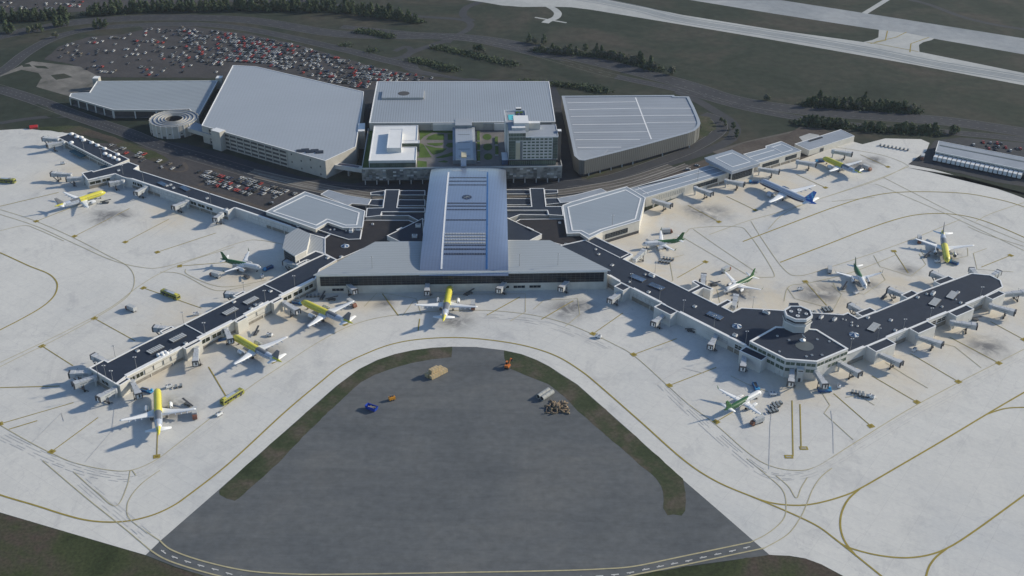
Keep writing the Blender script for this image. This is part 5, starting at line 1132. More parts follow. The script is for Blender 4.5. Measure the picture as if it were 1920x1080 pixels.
# ------------------------------------------------------------------ aircraft (nose along +X, origin on the ground under the wing tips)
def make_plane(name, label, L=42.0, span=35.8, rad=1.98, liv='yellow', fin='grey_paint', winglet=False):
    t = thing(name, label, 'airliner', (0, 0, 0), 0, None)
    k = L/42.0; xn, xt = 24.5*k, -17.5*k; s = span/35.8; zc = 1.75+rad
    # fuselage stations: (fraction from nose, radius factor, z shift)
    st = [(0, .02, -.30), (.006, .20, -.27), (.016, .38, -.22), (.032, .60, -.14), (.05, .76, -.08), (.075, .90, -.03), (.11, .985, 0), (.15, 1, 0), (.30, 1, 0), (.40, 1, 0), (.46, 1, 0), (.55, 1, 0), (.62, 1, 0), (.68, .995, .0), (.74, .94, .05), (.80, .82, .15), (.86, .64, .28), (.91, .47, .40), (.955, .28, .50), (.985, .15, .56), (1, .05, .58)]
    NS = 20; rows = []
    fr = []
    for i in range(len(st)-1):
        (a, ra, za), (b, rb, zb) = st[i], st[i+1]
        nsub = 3 if b-a > .045 else 1
        for j in range(nsub): q = j/nsub; fr.append((a+(b-a)*q, ra+(rb-ra)*q, za+(zb-za)*q))
    fr.append(st[-1])
    for f, r, dz in fr: rows.append([(xn+(xt-xn)*f, rad*r*math.sin(2*math.pi*j/NS), zc+dz*rad+rad*r*math.cos(2*math.pi*j/NS)) for j in range(NS)])
    def mat(i, j):
        f = (fr[i][0]+fr[min(i+1, len(fr)-1)][0])/2; top = math.cos(2*math.pi*(j+.5)/NS)
        if liv == 'yellow':
            if f < .52: return 'yellow_paint' if top > -.80 else 'white_paint'
            if f < .55: return 'grey_paint'
            if f < .80: return 'grey_paint' if top > .55 and f < .70 else ('silver_paint' if top > -.3 else 'white_paint')
            if f < .84: return 'white_paint' if top > .2 else 'silver_paint'
            return 'yellow_paint' if top > -.2 else 'silver_paint'
        if liv == 'green':
            lim = 1.2 if f < .36 else 1.0-(f-.36)*3.9
            return 'green_paint' if top > lim else 'white_paint'
        if liv == 'blue':
            if f > .84: return 'blue_paint'
            if top > .12: return 'silver_paint'
            return 'navy_paint' if top > -.55 else 'white_paint'
    m = MB(); m.grid(rows, 'white_paint', True, True, mat); fus = local(m, 'fuselage', t)
    m = MB()  # cockpit glass
    for a in (-.95, -.57, -.19, .19, .57, .95):
        def P(f, aa, o=.03):
            for (fa, ra, za), (fb, rb, zb) in zip(fr, fr[1:]):
                if fa <= f <= fb: q = (f-fa)/(fb-fa); r = ra+(rb-ra)*q; z = za+(zb-za)*q; break
            return (xn+(xt-xn)*f, (rad*r+o)*math.sin(aa), zc+z*rad+(rad*r+o)*math.cos(aa))
        m.face([P(.034, a-.17), P(.034, a+.17), P(.060, a+.16), P(.060, a-.16)], 'glass')
    local(m, 'cockpit_window', t)
    m = MB()
    for sgn in (-1, 1):
        f = .12
        while f < .80:
            if not .44 < f < .452:
                aa = sgn*1.32; q = P(f, aa, .02); q2 = P(f+.0058, aa, .02); q3 = P(f+.0058, aa-sgn*.17, .02); q4 = P(f, aa-sgn*.17, .02)
                m.face([q, q2, q3, q4] if sgn > 0 else [q4, q3, q2, q], 'steel_dark')
            f += .0125
    local(m, 'cabin_window', t)
    m = MB()
    for sgn in (-1, 1):
        for f in (.105, .36, .60, .78):
            a1 = sgn*1.55; a2 = sgn*1.0
            m.face([P(f, a1, .025), P(f+.02, a1, .025), P(f+.02, a2, .025), P(f, a2, .025)], 'grey_paint' if liv == 'green' else 'steel')
    local(m, 'door', t)
    # wings
    def foil(c, th, x, y, z, n=10):
        out = []
        for i in range(n):
            a = 2*math.pi*i/n; xx = .5+.5*math.cos(a); tt = th*c*(2.2*(math.sqrt(max(0, 1-xx))*.9-(1-xx)*.62))*(1 if a < math.pi else -.55)
            tt = math.copysign(abs(tt), 1 if a < math.pi else -1)
            out.append((x-c*(1-xx)+0, y, z+tt))
        return out
    for sgn in (-1, 1):
        hs = span/2; kx = k
        sec = [(9.5*kx, 1.2, 7.6*kx, .13, zc-1.05), (7.9*kx, 1.9, 6.6*kx, .13, zc-.95), (4.9*s, 6.2*s, 3.9*s, .12, zc-.45), (2.6*s, 11.5*s, 2.7*s, .11, zc+.25), (.85*s, hs-1.0, 1.7*s, .10, zc+.98), (.1*s, hs, .9*s, .09, zc+1.12)]
        m = MB(); m.grid([foil(c, th, x, sgn*y, z) for x, y, c, th, z in sec], 'wing_white', True, True, None, (True, True)); w = local(m, 'wing', t)
        m = MB()
        for x, y, z in ((2.2*s, 5.0*s, zc-.8), (1.2*s, 8.0*s, zc-.55), (.4*s, 10.8*s, zc-.2), (-.3*s, 13.6*s, zc+.2)): m.lathe([(.02, -1.7*s), (.28*s, -.7*s), (.32*s, .3*s), (.02, 2.2*s)], 'silver_paint', (0, 0, 0), 6); 
        vv = []; nper = 24
        for i, (x, y, z) in enumerate(((2.0*s, 4.6*s, zc-.85), (1.1*s, 8.0*s, zc-.6), (.4*s, 10.8*s, zc-.25), (-.3*s, 13.6*s, zc+.15))):
            for (px, py, pz) in m.v[i*nper:(i+1)*nper]: vv.append((x+pz, sgn*y+px, z+py))
        m.v = vv; local(m, 'flap_fairing', w)
        m = MB()  # leading edge slat line and aileron gaps
        m.bar((7.0*kx, sgn*2.2, zc-.62), (5.0*s, sgn*6.2*s, zc-.10), .07, 'silver_paint'); m.bar((4.7*s, sgn*6.2*s, zc-.10), (1.0*s, sgn*(hs-1.1), zc+1.05), .07, 'silver_paint'); local(m, 'slat', w)
        # engine
        ex, ey_, ez = 10.6*k if L > 30 else 9.3*k, 5.75*s, zc-1.75*rad/1.98
        er = 1.12*s if span < 40 else 1.35*s
        pr = [(er*.72, 3.0*.5+.02), (er*.93, 1.72), (er*1.0, 1.2), (er*1.04, .2), (er*.98, -1.1), (er*.80, -2.2), (er*.74, -2.21), (er*.5, -2.2), (er*.42, -3.0), (.05, -3.5)]
        m = MB(); ml = MB()
        body = 'white_paint' if liv != 'blue' else 'silver_paint'
        for i, (r, h) in enumerate(pr): pass
        m.grid([[(ex+h, sgn*ey_+r*math.cos(2*math.pi*q/16), ez+r*math.sin(2*math.pi*q/16)) for q in range(16)] for r, h in pr], body, True, True, lambda i, j: 'steel' if i < 2 or i > 5 else body); e = local(m, 'engine', t)
        m = MB(); m.face([(ex+1.30, sgn*ey_+er*.75*math.cos(2*math.pi*q/16), ez+er*.75*math.sin(2*math.pi*q/16)) for q in range(16)], 'steel_dark'); m.grid([[(ex+h, sgn*ey_+r*math.cos(2*math.pi*q/10), ez+r*math.sin(2*math.pi*q/10)) for q in range(10)] for r, h in ((.34, 1.31), (.02, 1.75))], 'steel'); local(m, 'fan', e)
        m = MB(); m.prism([(ex+.6, sgn*ey_-.16), (ex+.6, sgn*ey_+.16), (ex-4.2, sgn*ey_+.16), (ex-4.2, sgn*ey_-.16)], ez+er*.8, ez+er*.8+.75, body); local(m, 'pylon', e)
        if winglet:
            m = MB(); m.grid([foil(.95*s, .08, .1*s, sgn*hs, zc+1.1), foil(.6*s, .08, -.5*s, sgn*(hs+.25), zc+2.1), foil(.35*s, .08, -1.0*s, sgn*(hs+.55), zc+3.1)], 'green_paint' if liv == 'green' else 'white_paint', True, True, None, (False, True)); local(m, 'winglet', w)
        m = MB(); z0 = zc+.45*rad
        m.grid([foil(4.0*k, .10, -10.4*k, sgn*.5, z0), foil(1.5*k, .09, -12.6*k, sgn*6.1*s, z0+.75)], 'wing_white', True, True, None, (False, True)); local(m, 'tailplane', t)
    # fin
    zf = zc+.55*rad; tp = 6.4*max(.78, k) if span < 40 else 8.2
    def ffoil(c, x, z, th=.09):
        return [(x-c*(1-(.5+.5*math.cos(2*math.pi*i/10))), th*c*.5*math.sin(2*math.pi*i/10), z) for i in range(10)]
    lv = [(0, 6.6, -8.2), (.12, 5.9, -8.9), (.25, 5.2, -9.7), (.4, 4.6, -10.6), (.55, 4.0, -11.5), (.7, 3.4, -12.4), (.85, 2.9, -13.3), (1, 2.3, -14.2)]
    fk = max(k, .72)
    def fm(i, j):
        if liv == 'blue': return 'cyan_paint' if (i+j) % 3 == 0 and 1 <= i <= 5 else 'blue_paint'
        if liv == 'yellow': return 'yellow_paint' if i == 0 else fin
        return 'green_paint'
    m = MB(); m.grid([ffoil(c*fk, x*k, zf+tp*q) for q, c, x in lv], 'white_paint', True, True, fm, (False, True)); local(m, 'tail_fin', t)
    # gear
    def wheels(px, ys, r, nm):
        g = MB(); wl = MB()
        for y in ys:
            for dy in (-.36, .36):
                wl.lathe([(.01, -.16), (r*.9, -.16), (r, 0), (r*.9, .16), (.01, .16)], 'tyre', (px, y+dy, r), 12, axis='y')
            g.bar((px, y, r), (px, y, zc-rad*.75), .28, 'steel', n=6)
        o = local(g, nm, t); local(wl, 'wheel', o)
    wheels(19.5*k, (0,), .38, 'nose_gear'); wheels(2.8*k, (3.6*s,), .58, 'main_gear'); wheels(2.8*k, (-3.6*s,), .58, 'main_gear')
    return t
YEL = make_plane('airliner', 'yellow airliner parked nose in at the lower left end of the left concourse'); 
YELS = make_plane('airliner', 'yellow airliner parked by the far left concourse facing right', L=36.5, span=34.5)
GRN = make_plane('airliner', 'white airliner with a green rear', L=28.5, span=28.2, rad=1.6, liv='green', winglet=True)
BLU = make_plane('airliner', 'long silver airliner with a dark blue belly stripe and blue tail on the right apron', L=51, span=47, rad=2.6, liv='blue')
def place(proto, first, x, y, h, label):
    o = proto if first else dup(proto, (0, 0, 0), 0)
    o.location = (x, y, 0); o.rotation_euler = (0, 0, h+math.pi/2); o['label'] = label; o['group'] = 'airliners parked on the apron'
    return o
# (x, y, heading measured from straight ahead)
for i, (x, y, h, l) in enumerate(((-171.8, 445.0, .2885, 'yellow airliner parked nose in at the lower left tip of the left concourse'), (-37.3, 550.8, -.0406, 'yellow airliner parked nose in at the centre of the terminal front'),
    (-101.4, 541.1, .911, 'yellow and grey airliner in the corner between left concourse and terminal front'), (-133.2, 502.8, .867, 'yellow and grey airliner halfway along the front left concourse'), (273.3, 634.9, 2.907, 'yellow airliner facing the camera off the tip of the right concourse'))):
    place(YEL, i == 0, x, y, h, l)
def nt(nose, tail, L, zn=3.9, zt=4.6):
    a, b = U(*nose, zn), U(*tail, zt); c = (a+b)/2; d = (a-b); h = math.atan2(d.y, d.x)
    o = c-Vector((math.cos(h), math.sin(h), 0))*(3.5*L/42); return o.x, o.y, h-math.pi/2
for i, (n_, tl, l) in enumerate((((195.2, 359.6), (104.8, 387), 'yellow airliner with a grey tail facing right by the far left concourse'), ((1543.7, 295.2), (1614.8, 324.8), 'yellow and grey airliner at the far right stand by the low service building'))):
    place(YELS, i == 0, *nt(n_, tl, 36.5), l)
for i, (n_, tl, l) in enumerate((((491, 500.7), (411.9, 483.7), 'white airliner with green tail at the left knee, nose pointing right'), ((1204, 456.3), (1284, 447.4), 'white airliner with green tail behind the right concourse, nose pointing left'), ((1361.5, 542.5), (1413, 516.0), 'white airliner with green tail nose in at the forked jet bridge of the right concourse'),
    ((1623, 537), (1601.7, 494), 'white airliner with green tail facing the camera on the right apron'), ((1425.7, 733), (1360, 766.7), 'white airliner with green tail in front of the six sided lounge'))):
    place(GRN, i == 0, *nt(n_, tl, 28.5), l)
place(BLU, True, *nt((1425.2, 338.1), (1528.9, 382.6), 51, 4.6, 5.4), 'long silver and navy airliner with a bright blue tail on the right apron')

# ------------------------------------------------------------------ jet bridges
def jet_bridge(root, tip, label, z=3.6, rot=True, stand=False):
    a, b = U(*root, z+2.6), U(*tip, z+2.6); d = b-a; d.z = 0; L = d.length; h = math.atan2(d.y, d.x)
    t = thing('jet_bridge', label, 'jet bridge', (a.x, a.y, 0), h, 'jet bridges on the concourses')
    m = MB()
    Lc = L-3.2; L1 = Lc*.55
    def tube(x0, x1, w, hh, z0): m.prism([(x0, -w/2), (x1, -w/2), (x1, w/2), (x0, w/2)], z0, z0+hh, 'bridge_grey', 'bridge_roof', True)
    tube(0, L1, 2.4, 2.4, z); tube(L1-.6, Lc, 2.75, 2.65, z-.1); o = local(m, 'tunnel', t)
    r = MB()
    for k in range(int(Lc/1.6)): x = .8+1.6*k; w = 1.22 if x < L1-.7 else 1.4; zz = z+2.4 if x < L1-.7 else z+2.55; r.box((x, 0, zz+.003), (.14, w*2+.04, .07), 'bridge_grey')
    for sy in (-1, 1):
        r.box((Lc*.76, sy*1.38, z+1.0), (Lc*.44, .06, .5), 'frame_grey'); r.box((L1*.5, sy*1.21, z+1.0), (L1*.8, .06, .4), 'frame_grey')
    local(r, 'panel_rib', o)
    m = MB(); m.prism([(Lc+.002, -1.65), (L-.5, -1.65), (L-.5, 1.65), (Lc+.002, 1.65)], z-.25, z+2.75, 'bridge_grey', 'bridge_roof', True); c = local(m, 'cab', t)
    m = MB()
    m.box((L-.25, 0, z+2.35), (.8, 3.4, .5), 'steel_dark'); m.box((L-.25, -1.56, z-.25), (.8, .28, 2.59), 'steel_dark'); m.box((L-.25, 1.56, z-.25), (.8, .28, 2.59), 'steel_dark'); local(m, 'bellows', c)
    m = MB(); m.box((L-.46, 0, z-.1), (.06, 2.3, 2.2), 'white_trim'); m.box((L-.42, .2, z+.2), (.06, .8, 1.7), 'steel_dark'); local(m, 'cab_door', c)
    m = MB(); m.lathe([(1.5, 0), (1.5, 2.85)], 'bridge_grey', (0, 0, z-.2), 12, caps=(False, True)); m.lathe([(.55, 0), (.55, z-.2)], 'pale_wall', n=8); local(m, 'rotunda', t)
    m = MB(); x = Lc*.8
    for sy in (-1, 1): m.bar((x, sy*1.75, .8), (x, sy*1.75, z+.8), .3, 'steel_dark'); m.bar((x, sy*1.75, .9), (x, -sy*1.75, z-.2), .16, 'steel_dark')
    m.box((x, 0, z-.5), (.4, 3.7, .3), 'steel_dark'); m.box((x, 0, .55), (.7, 3.9, .35), 'steel_dark'); g = local(m, 'lift_frame', t)
    m = MB()
    for sy in (-1, 1): m.lathe([(.01, -.2), (.55, -.2), (.55, .2), (.01, .2)], 'tyre', (x, sy*1.75, .55), 10, axis='y')
    local(m, 'wheel', g)
    m = MB(); p0 = Vector((Lc+.9, 1.95, z)); p1 = Vector((Lc-3.2, 2.5, .1)); m.bar(p0, p1, .7, 'steel_dark', .12); m.bar(p0+Vector((0, .4, .9)), p1+Vector((0, .4, .9)), .07, 'steel'); local(m, 'stairs', t)
    m = MB(); m.bar((Lc*.8, 0, z+2.8), (Lc*.8, 0, z+4.6), .07, 'steel'); m.box((Lc*.8, 0, z+4.5), (.25, .25, .25), 'steel_dark'); local(m, 'beacon_mast', t)
JB = [((168.9, 695.9), (128.9, 698), 'upper of the two jet bridges reaching left from the left concourse tip'), ((177, 704.8), (135.3, 719), 'lower of the two jet bridges reaching left from the left concourse tip'), ((214.8, 726.3), (182, 745), 'jet bridge at the lowest corner of the left concourse'), ((203, 677.4), (173, 663.5), 'jet bridge on the back of the left concourse near its tip'),
 ((324.4, 614.4), (286.9, 611.5), 'jet bridge on the back of the left concourse, second from its tip'), ((248, 714), (260.3, 739), 'jet bridge beside the nose of the lowest left yellow airliner'), ((368, 651), (366, 678.5), 'empty jet bridge on the front of the left concourse, mid way'), ((443.7, 549.6), (420.5, 548.3), 'jet bridge on the back of the left concourse, third from its tip'),
 ((423, 614.6), (432.5, 636.3), 'jet bridge at the nose of the yellow airliner halfway along the left concourse'), ((533, 565), (559, 581.5), 'jet bridge at the nose of the corner yellow airliner by the terminal'), ((560.7, 496), (532, 488), 'jet bridge below the glass ended pavilion on the left'),
 ((642, 522.5), (666.5, 544), 'leftmost jet bridge on the terminal front'), ((802.5, 521), (800.5, 546.5), 'jet bridge just left of the yellow airliner at the terminal front'), ((953.5, 520), (934, 542.5), 'jet bridge right of the yellow airliner at the terminal front'), ((1071, 519), (1050.5, 539.5), 'rightmost jet bridge on the terminal front'),
 ((1173, 540), (1142.5, 561.5), 'jet bridge at the upper stair block on the near side of the right concourse'), ((1246, 587.5), (1224.5, 604.5), 'jet bridge at the second stair block on the near side of the right concourse'), ((1344, 626), (1331.6, 648), 'jet bridge between stair blocks on the near side of the right concourse'), ((1396.5, 661), (1393, 688.5), 'jet bridge at the stair block left of the six sided lounge'),
 ((1486, 689), (1483.5, 717), 'jet bridge pointing straight at the camera below the lounge'), ((1531, 694), (1548.5, 721), 'jet bridge slanting right below the lounge'), ((1575, 677.5), (1614.6, 699), 'jet bridge on the lower right side of the lounge'), ((1648, 660), (1692.3, 679.6), 'first near side jet bridge right of the lounge'), ((1722, 628), (1769, 643.4), 'second near side jet bridge right of the lounge'), ((1786, 601), (1833.3, 608.5), 'third near side jet bridge right of the lounge'), ((1859, 570), (1905, 583.2), 'fourth near side jet bridge right of the lounge'), ((1881, 548.7), (1925, 545), 'jet bridge off the rounded tip pointing right'),
 ((1618, 581.3), (1592, 568), 'first back side jet bridge on the right arm, nearest the tower'), ((1697, 550.8), (1665, 539), 'second back side jet bridge on the right arm'), ((1774, 519.6), (1745.7, 508.4), 'third back side jet bridge on the right arm'), ((1830, 512), (1821.5, 501.4), 'jet bridge pointing up at the rounded tip'), ((1859, 516), (1874.5, 506.8), 'jet bridge slanting up right at the rounded tip'),
 ((1318, 531), (1319.8, 512.5), 'jet bridge on the forked spur behind the right concourse'), ((1376.3, 571), (1380.8, 550), 'jet bridge on the short spur by the nose of a green tailed airliner'), ((1190, 484), (1209.5, 465.9), 'jet bridge at the upper end behind the right concourse'),
 ((1226, 373), (1260, 382.9), 'first jet bridge of the pale right rear concourse from the hall'), ((1304.5, 350), (1336.3, 361.4), 'second jet bridge of the pale right rear concourse from the hall'), ((1362, 336.3), (1396.5, 343), 'jet bridge below the square glass pavilion'), ((1424.5, 313.8), (1462.2, 319.3), 'jet bridge just right of the square glass pavilion'), ((1496.3, 300.5), (1531.5, 305.9), 'jet bridge at the nose of the far right yellow airliner'), ((1563, 280.6), (1598.7, 286.6), 'detached jet bridge on the far right stand'),
 ((107, 259.2), (79.5, 257), 'upper jet bridge at the far left wing tip'), ((118.5, 264.4), (87, 271), 'lower jet bridge at the far left wing tip'), ((131, 325.2), (95.2, 322.8), 'detached jet bridge by the bent left block'), ((154.5, 331), (123.3, 333.3), 'jet bridge at the corner of the bent left block'), ((230, 337.5), (202.5, 342.4), 'jet bridge in the inner angle of the bent left block'), ((274, 349), (253.4, 360.5), 'third jet bridge along the left rear concourse'), ((351, 375.3), (323.6, 387), 'fourth jet bridge along the left rear concourse'), ((415, 398.8), (402.2, 409.5), 'last jet bridge along the left rear concourse')]
for r_, t_, l in JB: jet_bridge(r_, t_, l)

# ------------------------------------------------------------------ ground vehicles and equipment
def wheels_mb(xs, w, r): 
    m = MB()
    for x in xs:
        for s in (-1, 1): m.lathe([(.01, -.16), (r, -.16), (r, .16), (.01, .16)], 'tyre', (x, s*(w/2-.12), r), 10, axis='y')
    return m
def hd(a, b): A, B = U(*a), U(*b); return math.atan2((B-A).y, (B-A).x)
def make_bus(label):
    t = thing('apron_bus', label, 'bus', (0, 0, 0)); L, W = 13.8, 3.0
    m = MB(); rows = []
    for x, w, z1 in ((-L/2, W*.94, 2.8), (-L/2+.25, W, 3.05), (L/2-.5, W, 3.05), (L/2-.1, W*.95, 2.6), (L/2, W*.92, 1.7)): rows.append([(x, -w/2, .35), (x, w/2, .35), (x, w/2, z1-.25), (x, w/2-.25, z1), (x, -w/2+.25, z1), (x, -w/2, z1-.25)])
    m.grid(rows, 'olive_yellow', True, False, None, (True, True)); b = local(m, 'body', t)
    m = MB()
    for s in (-1, 1):
        for k in range(7): m.box((-L/2+1.4+1.75*k, s*(W/2+.01), 1.35), (1.5, .06, 1.05), 'glass')
        for k in (1.1, 4.5): m.box((k, s*(W/2+.02), .5), (1.2, .06, 1.95), 'steel_dark')
    m.box((L/2-.02, 0, 1.2), (.06, W*.8, 1.2), 'glass'); m.box((-L/2-.0, 0, 1.3), (.08, W*.7, .9), 'glass'); local(m, 'window', t)
    m = MB(); m.box((-.6, 0, 3.05), (L*.62, W*.55, .22), 'silver_paint'); m.box((3.2, 0, 3.05), (2.0, W*.6, .35), 'frame_grey'); m.box((-4.8, 0, 3.05), (2, W*.5, .3), 'yellow_paint'); local(m, 'roof_unit', t)
    local(wheels_mb((-4.2, 4.3), W, .5), 'wheel', t); return t
def make_truck(label):
    t = thing('catering_truck', label, 'truck', (0, 0, 0))
    m = MB(); m.grid([[(x, -1.2, .7), (x, 1.2, .7), (x, 1.2, z), (x, -1.2, z)] for x, z in ((2.4, 2.7), (3.5, 2.6), (4.1, 1.7), (4.15, .8))], 'rust_paint', True, False, None, (True, True)); m.box((2.2, 0, .5), (3.8, 2.2, .22), 'steel_dark'); c = local(m, 'cab', t)
    m = MB(); m.grid([[(x, -1.05, z), (x, 1.05, z)] for x, z in ((3.53, 2.52), (4.07, 1.75))], 'glass', False, False); local(m, 'windscreen', c)
    m = MB(); m.box((-.9, 0, 1.0), (6.2, 2.6, 2.6), 'bridge_grey'); 
    for k in range(6): m.box((-3.6+1.06*k, 0, 1.05), (.1, 2.66, 2.5), 'grey_wall')
    local(m, 'box', t); m = MB(); m.box((-.6, 0, .6), (7.4, 1.0, .39), 'steel_dark'); local(m, 'chassis', t); local(wheels_mb((-2.8, -1.7, 2.9), 2.3, .5), 'wheel', t); return t
def make_loader(label):
    t = thing('container_loader', label, 'loader', (0, 0, 0))
    m = MB(); m.box((0, 0, .5), (9.0, 3.0, .6), 'loader_blue'); m.box((3.6, 1.0, 1.1), (1.6, 1.0, 1.6), 'cyan_paint'); local(m, 'chassis', t)
    m = MB(); m.box((-1.6, 0, 1.7), (5.6, 2.9, .35), 'loader_blue'); m.box((-1.6, 0, 2.05), (5.2, 2.2, .06), 'steel_dark'); 
    for s in (-1, 1): m.bar((-4.3, s*1.4, 2.7), (1.0, s*1.4, 2.7), .09, 'cyan_paint'); 
    local(m, 'main_deck', t)
    m = MB(); m.box((3.2, -.3, 1.15), (2.4, 2.0, .3), 'cyan_paint'); m.box((2.6, -1.25, 1.5), (2.6, .12, 1.0), 'cyan_paint'); local(m, 'bridge_deck', t)
    m = MB()
    for s in (-1, 1): m.bar((-3.8, s*1.2, .9), (.6, s*1.2, 1.8), .2, 'steel_dark'); m.bar((-3.8, s*1.2, 1.8), (.6, s*1.2, .9), .2, 'steel_dark')
    local(m, 'scissor_lift', t); local(wheels_mb((-3.2, 3.2), 2.8, .45), 'wheel', t); return t
def make_belt(label):
    t = thing('belt_loader', label, 'belt loader', (0, 0, 0)); m = MB(); m.box((0, 0, .4), (4.6, 1.8, .55), 'cart'); m.box((-.6, .6, .95), (.9, .5, .8), 'grey_paint'); local(m, 'chassis', t)
    m = MB(); m.bar((-3.6, 0, 1.0), (3.9, 0, 2.7), .9, 'steel_dark', .25); m.bar((-3.6, .55, 1.15), (3.9, .55, 2.85), .08, 'steel'); m.bar((-3.6, -.55, 1.15), (3.9, -.55, 2.85), .08, 'steel'); local(m, 'belt', t); local(wheels_mb((-1.5, 1.5), 1.7, .35), 'wheel', t); return t
def make_tug(label, mat='white_paint'):
    t = thing('baggage_tug', label, 'tug', (0, 0, 0)); m = MB(); m.grid([[(x, -.8, .35), (x, .8, .35), (x, .8, z), (x, -.8, z)] for x, z in ((-1.6, .95), (-.2, .95), (.3, 1.15), (1.5, 1.05), (1.7, .6))], mat, True, False, None, (True, True)); local(m, 'body', t)
    m = MB(); m.box((-.5, 0, 1.9), (1.5, 1.5, .1), mat)
    for x in (-1.1, .1):
        for s in (-1, 1): m.bar((x, s*.65, .9), (x, s*.65, 1.9), .08, 'steel_dark')
    m.box((.12, 0, 1.2), (.05, 1.3, .65), 'glass'); local(m, 'canopy', t); local(wheels_mb((-1.1, 1.1), 1.6, .35), 'wheel', t); return t
def make_cart(label):
    t = thing('baggage_cart', label, 'baggage cart', (0, 0, 0)); m = MB(); m.box((0, 0, .45), (3.0, 1.5, .15), 'cart'); m.bar((1.5, 0, .5), (2.4, 0, .4), .08, 'steel'); local(m, 'bed', t)
    m = MB(); m.box((-1.45, 0, .6), (.08, 1.5, 1.1), 'cart'); m.box((1.45, 0, .6), (.08, 1.5, 1.1), 'cart'); m.box((0, 0, 1.7), (3.0, 1.55, .08), 'frame_grey'); local(m, 'canopy', t); local(wheels_mb((-1, 1), 1.4, .22), 'wheel', t); return t
def make_gpu(label):
    t = thing('ground_power_unit', label, 'power unit', (0, 0, 0)); m = MB(); m.box((0, 0, .5), (3.2, 1.7, 1.2), 'white_paint'); m.box((.6, 0, 1.7), (1.2, 1.2, .2), 'steel'); m.box((-1.0, .3, 1.7), (.5, .5, .35), 'steel_dark'); local(m, 'body', t)
    m = MB(); m.bar((1.6, 0, .5), (2.9, 0, .35), .09, 'steel_dark'); local(m, 'tow_bar', t); local(wheels_mb((-1, 1), 1.6, .32), 'wheel', t); return t
def put(make, items, group):
    proto = None
    for (px, ang, lab) in items:
        p = U(*px)
        if proto is None: proto = make(lab); o = proto
        else: o = dup(proto, (0, 0, 0), 0, lab)
        o.location = (p.x, p.y, 0); o.rotation_euler = (0, 0, ang if ang is not None else 0)
        if make is make_loader: o.scale = (.78,)*3
        if make is make_truck: o.scale = (.92,)*3
        if len(items) > 1: o['group'] = group
        if not isinstance(o.get('label'), str): o['label'] = lab
put(make_bus, [((436, 748), hd((418, 758), (452, 737)), 'yellow apron bus parked on a lane edge right of the lowest left yellow airliner'), ((320, 556), hd((336, 562), (306, 550)), 'yellow apron bus standing on a stand line behind the left concourse'), ((12, 342), hd((0, 341), (30, 343)), 'yellow apron bus at the left edge of the picture')], 'yellow apron buses')
put(make_truck, [((404, 519), hd((412, 521), (396, 516)), 'catering truck with grey box near the left green tailed airliner'), ((246, 582), hd((252, 584), (240, 579)), 'catering truck alone on the left apron'), ((366, 780), hd((366, 770), (366, 790)), 'catering truck behind the right wing of the lowest left yellow airliner'), ((887, 577), hd((887, 566), (887, 590)), 'catering truck under the right wing of the central yellow airliner'), ((1419, 794), hd((1428, 790), (1410, 797)), 'dark grey catering truck near the airliner below the lounge'), ((1250, 437), hd((1240, 437), (1260, 436)), 'catering truck behind the green tailed airliner at the upper right concourse'), ((1361, 509), hd((1354, 513), (1370, 504)), 'catering truck behind the wing of the airliner at the forked spur'), ((1555, 509), hd((1555, 516), (1555, 502)), 'catering truck left of the camera facing green tailed airliner'), ((1723, 453), hd((1722, 447), (1723, 460)), 'catering truck by the wing tip of the far yellow airliner'), ((1625, 318), hd((1612, 312), (1634, 322)), 'catering truck by the tail of the far right yellow airliner'), ((660, 573), hd((652, 568), (668, 579)), 'catering truck behind the wing of the corner yellow airliner'), ((1729, 298), hd((1731, 292), (1727, 304)), 'white truck on the dark road by the cargo shed')], 'catering trucks on the apron')
put(make_loader, [((275, 735), hd((268, 732), (288, 737)), 'blue container loader by the nose of the lowest left yellow airliner'), ((830, 541), hd((822, 541), (840, 541)), 'blue container loader by the nose of the central yellow airliner'), ((559, 570), hd((550, 568), (572, 572)), 'blue container loader by the nose of the corner yellow airliner'), ((421, 637), hd((412, 639), (434, 634)), 'blue container loader by the nose of the mid left concourse airliner'), ((503, 505), hd((512, 500), (494, 508)), 'blue container loader by the nose of the left green tailed airliner'), ((1417, 728), hd((1416, 722), (1424, 738)), 'blue container loader by the nose of the airliner below the lounge'), ((1546, 734), hd((1535, 735), (1558, 734)), 'blue container loader beneath the lounge jet bridges'), ((1786, 494), hd((1795, 497), (1776, 491)), 'blue container loader at the nose of the far yellow airliner'), ((1413, 343), hd((1420, 343), (1404, 342)), 'blue container loader at the nose of the long silver airliner'), ((1537, 304), hd((1545, 303), (1528, 305)), 'blue container loader at the nose of the far right yellow airliner')], 'blue container loaders')
put(make_belt, [((353, 760), hd((365, 765), (345, 754)), 'dark belt loader under the right wing of the lowest left yellow airliner'), ((1583, 540), 1.0, 'dark belt loader left of the nose of the camera facing airliner'), ((1338, 535.5), .1, 'dark belt loader at the forked spur'), ((1738, 481), .7, 'dark belt loader left of the far yellow airliner nose'), ((1826, 600.5), -.1, 'dark belt loader beside the third near side jet bridge'), ((1296, 622), -.4, 'dark belt loader beneath the near side windows of the right concourse'), ((622, 563), .1, 'dark belt loader near the corner yellow airliner'), ((879, 552), .6, 'dark belt loader right of the central yellow airliner'), ((463, 521), -.8, 'dark belt loader below the left green tailed airliner'), ((1657, 559), .8, 'dark belt loader beside the second back side jet bridge'), ((198, 381), .1, 'dark belt loader by the far left yellow airliner'), ((481, 625), 1.4, 'dark belt loader right of the mid left airliner nose'), ((605, 559), 1.3, 'dark belt loader behind the nose of the corner yellow airliner')], 'dark belt loaders')
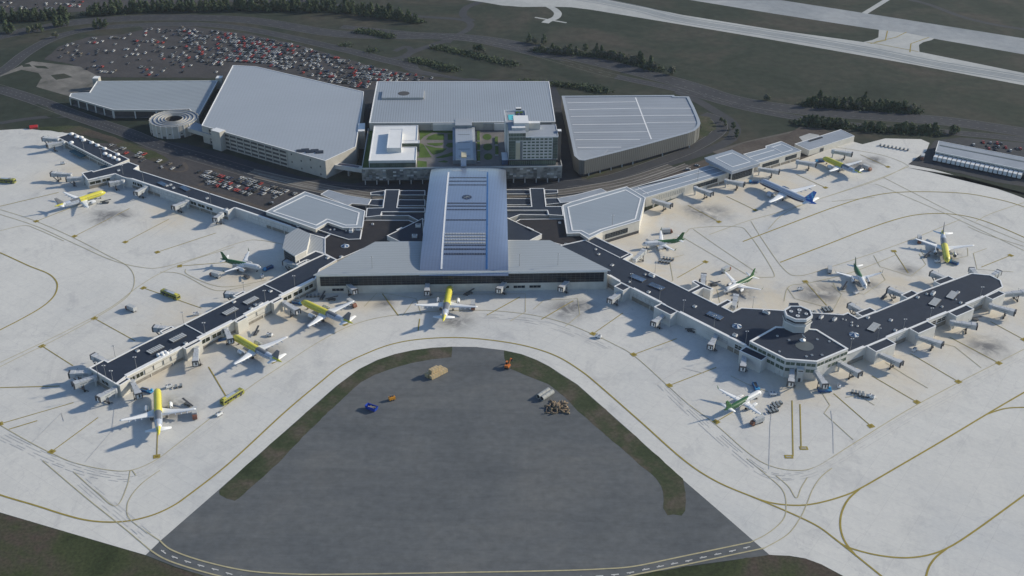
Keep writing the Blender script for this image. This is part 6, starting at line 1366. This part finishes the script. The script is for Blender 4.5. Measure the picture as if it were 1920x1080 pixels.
put(make_gpu, [((411, 779), .9, 'white power unit on the lane right of the lowest left airliner'), ((506, 630), -.3, 'white power unit on the stand right of the mid left airliner'), ((492, 520), -1.3, 'white power unit in front of the left green tailed airliner'), ((1449, 741), .1, 'white power unit right of the airliner below the lounge'), ((1634, 746), -.6, 'white power unit on the near stand right of the lounge'), ((1573, 726), 1.3, 'white power unit right of the lowest lounge jet bridge'), ((1714, 658), .8, 'white power unit between near side jet bridges'), ((1605, 551), .6, 'white power unit at the nose of the camera facing airliner'), ((1757, 492), .3, 'white power unit at the nose of the far yellow airliner'), ((1500, 544), .3, 'white power unit on the stain by the right stand'), ((317, 727), .6, 'white power unit right of the lowest left airliner nose'), ((118, 308), .3, 'white power unit by the far left wing'), ((866, 540), .1, 'white power unit right of the central airliner nose'), ((1122, 633), -.4, 'grey power unit by the yellow stand square right of the terminal'), ((368, 591), .4, 'white power unit behind the left concourse')], 'white power units')
carts = []
def cart_cluster(px, n, cols, ang, sx=2.5, sy=4.2):
    A = U(*px)
    for k in range(n):
        i, j = k % cols, k//cols; x = (i-(cols-1)/2)*sx; y = (j-.5)*sy
        carts.append((A.x+x*math.cos(ang)-y*math.sin(ang), A.y+x*math.sin(ang)+y*math.cos(ang), ang+math.pi/2+random.uniform(-.1, .1)))
cart_cluster((1247, 489.5), 4, 4, -.3, 1.9); cart_cluster((1254, 484), 4, 4, -.3, 1.9); cart_cluster((1445, 768), 3, 3, .4, 2.0); cart_cluster((1448, 760), 3, 3, .5, 2.0); cart_cluster((1453, 754), 3, 3, .3, 2.0); cart_cluster((1608, 734), 4, 4, -.3, 1.7); cart_cluster((1619, 739.5), 3, 3, -.3, 1.7); cart_cluster((1677, 276), 8, 8, -.45, 2.9); cart_cluster((587, 553), 4, 4, .1, 2.2); cart_cluster((1551, 582), 6, 3, .2, 2.0, 2.6); cart_cluster((334, 722), 2, 2, .4, 2.4); cart_cluster((1522, 584), 2, 2, .1, 2.0)
cp_ = None
for x, y, a in carts:
    if cp_ is None: cp_ = make_cart('dark baggage cart in one of the parked clusters on the apron'); cp_['group'] = 'baggage carts parked in clusters'; o = cp_
    else: o = dup(cp_, (0, 0, 0), 0)
    o.location = (x, y, 0); o.rotation_euler = (0, 0, a); o.scale = (.78,)*3
# lamp posts on roofs and apron
for px, z, l in (((183.5, 702), ZP, 'lamp post nearest the corner of the left concourse tip'), ((199, 708), ZP, 'lamp post in the middle of the left concourse tip'), ((212.5, 718), ZP, 'lamp post on the lower corner of the left concourse tip'), ((256.5, 692), ZP, 'lamp post on the left concourse roof above its first windows'), ((216.5, 671), 0, 'lamp post on the apron behind the left concourse tip'), ((385, 627), ZP, 'lamp post on the left concourse roof at its divider'), ((344.5, 607), 0, 'lamp post on the apron behind the left concourse divider'), ((443, 600), ZP, 'lamp post on the left concourse roof between skylights'), ((498, 566), ZP, 'lamp post on the left concourse roof above the blank windows'), ((553, 538), ZP, 'lamp post on the left concourse roof near the terminal'), ((458, 551), 0, 'lamp post on the apron edge behind the left concourse'),
    ((1183, 534), ZR, 'lamp post on the right concourse roof by its first skylight'), ((1236.5, 562), ZR, 'lamp post on the right concourse roof by its second skylight'), ((1281, 584), ZR, 'lamp post on the right concourse roof midway'), ((1338.5, 613), ZR, 'lamp post on the right concourse roof by its third skylight'), ((1398, 643), ZR, 'lamp post on the right concourse roof left of the lounge'), ((1594, 657), ZR, 'lamp post on the right arm roof beside the lounge'), ((1645, 637), ZR, 'lamp post on the right arm roof past the cone skylight'), ((1693, 620), ZR, 'lamp post on the right arm roof midway'), ((1743, 599), ZR, 'lamp post on the right arm roof past its middle'), ((1837, 559), ZR, 'lamp post on the right arm roof near the tip'), ((1411, 578), 0, 'lamp post on the apron behind the lounge'), ((1228, 511), 0, 'lamp post on the apron behind the right concourse start'),
    ((974, 499), 13.3, 'lamp post on the pale terminal side roof nearest the curved hall'), ((1046, 497), 13.3, 'lamp post on the pale terminal side roof farther right'), ((698, 503), 13.3, 'lamp post on the left pale terminal side roof'), ((158, 282), 5.2, 'lamp post on the far left wing roof'), ((191.5, 296.5), 5.2, 'lamp post on the far left wing roof nearer the bend'), ((231, 328), ZL, 'lamp post on the bent left block'), ((269.5, 341), ZL, 'lamp post on the left rear concourse roof'), ((395.5, 382), ZL, 'lamp post on the left rear concourse roof midway'), ((1148, 423), ZH, 'lamp post on the right white roofed hall'), ((1308, 339), 7, 'lamp post on the pale right rear concourse')): lamp_post(px, z, l, 7.5)
# ------------------------------------------------------------------ things on the asphalt field
p = U(818, 702); a = hd((806, 709), (832, 696))
for k, (dx, dy, z) in enumerate(((-3.0, 1.3, 0), (2.6, 1.5, 0), (-2.4, -1.4, 0), (3.0, -1.3, 0), (-1.2, .1, 2.3))):
    t = thing('timber_bundle', ['pale timber bundle at the back left of the stack', 'pale timber bundle at the back right of the stack', 'pale timber bundle at the front left of the stack', 'pale timber bundle at the front right of the stack', 'pale timber bundle lying on top of the stack'][k]+' on the dark asphalt', 'timber', (p.x+dx*math.cos(a)-dy*math.sin(a), p.y+dx*math.sin(a)+dy*math.cos(a), z), a, 'bundles of pale timber')
    m = MB()
    for i in range(5):
        for j in range(4): m.box((random.uniform(-.15, .15), -1.0+.5*i, .12+.54*j), (5.3, .46, .5), 'wood')
    local(m, 'boards', t); m = MB()
    for x in (-1.7, 0, 1.7): m.box((x, 0, .0), (.25, 2.5, .12), 'bark'); m.box((x, 0, .121), (.07, 2.6, 2.18), 'steel')
    local(m, 'straps', t)
for px, l in (((1019, 741), 'back one of two big grey concrete pipes on the asphalt'), ((1026, 744.5), 'front one of two big grey concrete pipes on the asphalt')):
    p = U(*px); a = hd((1010, 748), (1030, 735)); t = thing('concrete_pipe', l, 'pipe', (p.x, p.y, 0), a, 'big concrete pipes'); m = MB(); rows = []
    m.grid([[(x, r*math.cos(q*.3927), 1.3+r*math.sin(q*.3927)) for q in range(16)] for x, r in ((-4.2, .95), (-4.2, 1.3), (-1.5, 1.3), (-1.45, 1.36), (-1.3, 1.36), (-1.25, 1.3), (1.4, 1.3), (1.45, 1.36), (1.6, 1.36), (1.65, 1.3), (4.2, 1.3), (4.2, .95))], 'pipe_grey', True, False); local(m, 'shell', t); m = MB(); m.grid([[(x, .95*math.cos(q*.3927), 1.3+.95*math.sin(q*.3927)) for q in range(16)] for x in (-4.2, 4.2)], 'dark_recess', True, True); local(m, 'bore', t)
rl = random.Random(5); A = U(1042, 765); n_l = 0; lg = []
for lvl, cnt in ((0, 26), (1, 15), (2, 7)):
    for k in range(cnt):
        rr = 7.0*(1-.3*lvl)*math.sqrt(rl.random()); th_ = rl.random()*6.28; lg.append((rr*math.cos(th_)*1.0, rr*math.sin(th_)*.85, .35+.62*lvl))
lv_ = []
for v_ in range(3):
    m = MB(); r0 = (.42, .34, .5)[v_]; Lg = (4.2, 3.4, 2.8)[v_]
    m.grid([[(x, r0*s_*math.cos(q*.7854)+dy, r0*s_*math.sin(q*.7854)) for q in range(8)] for x, s_, dy in ((-Lg/2, .02, 0), (-Lg/2, 1, 0), (0, .94, .06), (Lg/2, .86, 0), (Lg/2, .02, 0))], 'bark', True, True, lambda i, j: 'log_end' if i in (0, 3) else 'bark'); lv_.append(m.mesh('log'))
for k, (x, y, z) in enumerate(lg):
    o = bpy.data.objects.new('log', lv_[k % 3]); COL.objects.link(o); o.location = (A.x+x, A.y+y, z); o.rotation_euler = (rl.uniform(-.1, .1), rl.uniform(-.2, .2), rl.uniform(0, 3.14)); tag(o, 'brown log in the loose heap by the grass verge', 'log', 'logs in the heap')
p = U(697, 768); a = hd((688, 764), (707, 771)); t = thing('skip', 'blue open waste container on the dark asphalt', 'skip', (p.x, p.y, 0), a); m = MB()
sec_ = [(-3.4, 0), (-3.0, -1)]
m.grid([[(-2.6, -1.2, .25), (2.6, -1.2, .25), (2.6, 1.2, .25), (-2.6, 1.2, .25)], [(-3.2, -1.4, 2.3), (3.2, -1.4, 2.3), (3.2, 1.4, 2.3), (-3.2, 1.4, 2.3)], [(-3.0, -1.25, 2.3), (3.0, -1.25, 2.3), (3.0, 1.25, 2.3), (-3.0, 1.25, 2.3)], [(-2.6, -1.1, .9), (2.6, -1.1, .9), (2.6, 1.1, .9), (-2.6, 1.1, .9)]], 'skip_blue', True, False, None, (True, True))
for x in (-2, -.7, .7, 2):
    for s in (-1, 1): m.bar((x, s*1.24, .3), (x*1.05, s*1.46, 2.2), .14, 'skip_blue')
local(m, 'bin', t); m = MB()
for k in range(16): m.box((rl.uniform(-2.2, 2.2), rl.uniform(-.8, .8), 1.2), (rl.uniform(.4, 1.0), rl.uniform(.3, .8), rl.uniform(.3, .8)), rl.choice(('pipe_grey', 'wood', 'frame_grey')), rl.random()*3)
local(m, 'rubble', t)
def digger(px, lab, a, mat='orange_paint'):
    p = U(*px); t = thing('excavator', lab, 'excavator', (p.x, p.y, 0), a)
    m = MB()
    for s in (-1, 1): m.grid([[(x, s*1.1+w, z) for x, z in ((-1.9, .45), (-1.6, .1), (1.6, .1), (1.9, .45), (1.6, .85), (-1.6, .85))] for w in (-.28, .28)], 'steel_dark', True, False, None, (True, True))
    local(m, 'track', t); m = MB(); m.box((-.5, 0, .95), (3.0, 2.4, .9), mat); m.box((-1.5, 0, 1.85), (1.2, 2.2, .4), mat); local(m, 'body', t); m = MB(); m.box((.5, .7, 1.86), (1.4, 1.0, 1.4), 'glass'); m.box((.5, .7, 3.26), (1.5, 1.1, .1), mat); local(m, 'cab', t)
    m = MB(); m.bar((.9, -.3, 1.6), (3.0, -.3, 4.2), .45, mat); m.bar((3.0, -.3, 4.2), (5.0, -.3, 2.4), .35, mat); m.bar((1.4, -.3, 1.5), (2.2, -.3, 3.0), .14, 'steel'); bm_ = local(m, 'boom', t); m = MB(); m.grid([[(5.0+x, -.3+w, 2.4+z) for x, z in ((0, .3), (.5, -.1), (.1, -1.0), (-.7, -.9), (-.2, -.2))] for w in (-.6, .6)], 'steel_dark', True, False, None, (True, True)); local(m, 'bucket', bm_)
digger((952, 689), 'orange excavator with raised arm at the end of the right grass verge', 1.2)
p = U(735, 750); t = thing('site_generator', 'small amber site generator on the dark asphalt near the blue container', 'generator', (p.x, p.y, 0), .5); m = MB(); m.box((0, 0, .5), (3.2, 1.8, 1.5), 'amber_paint'); local(m, 'housing', t); m = MB(); m.box((-.8, 0, 2.0), (.6, .6, .6), 'steel_dark'); m.box((.7, .2, 2.0), (1.0, .9, .25), 'steel_dark'); m.bar((-.2, .5, 2), (-.2, .5, 3.2), .18, 'steel'); local(m, 'exhaust', t)  # amber site generator, it has no lamps
m = MB(); m.bar((1.6, 0, .6), (2.8, 0, .4), .12, 'steel_dark'); local(m, 'tow_bar', t); local(wheels_mb((-.7, .7), 1.9, .4), 'wheel', t)
# red pitched shape standing in for wreck-like aeroplane parts
p = U(64, 240); t = thing('wreck_stand_in', 'red pitched shape standing in for wreck-like aeroplane parts on the far left corner of the apron', 'shelter', (p.x, p.y, 0), .3); t.scale = (.75, .75, .7); m = MB(); m.grid([[(x, -3, 0), (x, -3, 2), (x, 0, 3.6), (x, 3, 2), (x, 3, 0)] for x in (-4, 4)], 'red_paint', False, False); m.face([(-4, -3, 0), (-4, 3, 0), (-4, 3, 2), (-4, 0, 3.6), (-4, -3, 2)], 'red_paint'); m.face([(4, -3, 0), (4, -3, 2), (4, 0, 3.6), (4, 3, 2), (4, 3, 0)], 'dark_recess'); local(m, 'canvas', t); m = MB()
for x in (-4.1, 4.1):
    for y in (-3, 3): m.bar((x, y, 0), (x, y, 2), .12, 'steel')
local(m, 'pole', t)
HAZE = .00004
# ------------------------------------------------------------------ parked cars
rc = random.Random(11)
for n, c in (('car_white', (.62, .63, .64)), ('car_silver', (.34, .36, .38)), ('car_grey', (.11, .115, .125)), ('car_black', (.018, .019, .022)), ('car_red', (.42, .05, .04)), ('car_navy', (.02, .035, .09)), ('car_tan', (.22, .19, .15))): plain(n, tuple(.85*v for v in c), .35, 0, .04, .5)
gridglass('car_glass', (.015, .018, .022), .1)
def car_mb(mb, mat, kind, M4=None):
    v0 = len(mb.v)
    if kind == 0: low = [(-2.25, .45, .80), (-2.2, .4, .95), (-1.4, .3, 1.0), (1.0, .3, .98), (2.05, .35, .85), (2.25, .42, .62)]; cab = [(-1.75, .98), (-1.05, 1.42), (.35, 1.42), (1.15, .98)]
    elif kind == 1: low = [(-2.35, .5, .95), (-2.3, .45, 1.12), (-1.4, .35, 1.18), (1.1, .35, 1.12), (2.1, .4, 1.02), (2.35, .48, .75)]; cab = [(-2.2, 1.12), (-1.9, 1.75), (.4, 1.75), (1.2, 1.12)]
    else: low = [(-2.75, .55, 1.0), (-2.7, .5, 1.05), (-.9, .4, 1.05), (1.3, .4, 1.12), (2.5, .45, 1.0), (2.75, .5, .75)]; cab = [(-.75, 1.1), (-.6, 1.8), (.7, 1.8), (1.45, 1.1)]
    w = .9 if kind == 0 else .96
    mb.grid([[(x, -w, z0), (x, w, z0), (x, w, z1-.1), (x, w-.1, z1), (x, -w+.1, z1), (x, -w, z1-.1)] for x, z0, z1 in low], mat, True, False, None, (True, True))
    (xa, za), (xb, zb), (xc_, zc_), (xd, zd) = cab; wi = w-.08; wt = w-.22
    mb.face([(xb, -wt, zb), (xc_, -wt, zc_), (xc_, wt, zc_), (xb, wt, zb)], mat)
    for q in ([(xa, -wi, za), (xb, -wt, zb), (xb, wt, zb), (xa, wi, za)], [(xd, wi, zd), (xc_, wt, zc_), (xc_, -wt, zc_), (xd, -wi, zd)], [(xa, -wi, za), (xd, -wi, zd), (xc_, -wt, zc_), (xb, -wt, zb)], [(xb, wt, zb), (xc_, wt, zc_), (xd, wi, zd), (xa, wi, za)]): mb.face(q, 'car_glass')
    for x in (-1.4, 1.4):
        for s in (-1, 1): mb.lathe([(.01, -.11), (.33, -.11), (.33, .11), (.01, .11)], 'tyre', (x, s*(w-.1), .33), 8, axis='y')
    if M4 is not None: mb.v[v0:] = [tuple(M4 @ Vector(p)) for p in mb.v[v0:]]
CM = {}
def car_mesh(mat, kind):
    if (mat, kind) not in CM: m = MB(); car_mb(m, mat, kind); CM[(mat, kind)] = m.mesh('parked_car')
    return CM[(mat, kind)]
PAL = ['car_white']*19+['car_silver']*22+['car_grey']*20+['car_black']*16+['car_red']*12+['car_navy']*7+['car_tan']*5
cars = []
def inside(p, poly_):
    c = False; n = len(poly_); j = n-1
    for i in range(n):
        a, b = poly_[i], poly_[j]
        if (a.y > p.y) != (b.y > p.y) and p.x < (b.x-a.x)*(p.y-a.y)/(b.y-a.y)+a.x: c = not c
        j = i
    return c
def pix(x, y, z=0):
    d = y*_c+(H-z)*_s; v = ((H-z)*_c-y*_s); return (960+FPX*x/d, 540+FPX*v/d)
def fill(px_poly, ang, pitch, fn, lot):
    P = gl(px_poly); cx = sum(p.x for p in P)/len(P); cy = sum(p.y for p in P)/len(P); ca, sa = math.cos(ang), math.sin(ang)
    R_ = 450; v = -R_; row = 0
    while v < R_:
        u = -R_
        while u < R_:
            x, y = cx+u*ca-v*sa, cy+u*sa+v*ca
            if inside(Vector((x, y)), P):
                pxx = pix(x, y)
                if rc.random() < fn(*pxx): cars.append((x+rc.uniform(-.2, .2), y+rc.uniform(-.25, .25), ang+math.pi/2+(math.pi if rc.random() < .4 else 0)+rc.uniform(-.04, .04), lot))
            u += 2.6
        v += 5.4 if row % 2 == 0 else pitch; row += 1
def dens(px, py):
    n = noise.noise(Vector((px*.012, py*.03, 3.3)))
    base = .14 if px < 300 else (.18+.56*(px-300)/130 if px < 430 else .78)
    if px > 620: base = .72
    if py < 62 and px < 450: base = .3
    if px > 430 and py < 75: base *= .35
    if py > 130 and px < 430: base = .16
    return max(0, base*(1+.9*n))
fill([(95, 110), (115, 90), (170, 72), (235, 67), (268, 54), (350, 51), (467, 67), (550, 84), (640, 111), (707, 129), (773, 140), (835, 152), (760, 153), (700, 153), (690, 168), (660, 165), (490, 120), (430, 118), (405, 143), (183, 142), (140, 120)], R(-9), 7.0, dens, 'far')
fill([(382, 316), (520, 352), (560, 364), (520, 388), (375, 340)], R(-31), 6.2, lambda x, y: .85 if y < 370 else .1, 'near')
fill([(250, 283), (300, 290), (385, 318), (378, 340), (300, 322), (255, 300)], R(-29), 9.0, lambda x, y: .12, 'near')
fill([(200, 272), (262, 280), (275, 285), (268, 300), (215, 290)], R(-29), 9, lambda x, y: .5, 'near')
fill([(1815, 264), (1930, 276), (1930, 292), (1880, 288), (1815, 272)], R(-12), 7, lambda x, y: .5, 'cargo')
fill([(0, 3), (160, 3), (160, 18), (0, 20)], R(-8), 12, lambda x, y: .35, 'edge')
fill([(380, -4), (620, -4), (560, 10), (430, 3)], R(-8), 12, lambda x, y: .3, 'edge')
for px in ((303.5, 314.5), (261.5, 295), (395, 346.5), (408, 350), (505, 383), (511, 382), (519.5, 366.5), (1307, 311), (1290, 319)):
    q = U(*px); cars.append((q.x, q.y, rc.uniform(0, 3), 'near'))
cars.sort(key=lambda c: (c[3] == 'far' or c[3] == 'edge', c[0]**2+c[1]**2))
LOTN = {'near': 'parked in the lot beside the left rear concourse', 'far': 'parked in the big lot behind the garages', 'edge': 'parked in the lot at the top edge', 'cargo': 'parked behind the cargo shed'}
KN = ['saloon', 'estate car', 'pickup']
CN = {'car_white': 'white', 'car_silver': 'silver', 'car_grey': 'grey', 'car_black': 'black', 'car_red': 'red', 'car_navy': 'navy blue', 'car_tan': 'tan'}
rest = MB(); ri = 0
for i, (x, y, a, lot) in enumerate(cars):
    mat = rc.choice(PAL); kind = rc.choice((0, 0, 1, 1, 1, 2))
    if i < 300:
        o = bpy.data.objects.new('parked_car', car_mesh(mat, kind)); COL.objects.link(o); o.location = (x, y, .04); o.rotation_euler = (0, 0, a); o.scale = (.86,)*3
        tag(o, f'{CN[mat]} {KN[kind]} {LOTN[lot]}', 'car', f'{CN[mat]} {KN[kind]}s {LOTN[lot]}')
    else: car_mb(rest, mat, kind, Matrix.Translation((x, y, .04)) @ Matrix.Rotation(a, 4, 'Z') @ Matrix.Scale(.86, 4))
if rest.f: o = bpy.data.objects.new('parked_cars', rest.mesh('parked_cars')); COL.objects.link(o); tag(o, 'mass of cars filling the far half of the big lot', 'cars', None, 'stuff')
print('CARS', len(cars))
# ------------------------------------------------------------------ trees
rt_ = random.Random(3)
mottled('leaf_dark', [(.3, (.034, .054, .032)), (.7, (.082, .115, .06))], .6, 3, .9); mottled('leaf_mid', [(.3, (.050, .070, .038)), (.7, (.11, .138, .07))], .6, 3, .9); mottled('leaf_grey', [(.3, (.085, .094, .07)), (.7, (.165, .168, .125))], .6, 3, .9)
def tree_meshes(kind, n_):
    out = []
    for s in range(n_):
        r = random.Random(100*kind+s); h = (10.5, 8, 6.5)[kind]; m = MB(); tr_ = MB()
        tr_.lathe([(.28, 0), (.2, h*.4), (.05, h*.9)], 'trunk_bark', n=6)
        for k in range(5):
            a = r.random()*6.28; z = h*(.25+.12*k); tr_.bar((0, 0, z), (1.7*math.cos(a), 1.7*math.sin(a), z+1.1), .14, 'trunk_bark')
        cl = []
        nc = (16, 13, 11)[kind]
        for k in range(nc):
            f = (k+.5)/nc
            if kind == 0: z = h*(.18+.8*f); rr = 2.4*(1-f)**.7+.35
            else: z = h*(.3+.65*f); rr = h*.28*math.sin(math.pi*(.25+.7*f))+.3
            a = r.random()*6.28; d = rr*r.uniform(.25, 1); cl.append((Vector((d*math.cos(a), d*math.sin(a), z)), rr*.55+.5))
        for c, cr_ in cl:
            mt = r.choice([('leaf_dark', 'leaf_dark', 'leaf_mid'), ('leaf_mid', 'leaf_dark', 'leaf_mid'), ('leaf_grey', 'leaf_mid', 'leaf_grey')][kind])
            for q in range(26):
                dv = Vector((r.gauss(0, 1), r.gauss(0, 1), r.gauss(0, .75))).normalized()*cr_*r.uniform(.45, 1.05); p = c+dv; sz = r.uniform(.35, .75)
                nrm = (dv+Vector((r.uniform(-.6, .6), r.uniform(-.6, .6), r.uniform(0, .9)))).normalized(); u1 = nrm.orthogonal().normalized(); v1 = nrm.cross(u1); an = r.random()*3
                u2 = u1*math.cos(an)+v1*math.sin(an); v2 = nrm.cross(u2)
                m.face([p+u2*sz, p+v2*sz*.8, p-u2*sz, p-v2*sz*.7], mt)
        out.append((m.mesh('crown'), tr_.mesh('trunk')))
    return out
TM = [tree_meshes(k, 4) for k in range(3)]
KL = ['tall dark conifer', 'bushy green tree', 'grey green roundish tree']
def tree(px, kind, where, sc_=1.0):
    q = U(*px); t = thing('tree', f'{KL[kind]} {where}', 'tree', (q.x, q.y, 0), rt_.random()*6.28, f'{KL[kind]}s {where}'); s = sc_*rt_.uniform(.8, 1.2); t.scale = (s, s, s*rt_.uniform(.9, 1.15))
    cm, tm_ = rt_.choice(TM[kind]); a = bpy.data.objects.new('crown', cm); b = bpy.data.objects.new('trunk', tm_)
    for o in (a, b): COL.objects.link(o); o.parent = t
def row(pts, n_, kind, where, jit=(3, 1.6), sc_=1.0):
    L = [0]
    for a, b in zip(pts, pts[1:]): L.append(L[-1]+math.hypot(b[0]-a[0], b[1]-a[1]))
    for k in range(n_):
        d = L[-1]*(k+rt_.random())/n_
        for i in range(len(pts)-1):
            if L[i] <= d <= L[i+1]: f = (d-L[i])/(L[i+1]-L[i]); x = pts[i][0]+(pts[i+1][0]-pts[i][0])*f; y = pts[i][1]+(pts[i+1][1]-pts[i][1])*f; break
        tree((x+rt_.uniform(-jit[0], jit[0]), y+rt_.uniform(-jit[1], jit[1])), kind if rt_.random() < .8 else (kind+1) % 3, where, sc_)
row([(165, 29), (300, 22), (420, 19), (560, 21), (660, 26), (740, 36), (785, 43)], 95, 0, 'in the long tree belt along the top left', (4, 2.6), 1.05)
row([(170, 24), (300, 17), (480, 13), (640, 17), (740, 30)], 60, 0, 'in the long tree belt along the top left', (4, 2.2), 1.1)
row([(0, 39), (60, 38), (127, 34)], 34, 0, 'in the thick clump at the top left corner', (4, 3), 1.05)
row([(8, 62), (28, 62)], 4, 0, 'beside the road at the far left', (3, 1.5)); row([(55, 62), (80, 58)], 4, 2, 'beside the road at the far left', (3, 1.5)); row([(100, 51), (128, 49)], 5, 0, 'beside the road at the far left', (3, 1.5)); row([(175, 55), (203, 51)], 6, 0, 'beside the road at the far left', (3, 1.2), .8)
tree((105, 71), 2, 'alone by the road fork at the far left', .9)
row([(985, 79), (1020, 84)], 7, 2, 'in the row beside the runway field', (3, 1.6), .8); row([(1006, 96), (1040, 100), (1080, 103)], 17, 2, 'in the row beside the runway field', (3, 2), .95)
tree((1097, 98), 1, 'alone in the gap of the row beside the runway field', 1.1); row([(1112, 103), (1150, 110), (1200, 122), (1232, 133)], 26, 2, 'in the row beside the runway field', (3, 2.2), 1.0); row([(1255, 139), (1263, 141)], 3, 2, 'at the end of the row beside the runway field', (2, 1), 1.0)
row([(885, 95), (908, 98)], 6, 1, 'in the small clump behind the hotel garage', (3, 1.5), .9); row([(1515, 198), (1560, 200), (1620, 204), (1680, 209), (1716, 210)], 34, 1, 'in the copse on the right hand field', (4, 3.5), .95); row([(1530, 193), (1600, 196), (1660, 201)], 14, 2, 'in the copse on the right hand field', (5, 2.5), .95)
row([(1502, 231), (1540, 236), (1592, 239)], 18, 1, 'in the hedge line along the right hand road', (3, 3), .85); row([(1618, 242), (1655, 245)], 9, 1, 'in the hedge line along the right hand road', (3, 2), .85); row([(1670, 246), (1755, 250)], 17, 1, 'in the hedge line along the right hand road', (3, 2), .85); row([(1780, 251), (1796, 251)], 4, 1, 'in the hedge line along the right hand road', (3, 1.5), .9)
row([(1432, 187), (1446, 189)], 4, 2, 'in the small clump on the right hand field', (3, 1), .7); row([(1346, 225), (1375, 243), (1385, 262)], 6, 1, 'beside the curved road right of the right garage', (4, 2), .6)
# hedges on the medians
for pts, l in (([(165, 27), (300, 20), (420, 17), (560, 19), (660, 24), (740, 34), (785, 42)], 'long dark undergrowth strip beneath the tree belt at the top left'), ([(0, 37), (60, 36), (127, 33)], 'dark undergrowth strip beneath the clump at the top left corner'), ([(1515, 197), (1560, 199), (1620, 203), (1680, 208), (1716, 209)], 'dark undergrowth strip beneath the copse on the right hand field'), ([(1502, 231), (1540, 236), (1592, 239)], 'dark undergrowth strip along the right hand road, left piece'), ([(1618, 242), (1670, 246), (1755, 250)], 'dark undergrowth strip along the right hand road, right piece'), ([(1006, 95), (1080, 102), (1150, 109), (1200, 121), (1232, 132)], 'low scrub strip under the tree row beside the runway field'), ([(676, 60), (700, 63), (730, 70)], 'dark hedge strip on the road median at the top'), ([(648, 85), (700, 96)], 'dark hedge strip inside the loop road'), ([(775, 113), (830, 127), (845, 132)], 'dark hedge strip on the island behind the garages'), ([(820, 90), (880, 103), (960, 122)], 'dark hedge strip along the road behind the hotel garage'), ([(980, 155), (1080, 163), (1130, 172)], 'dark hedge strip behind the garages')):
    c = sl(pts, 12); t = thing('hedge', l, 'hedge', (c[0].x, c[0].y, 0)); m = MB()
    for p in c:
        for k in range(120):
            x, y, z = p.x+rt_.gauss(0, 3.4), p.y+rt_.gauss(0, 2.6), abs(rt_.gauss(0, 1.2)); sz = rt_.uniform(.4, .9); nv = Vector((rt_.uniform(-1, 1), rt_.uniform(-1, 1), rt_.uniform(.2, 1))).normalized(); u1 = nv.orthogonal().normalized()*sz; v1 = nv.cross(u1); q = Vector((x, y, z)); m.face([q+u1, q+v1, q-u1, q-v1], rt_.choice(('leaf_dark', 'leaf_dark', 'leaf_mid')))
    part(m, 'foliage', t)

# ------------------------------------------------------------------ thin evening haze over the whole field
hm = bpy.data.materials.new('haze'); hm.use_nodes = True; hn = hm.node_tree; hn.nodes.remove(hn.nodes['Principled BSDF'])
vs = hn.nodes.new('ShaderNodeVolumeScatter'); vs.inputs['Color'].default_value = (.70, .78, .92, 1); vs.inputs['Density'].default_value = HAZE; vs.inputs['Anisotropy'].default_value = .1
hn.links.new(vs.outputs[0], hn.nodes['Material Output'].inputs['Volume']); M['haze'] = hm
m = MB(); m.box((0, 1500, -5), (7000, 6000, 600), 'haze'); HZ = struct(m, 'haze')
# ------------------------------------------------------------------ light, sky, camera
w = bpy.data.worlds.new('World'); sc.world = w; w.use_nodes = True
nt_ = w.node_tree; bg = nt_.nodes['Background']; sky = nt_.nodes.new('ShaderNodeTexSky'); sky.sky_type = 'NISHITA'; sky.sun_disc = False
SD = Vector((24.0, 8.7, 11.6)).normalized()
sky.sun_elevation = math.asin(SD.z); sky.sun_rotation = math.atan2(SD.x, SD.y); sky.air_density = 1.0; sky.dust_density = .6; sky.ozone_density = 1.5
tn = nt_.nodes.new('ShaderNodeMix'); tn.data_type = 'RGBA'; tn.blend_type = 'MULTIPLY'; tn.inputs[0].default_value = 1; tn.inputs[7].default_value = (.87, .98, 1.08, 1)
nt_.links.new(sky.outputs[0], tn.inputs[6]); nt_.links.new(tn.outputs[2], bg.inputs['Color']); bg.inputs['Strength'].default_value = .122
L_ = bpy.data.lights.new('sun', 'SUN'); L_.energy = 4.65; L_.angle = R(2.4); L_.color = (1.0, .905, .73)
so = bpy.data.objects.new('sun', L_); COL.objects.link(so); so.rotation_euler = SD.to_track_quat('Z', 'Y').to_euler(); so.location = (300, 300, 400)
cd = bpy.data.cameras.new('camera'); cam = bpy.data.objects.new('camera', cd); COL.objects.link(cam); sc.camera = cam
cd.sensor_width = 36; cd.lens = FPX/1920*36; cd.clip_start = 1; cd.clip_end = 20000
right = Vector((1, 0, 0)); upv = Vector((0, _s, _c)); fwd = Vector((0, _c, -_s))
r2 = right*_cr+upv*_sr; u2 = upv*_cr-right*_sr
mt = Matrix((r2, u2, -fwd)).transposed().to_4x4(); mt.translation = (0, 0, H); cam.matrix_world = mt
sc.view_settings.view_transform = 'Standard'; sc.view_settings.look = 'None'; sc.view_settings.exposure = 0; sc.view_settings.gamma = 1
sc.cycles.volume_bounces = 0; sc.cycles.max_bounces = 6; sc.cycles.diffuse_bounces = 3; sc.cycles.glossy_bounces = 3
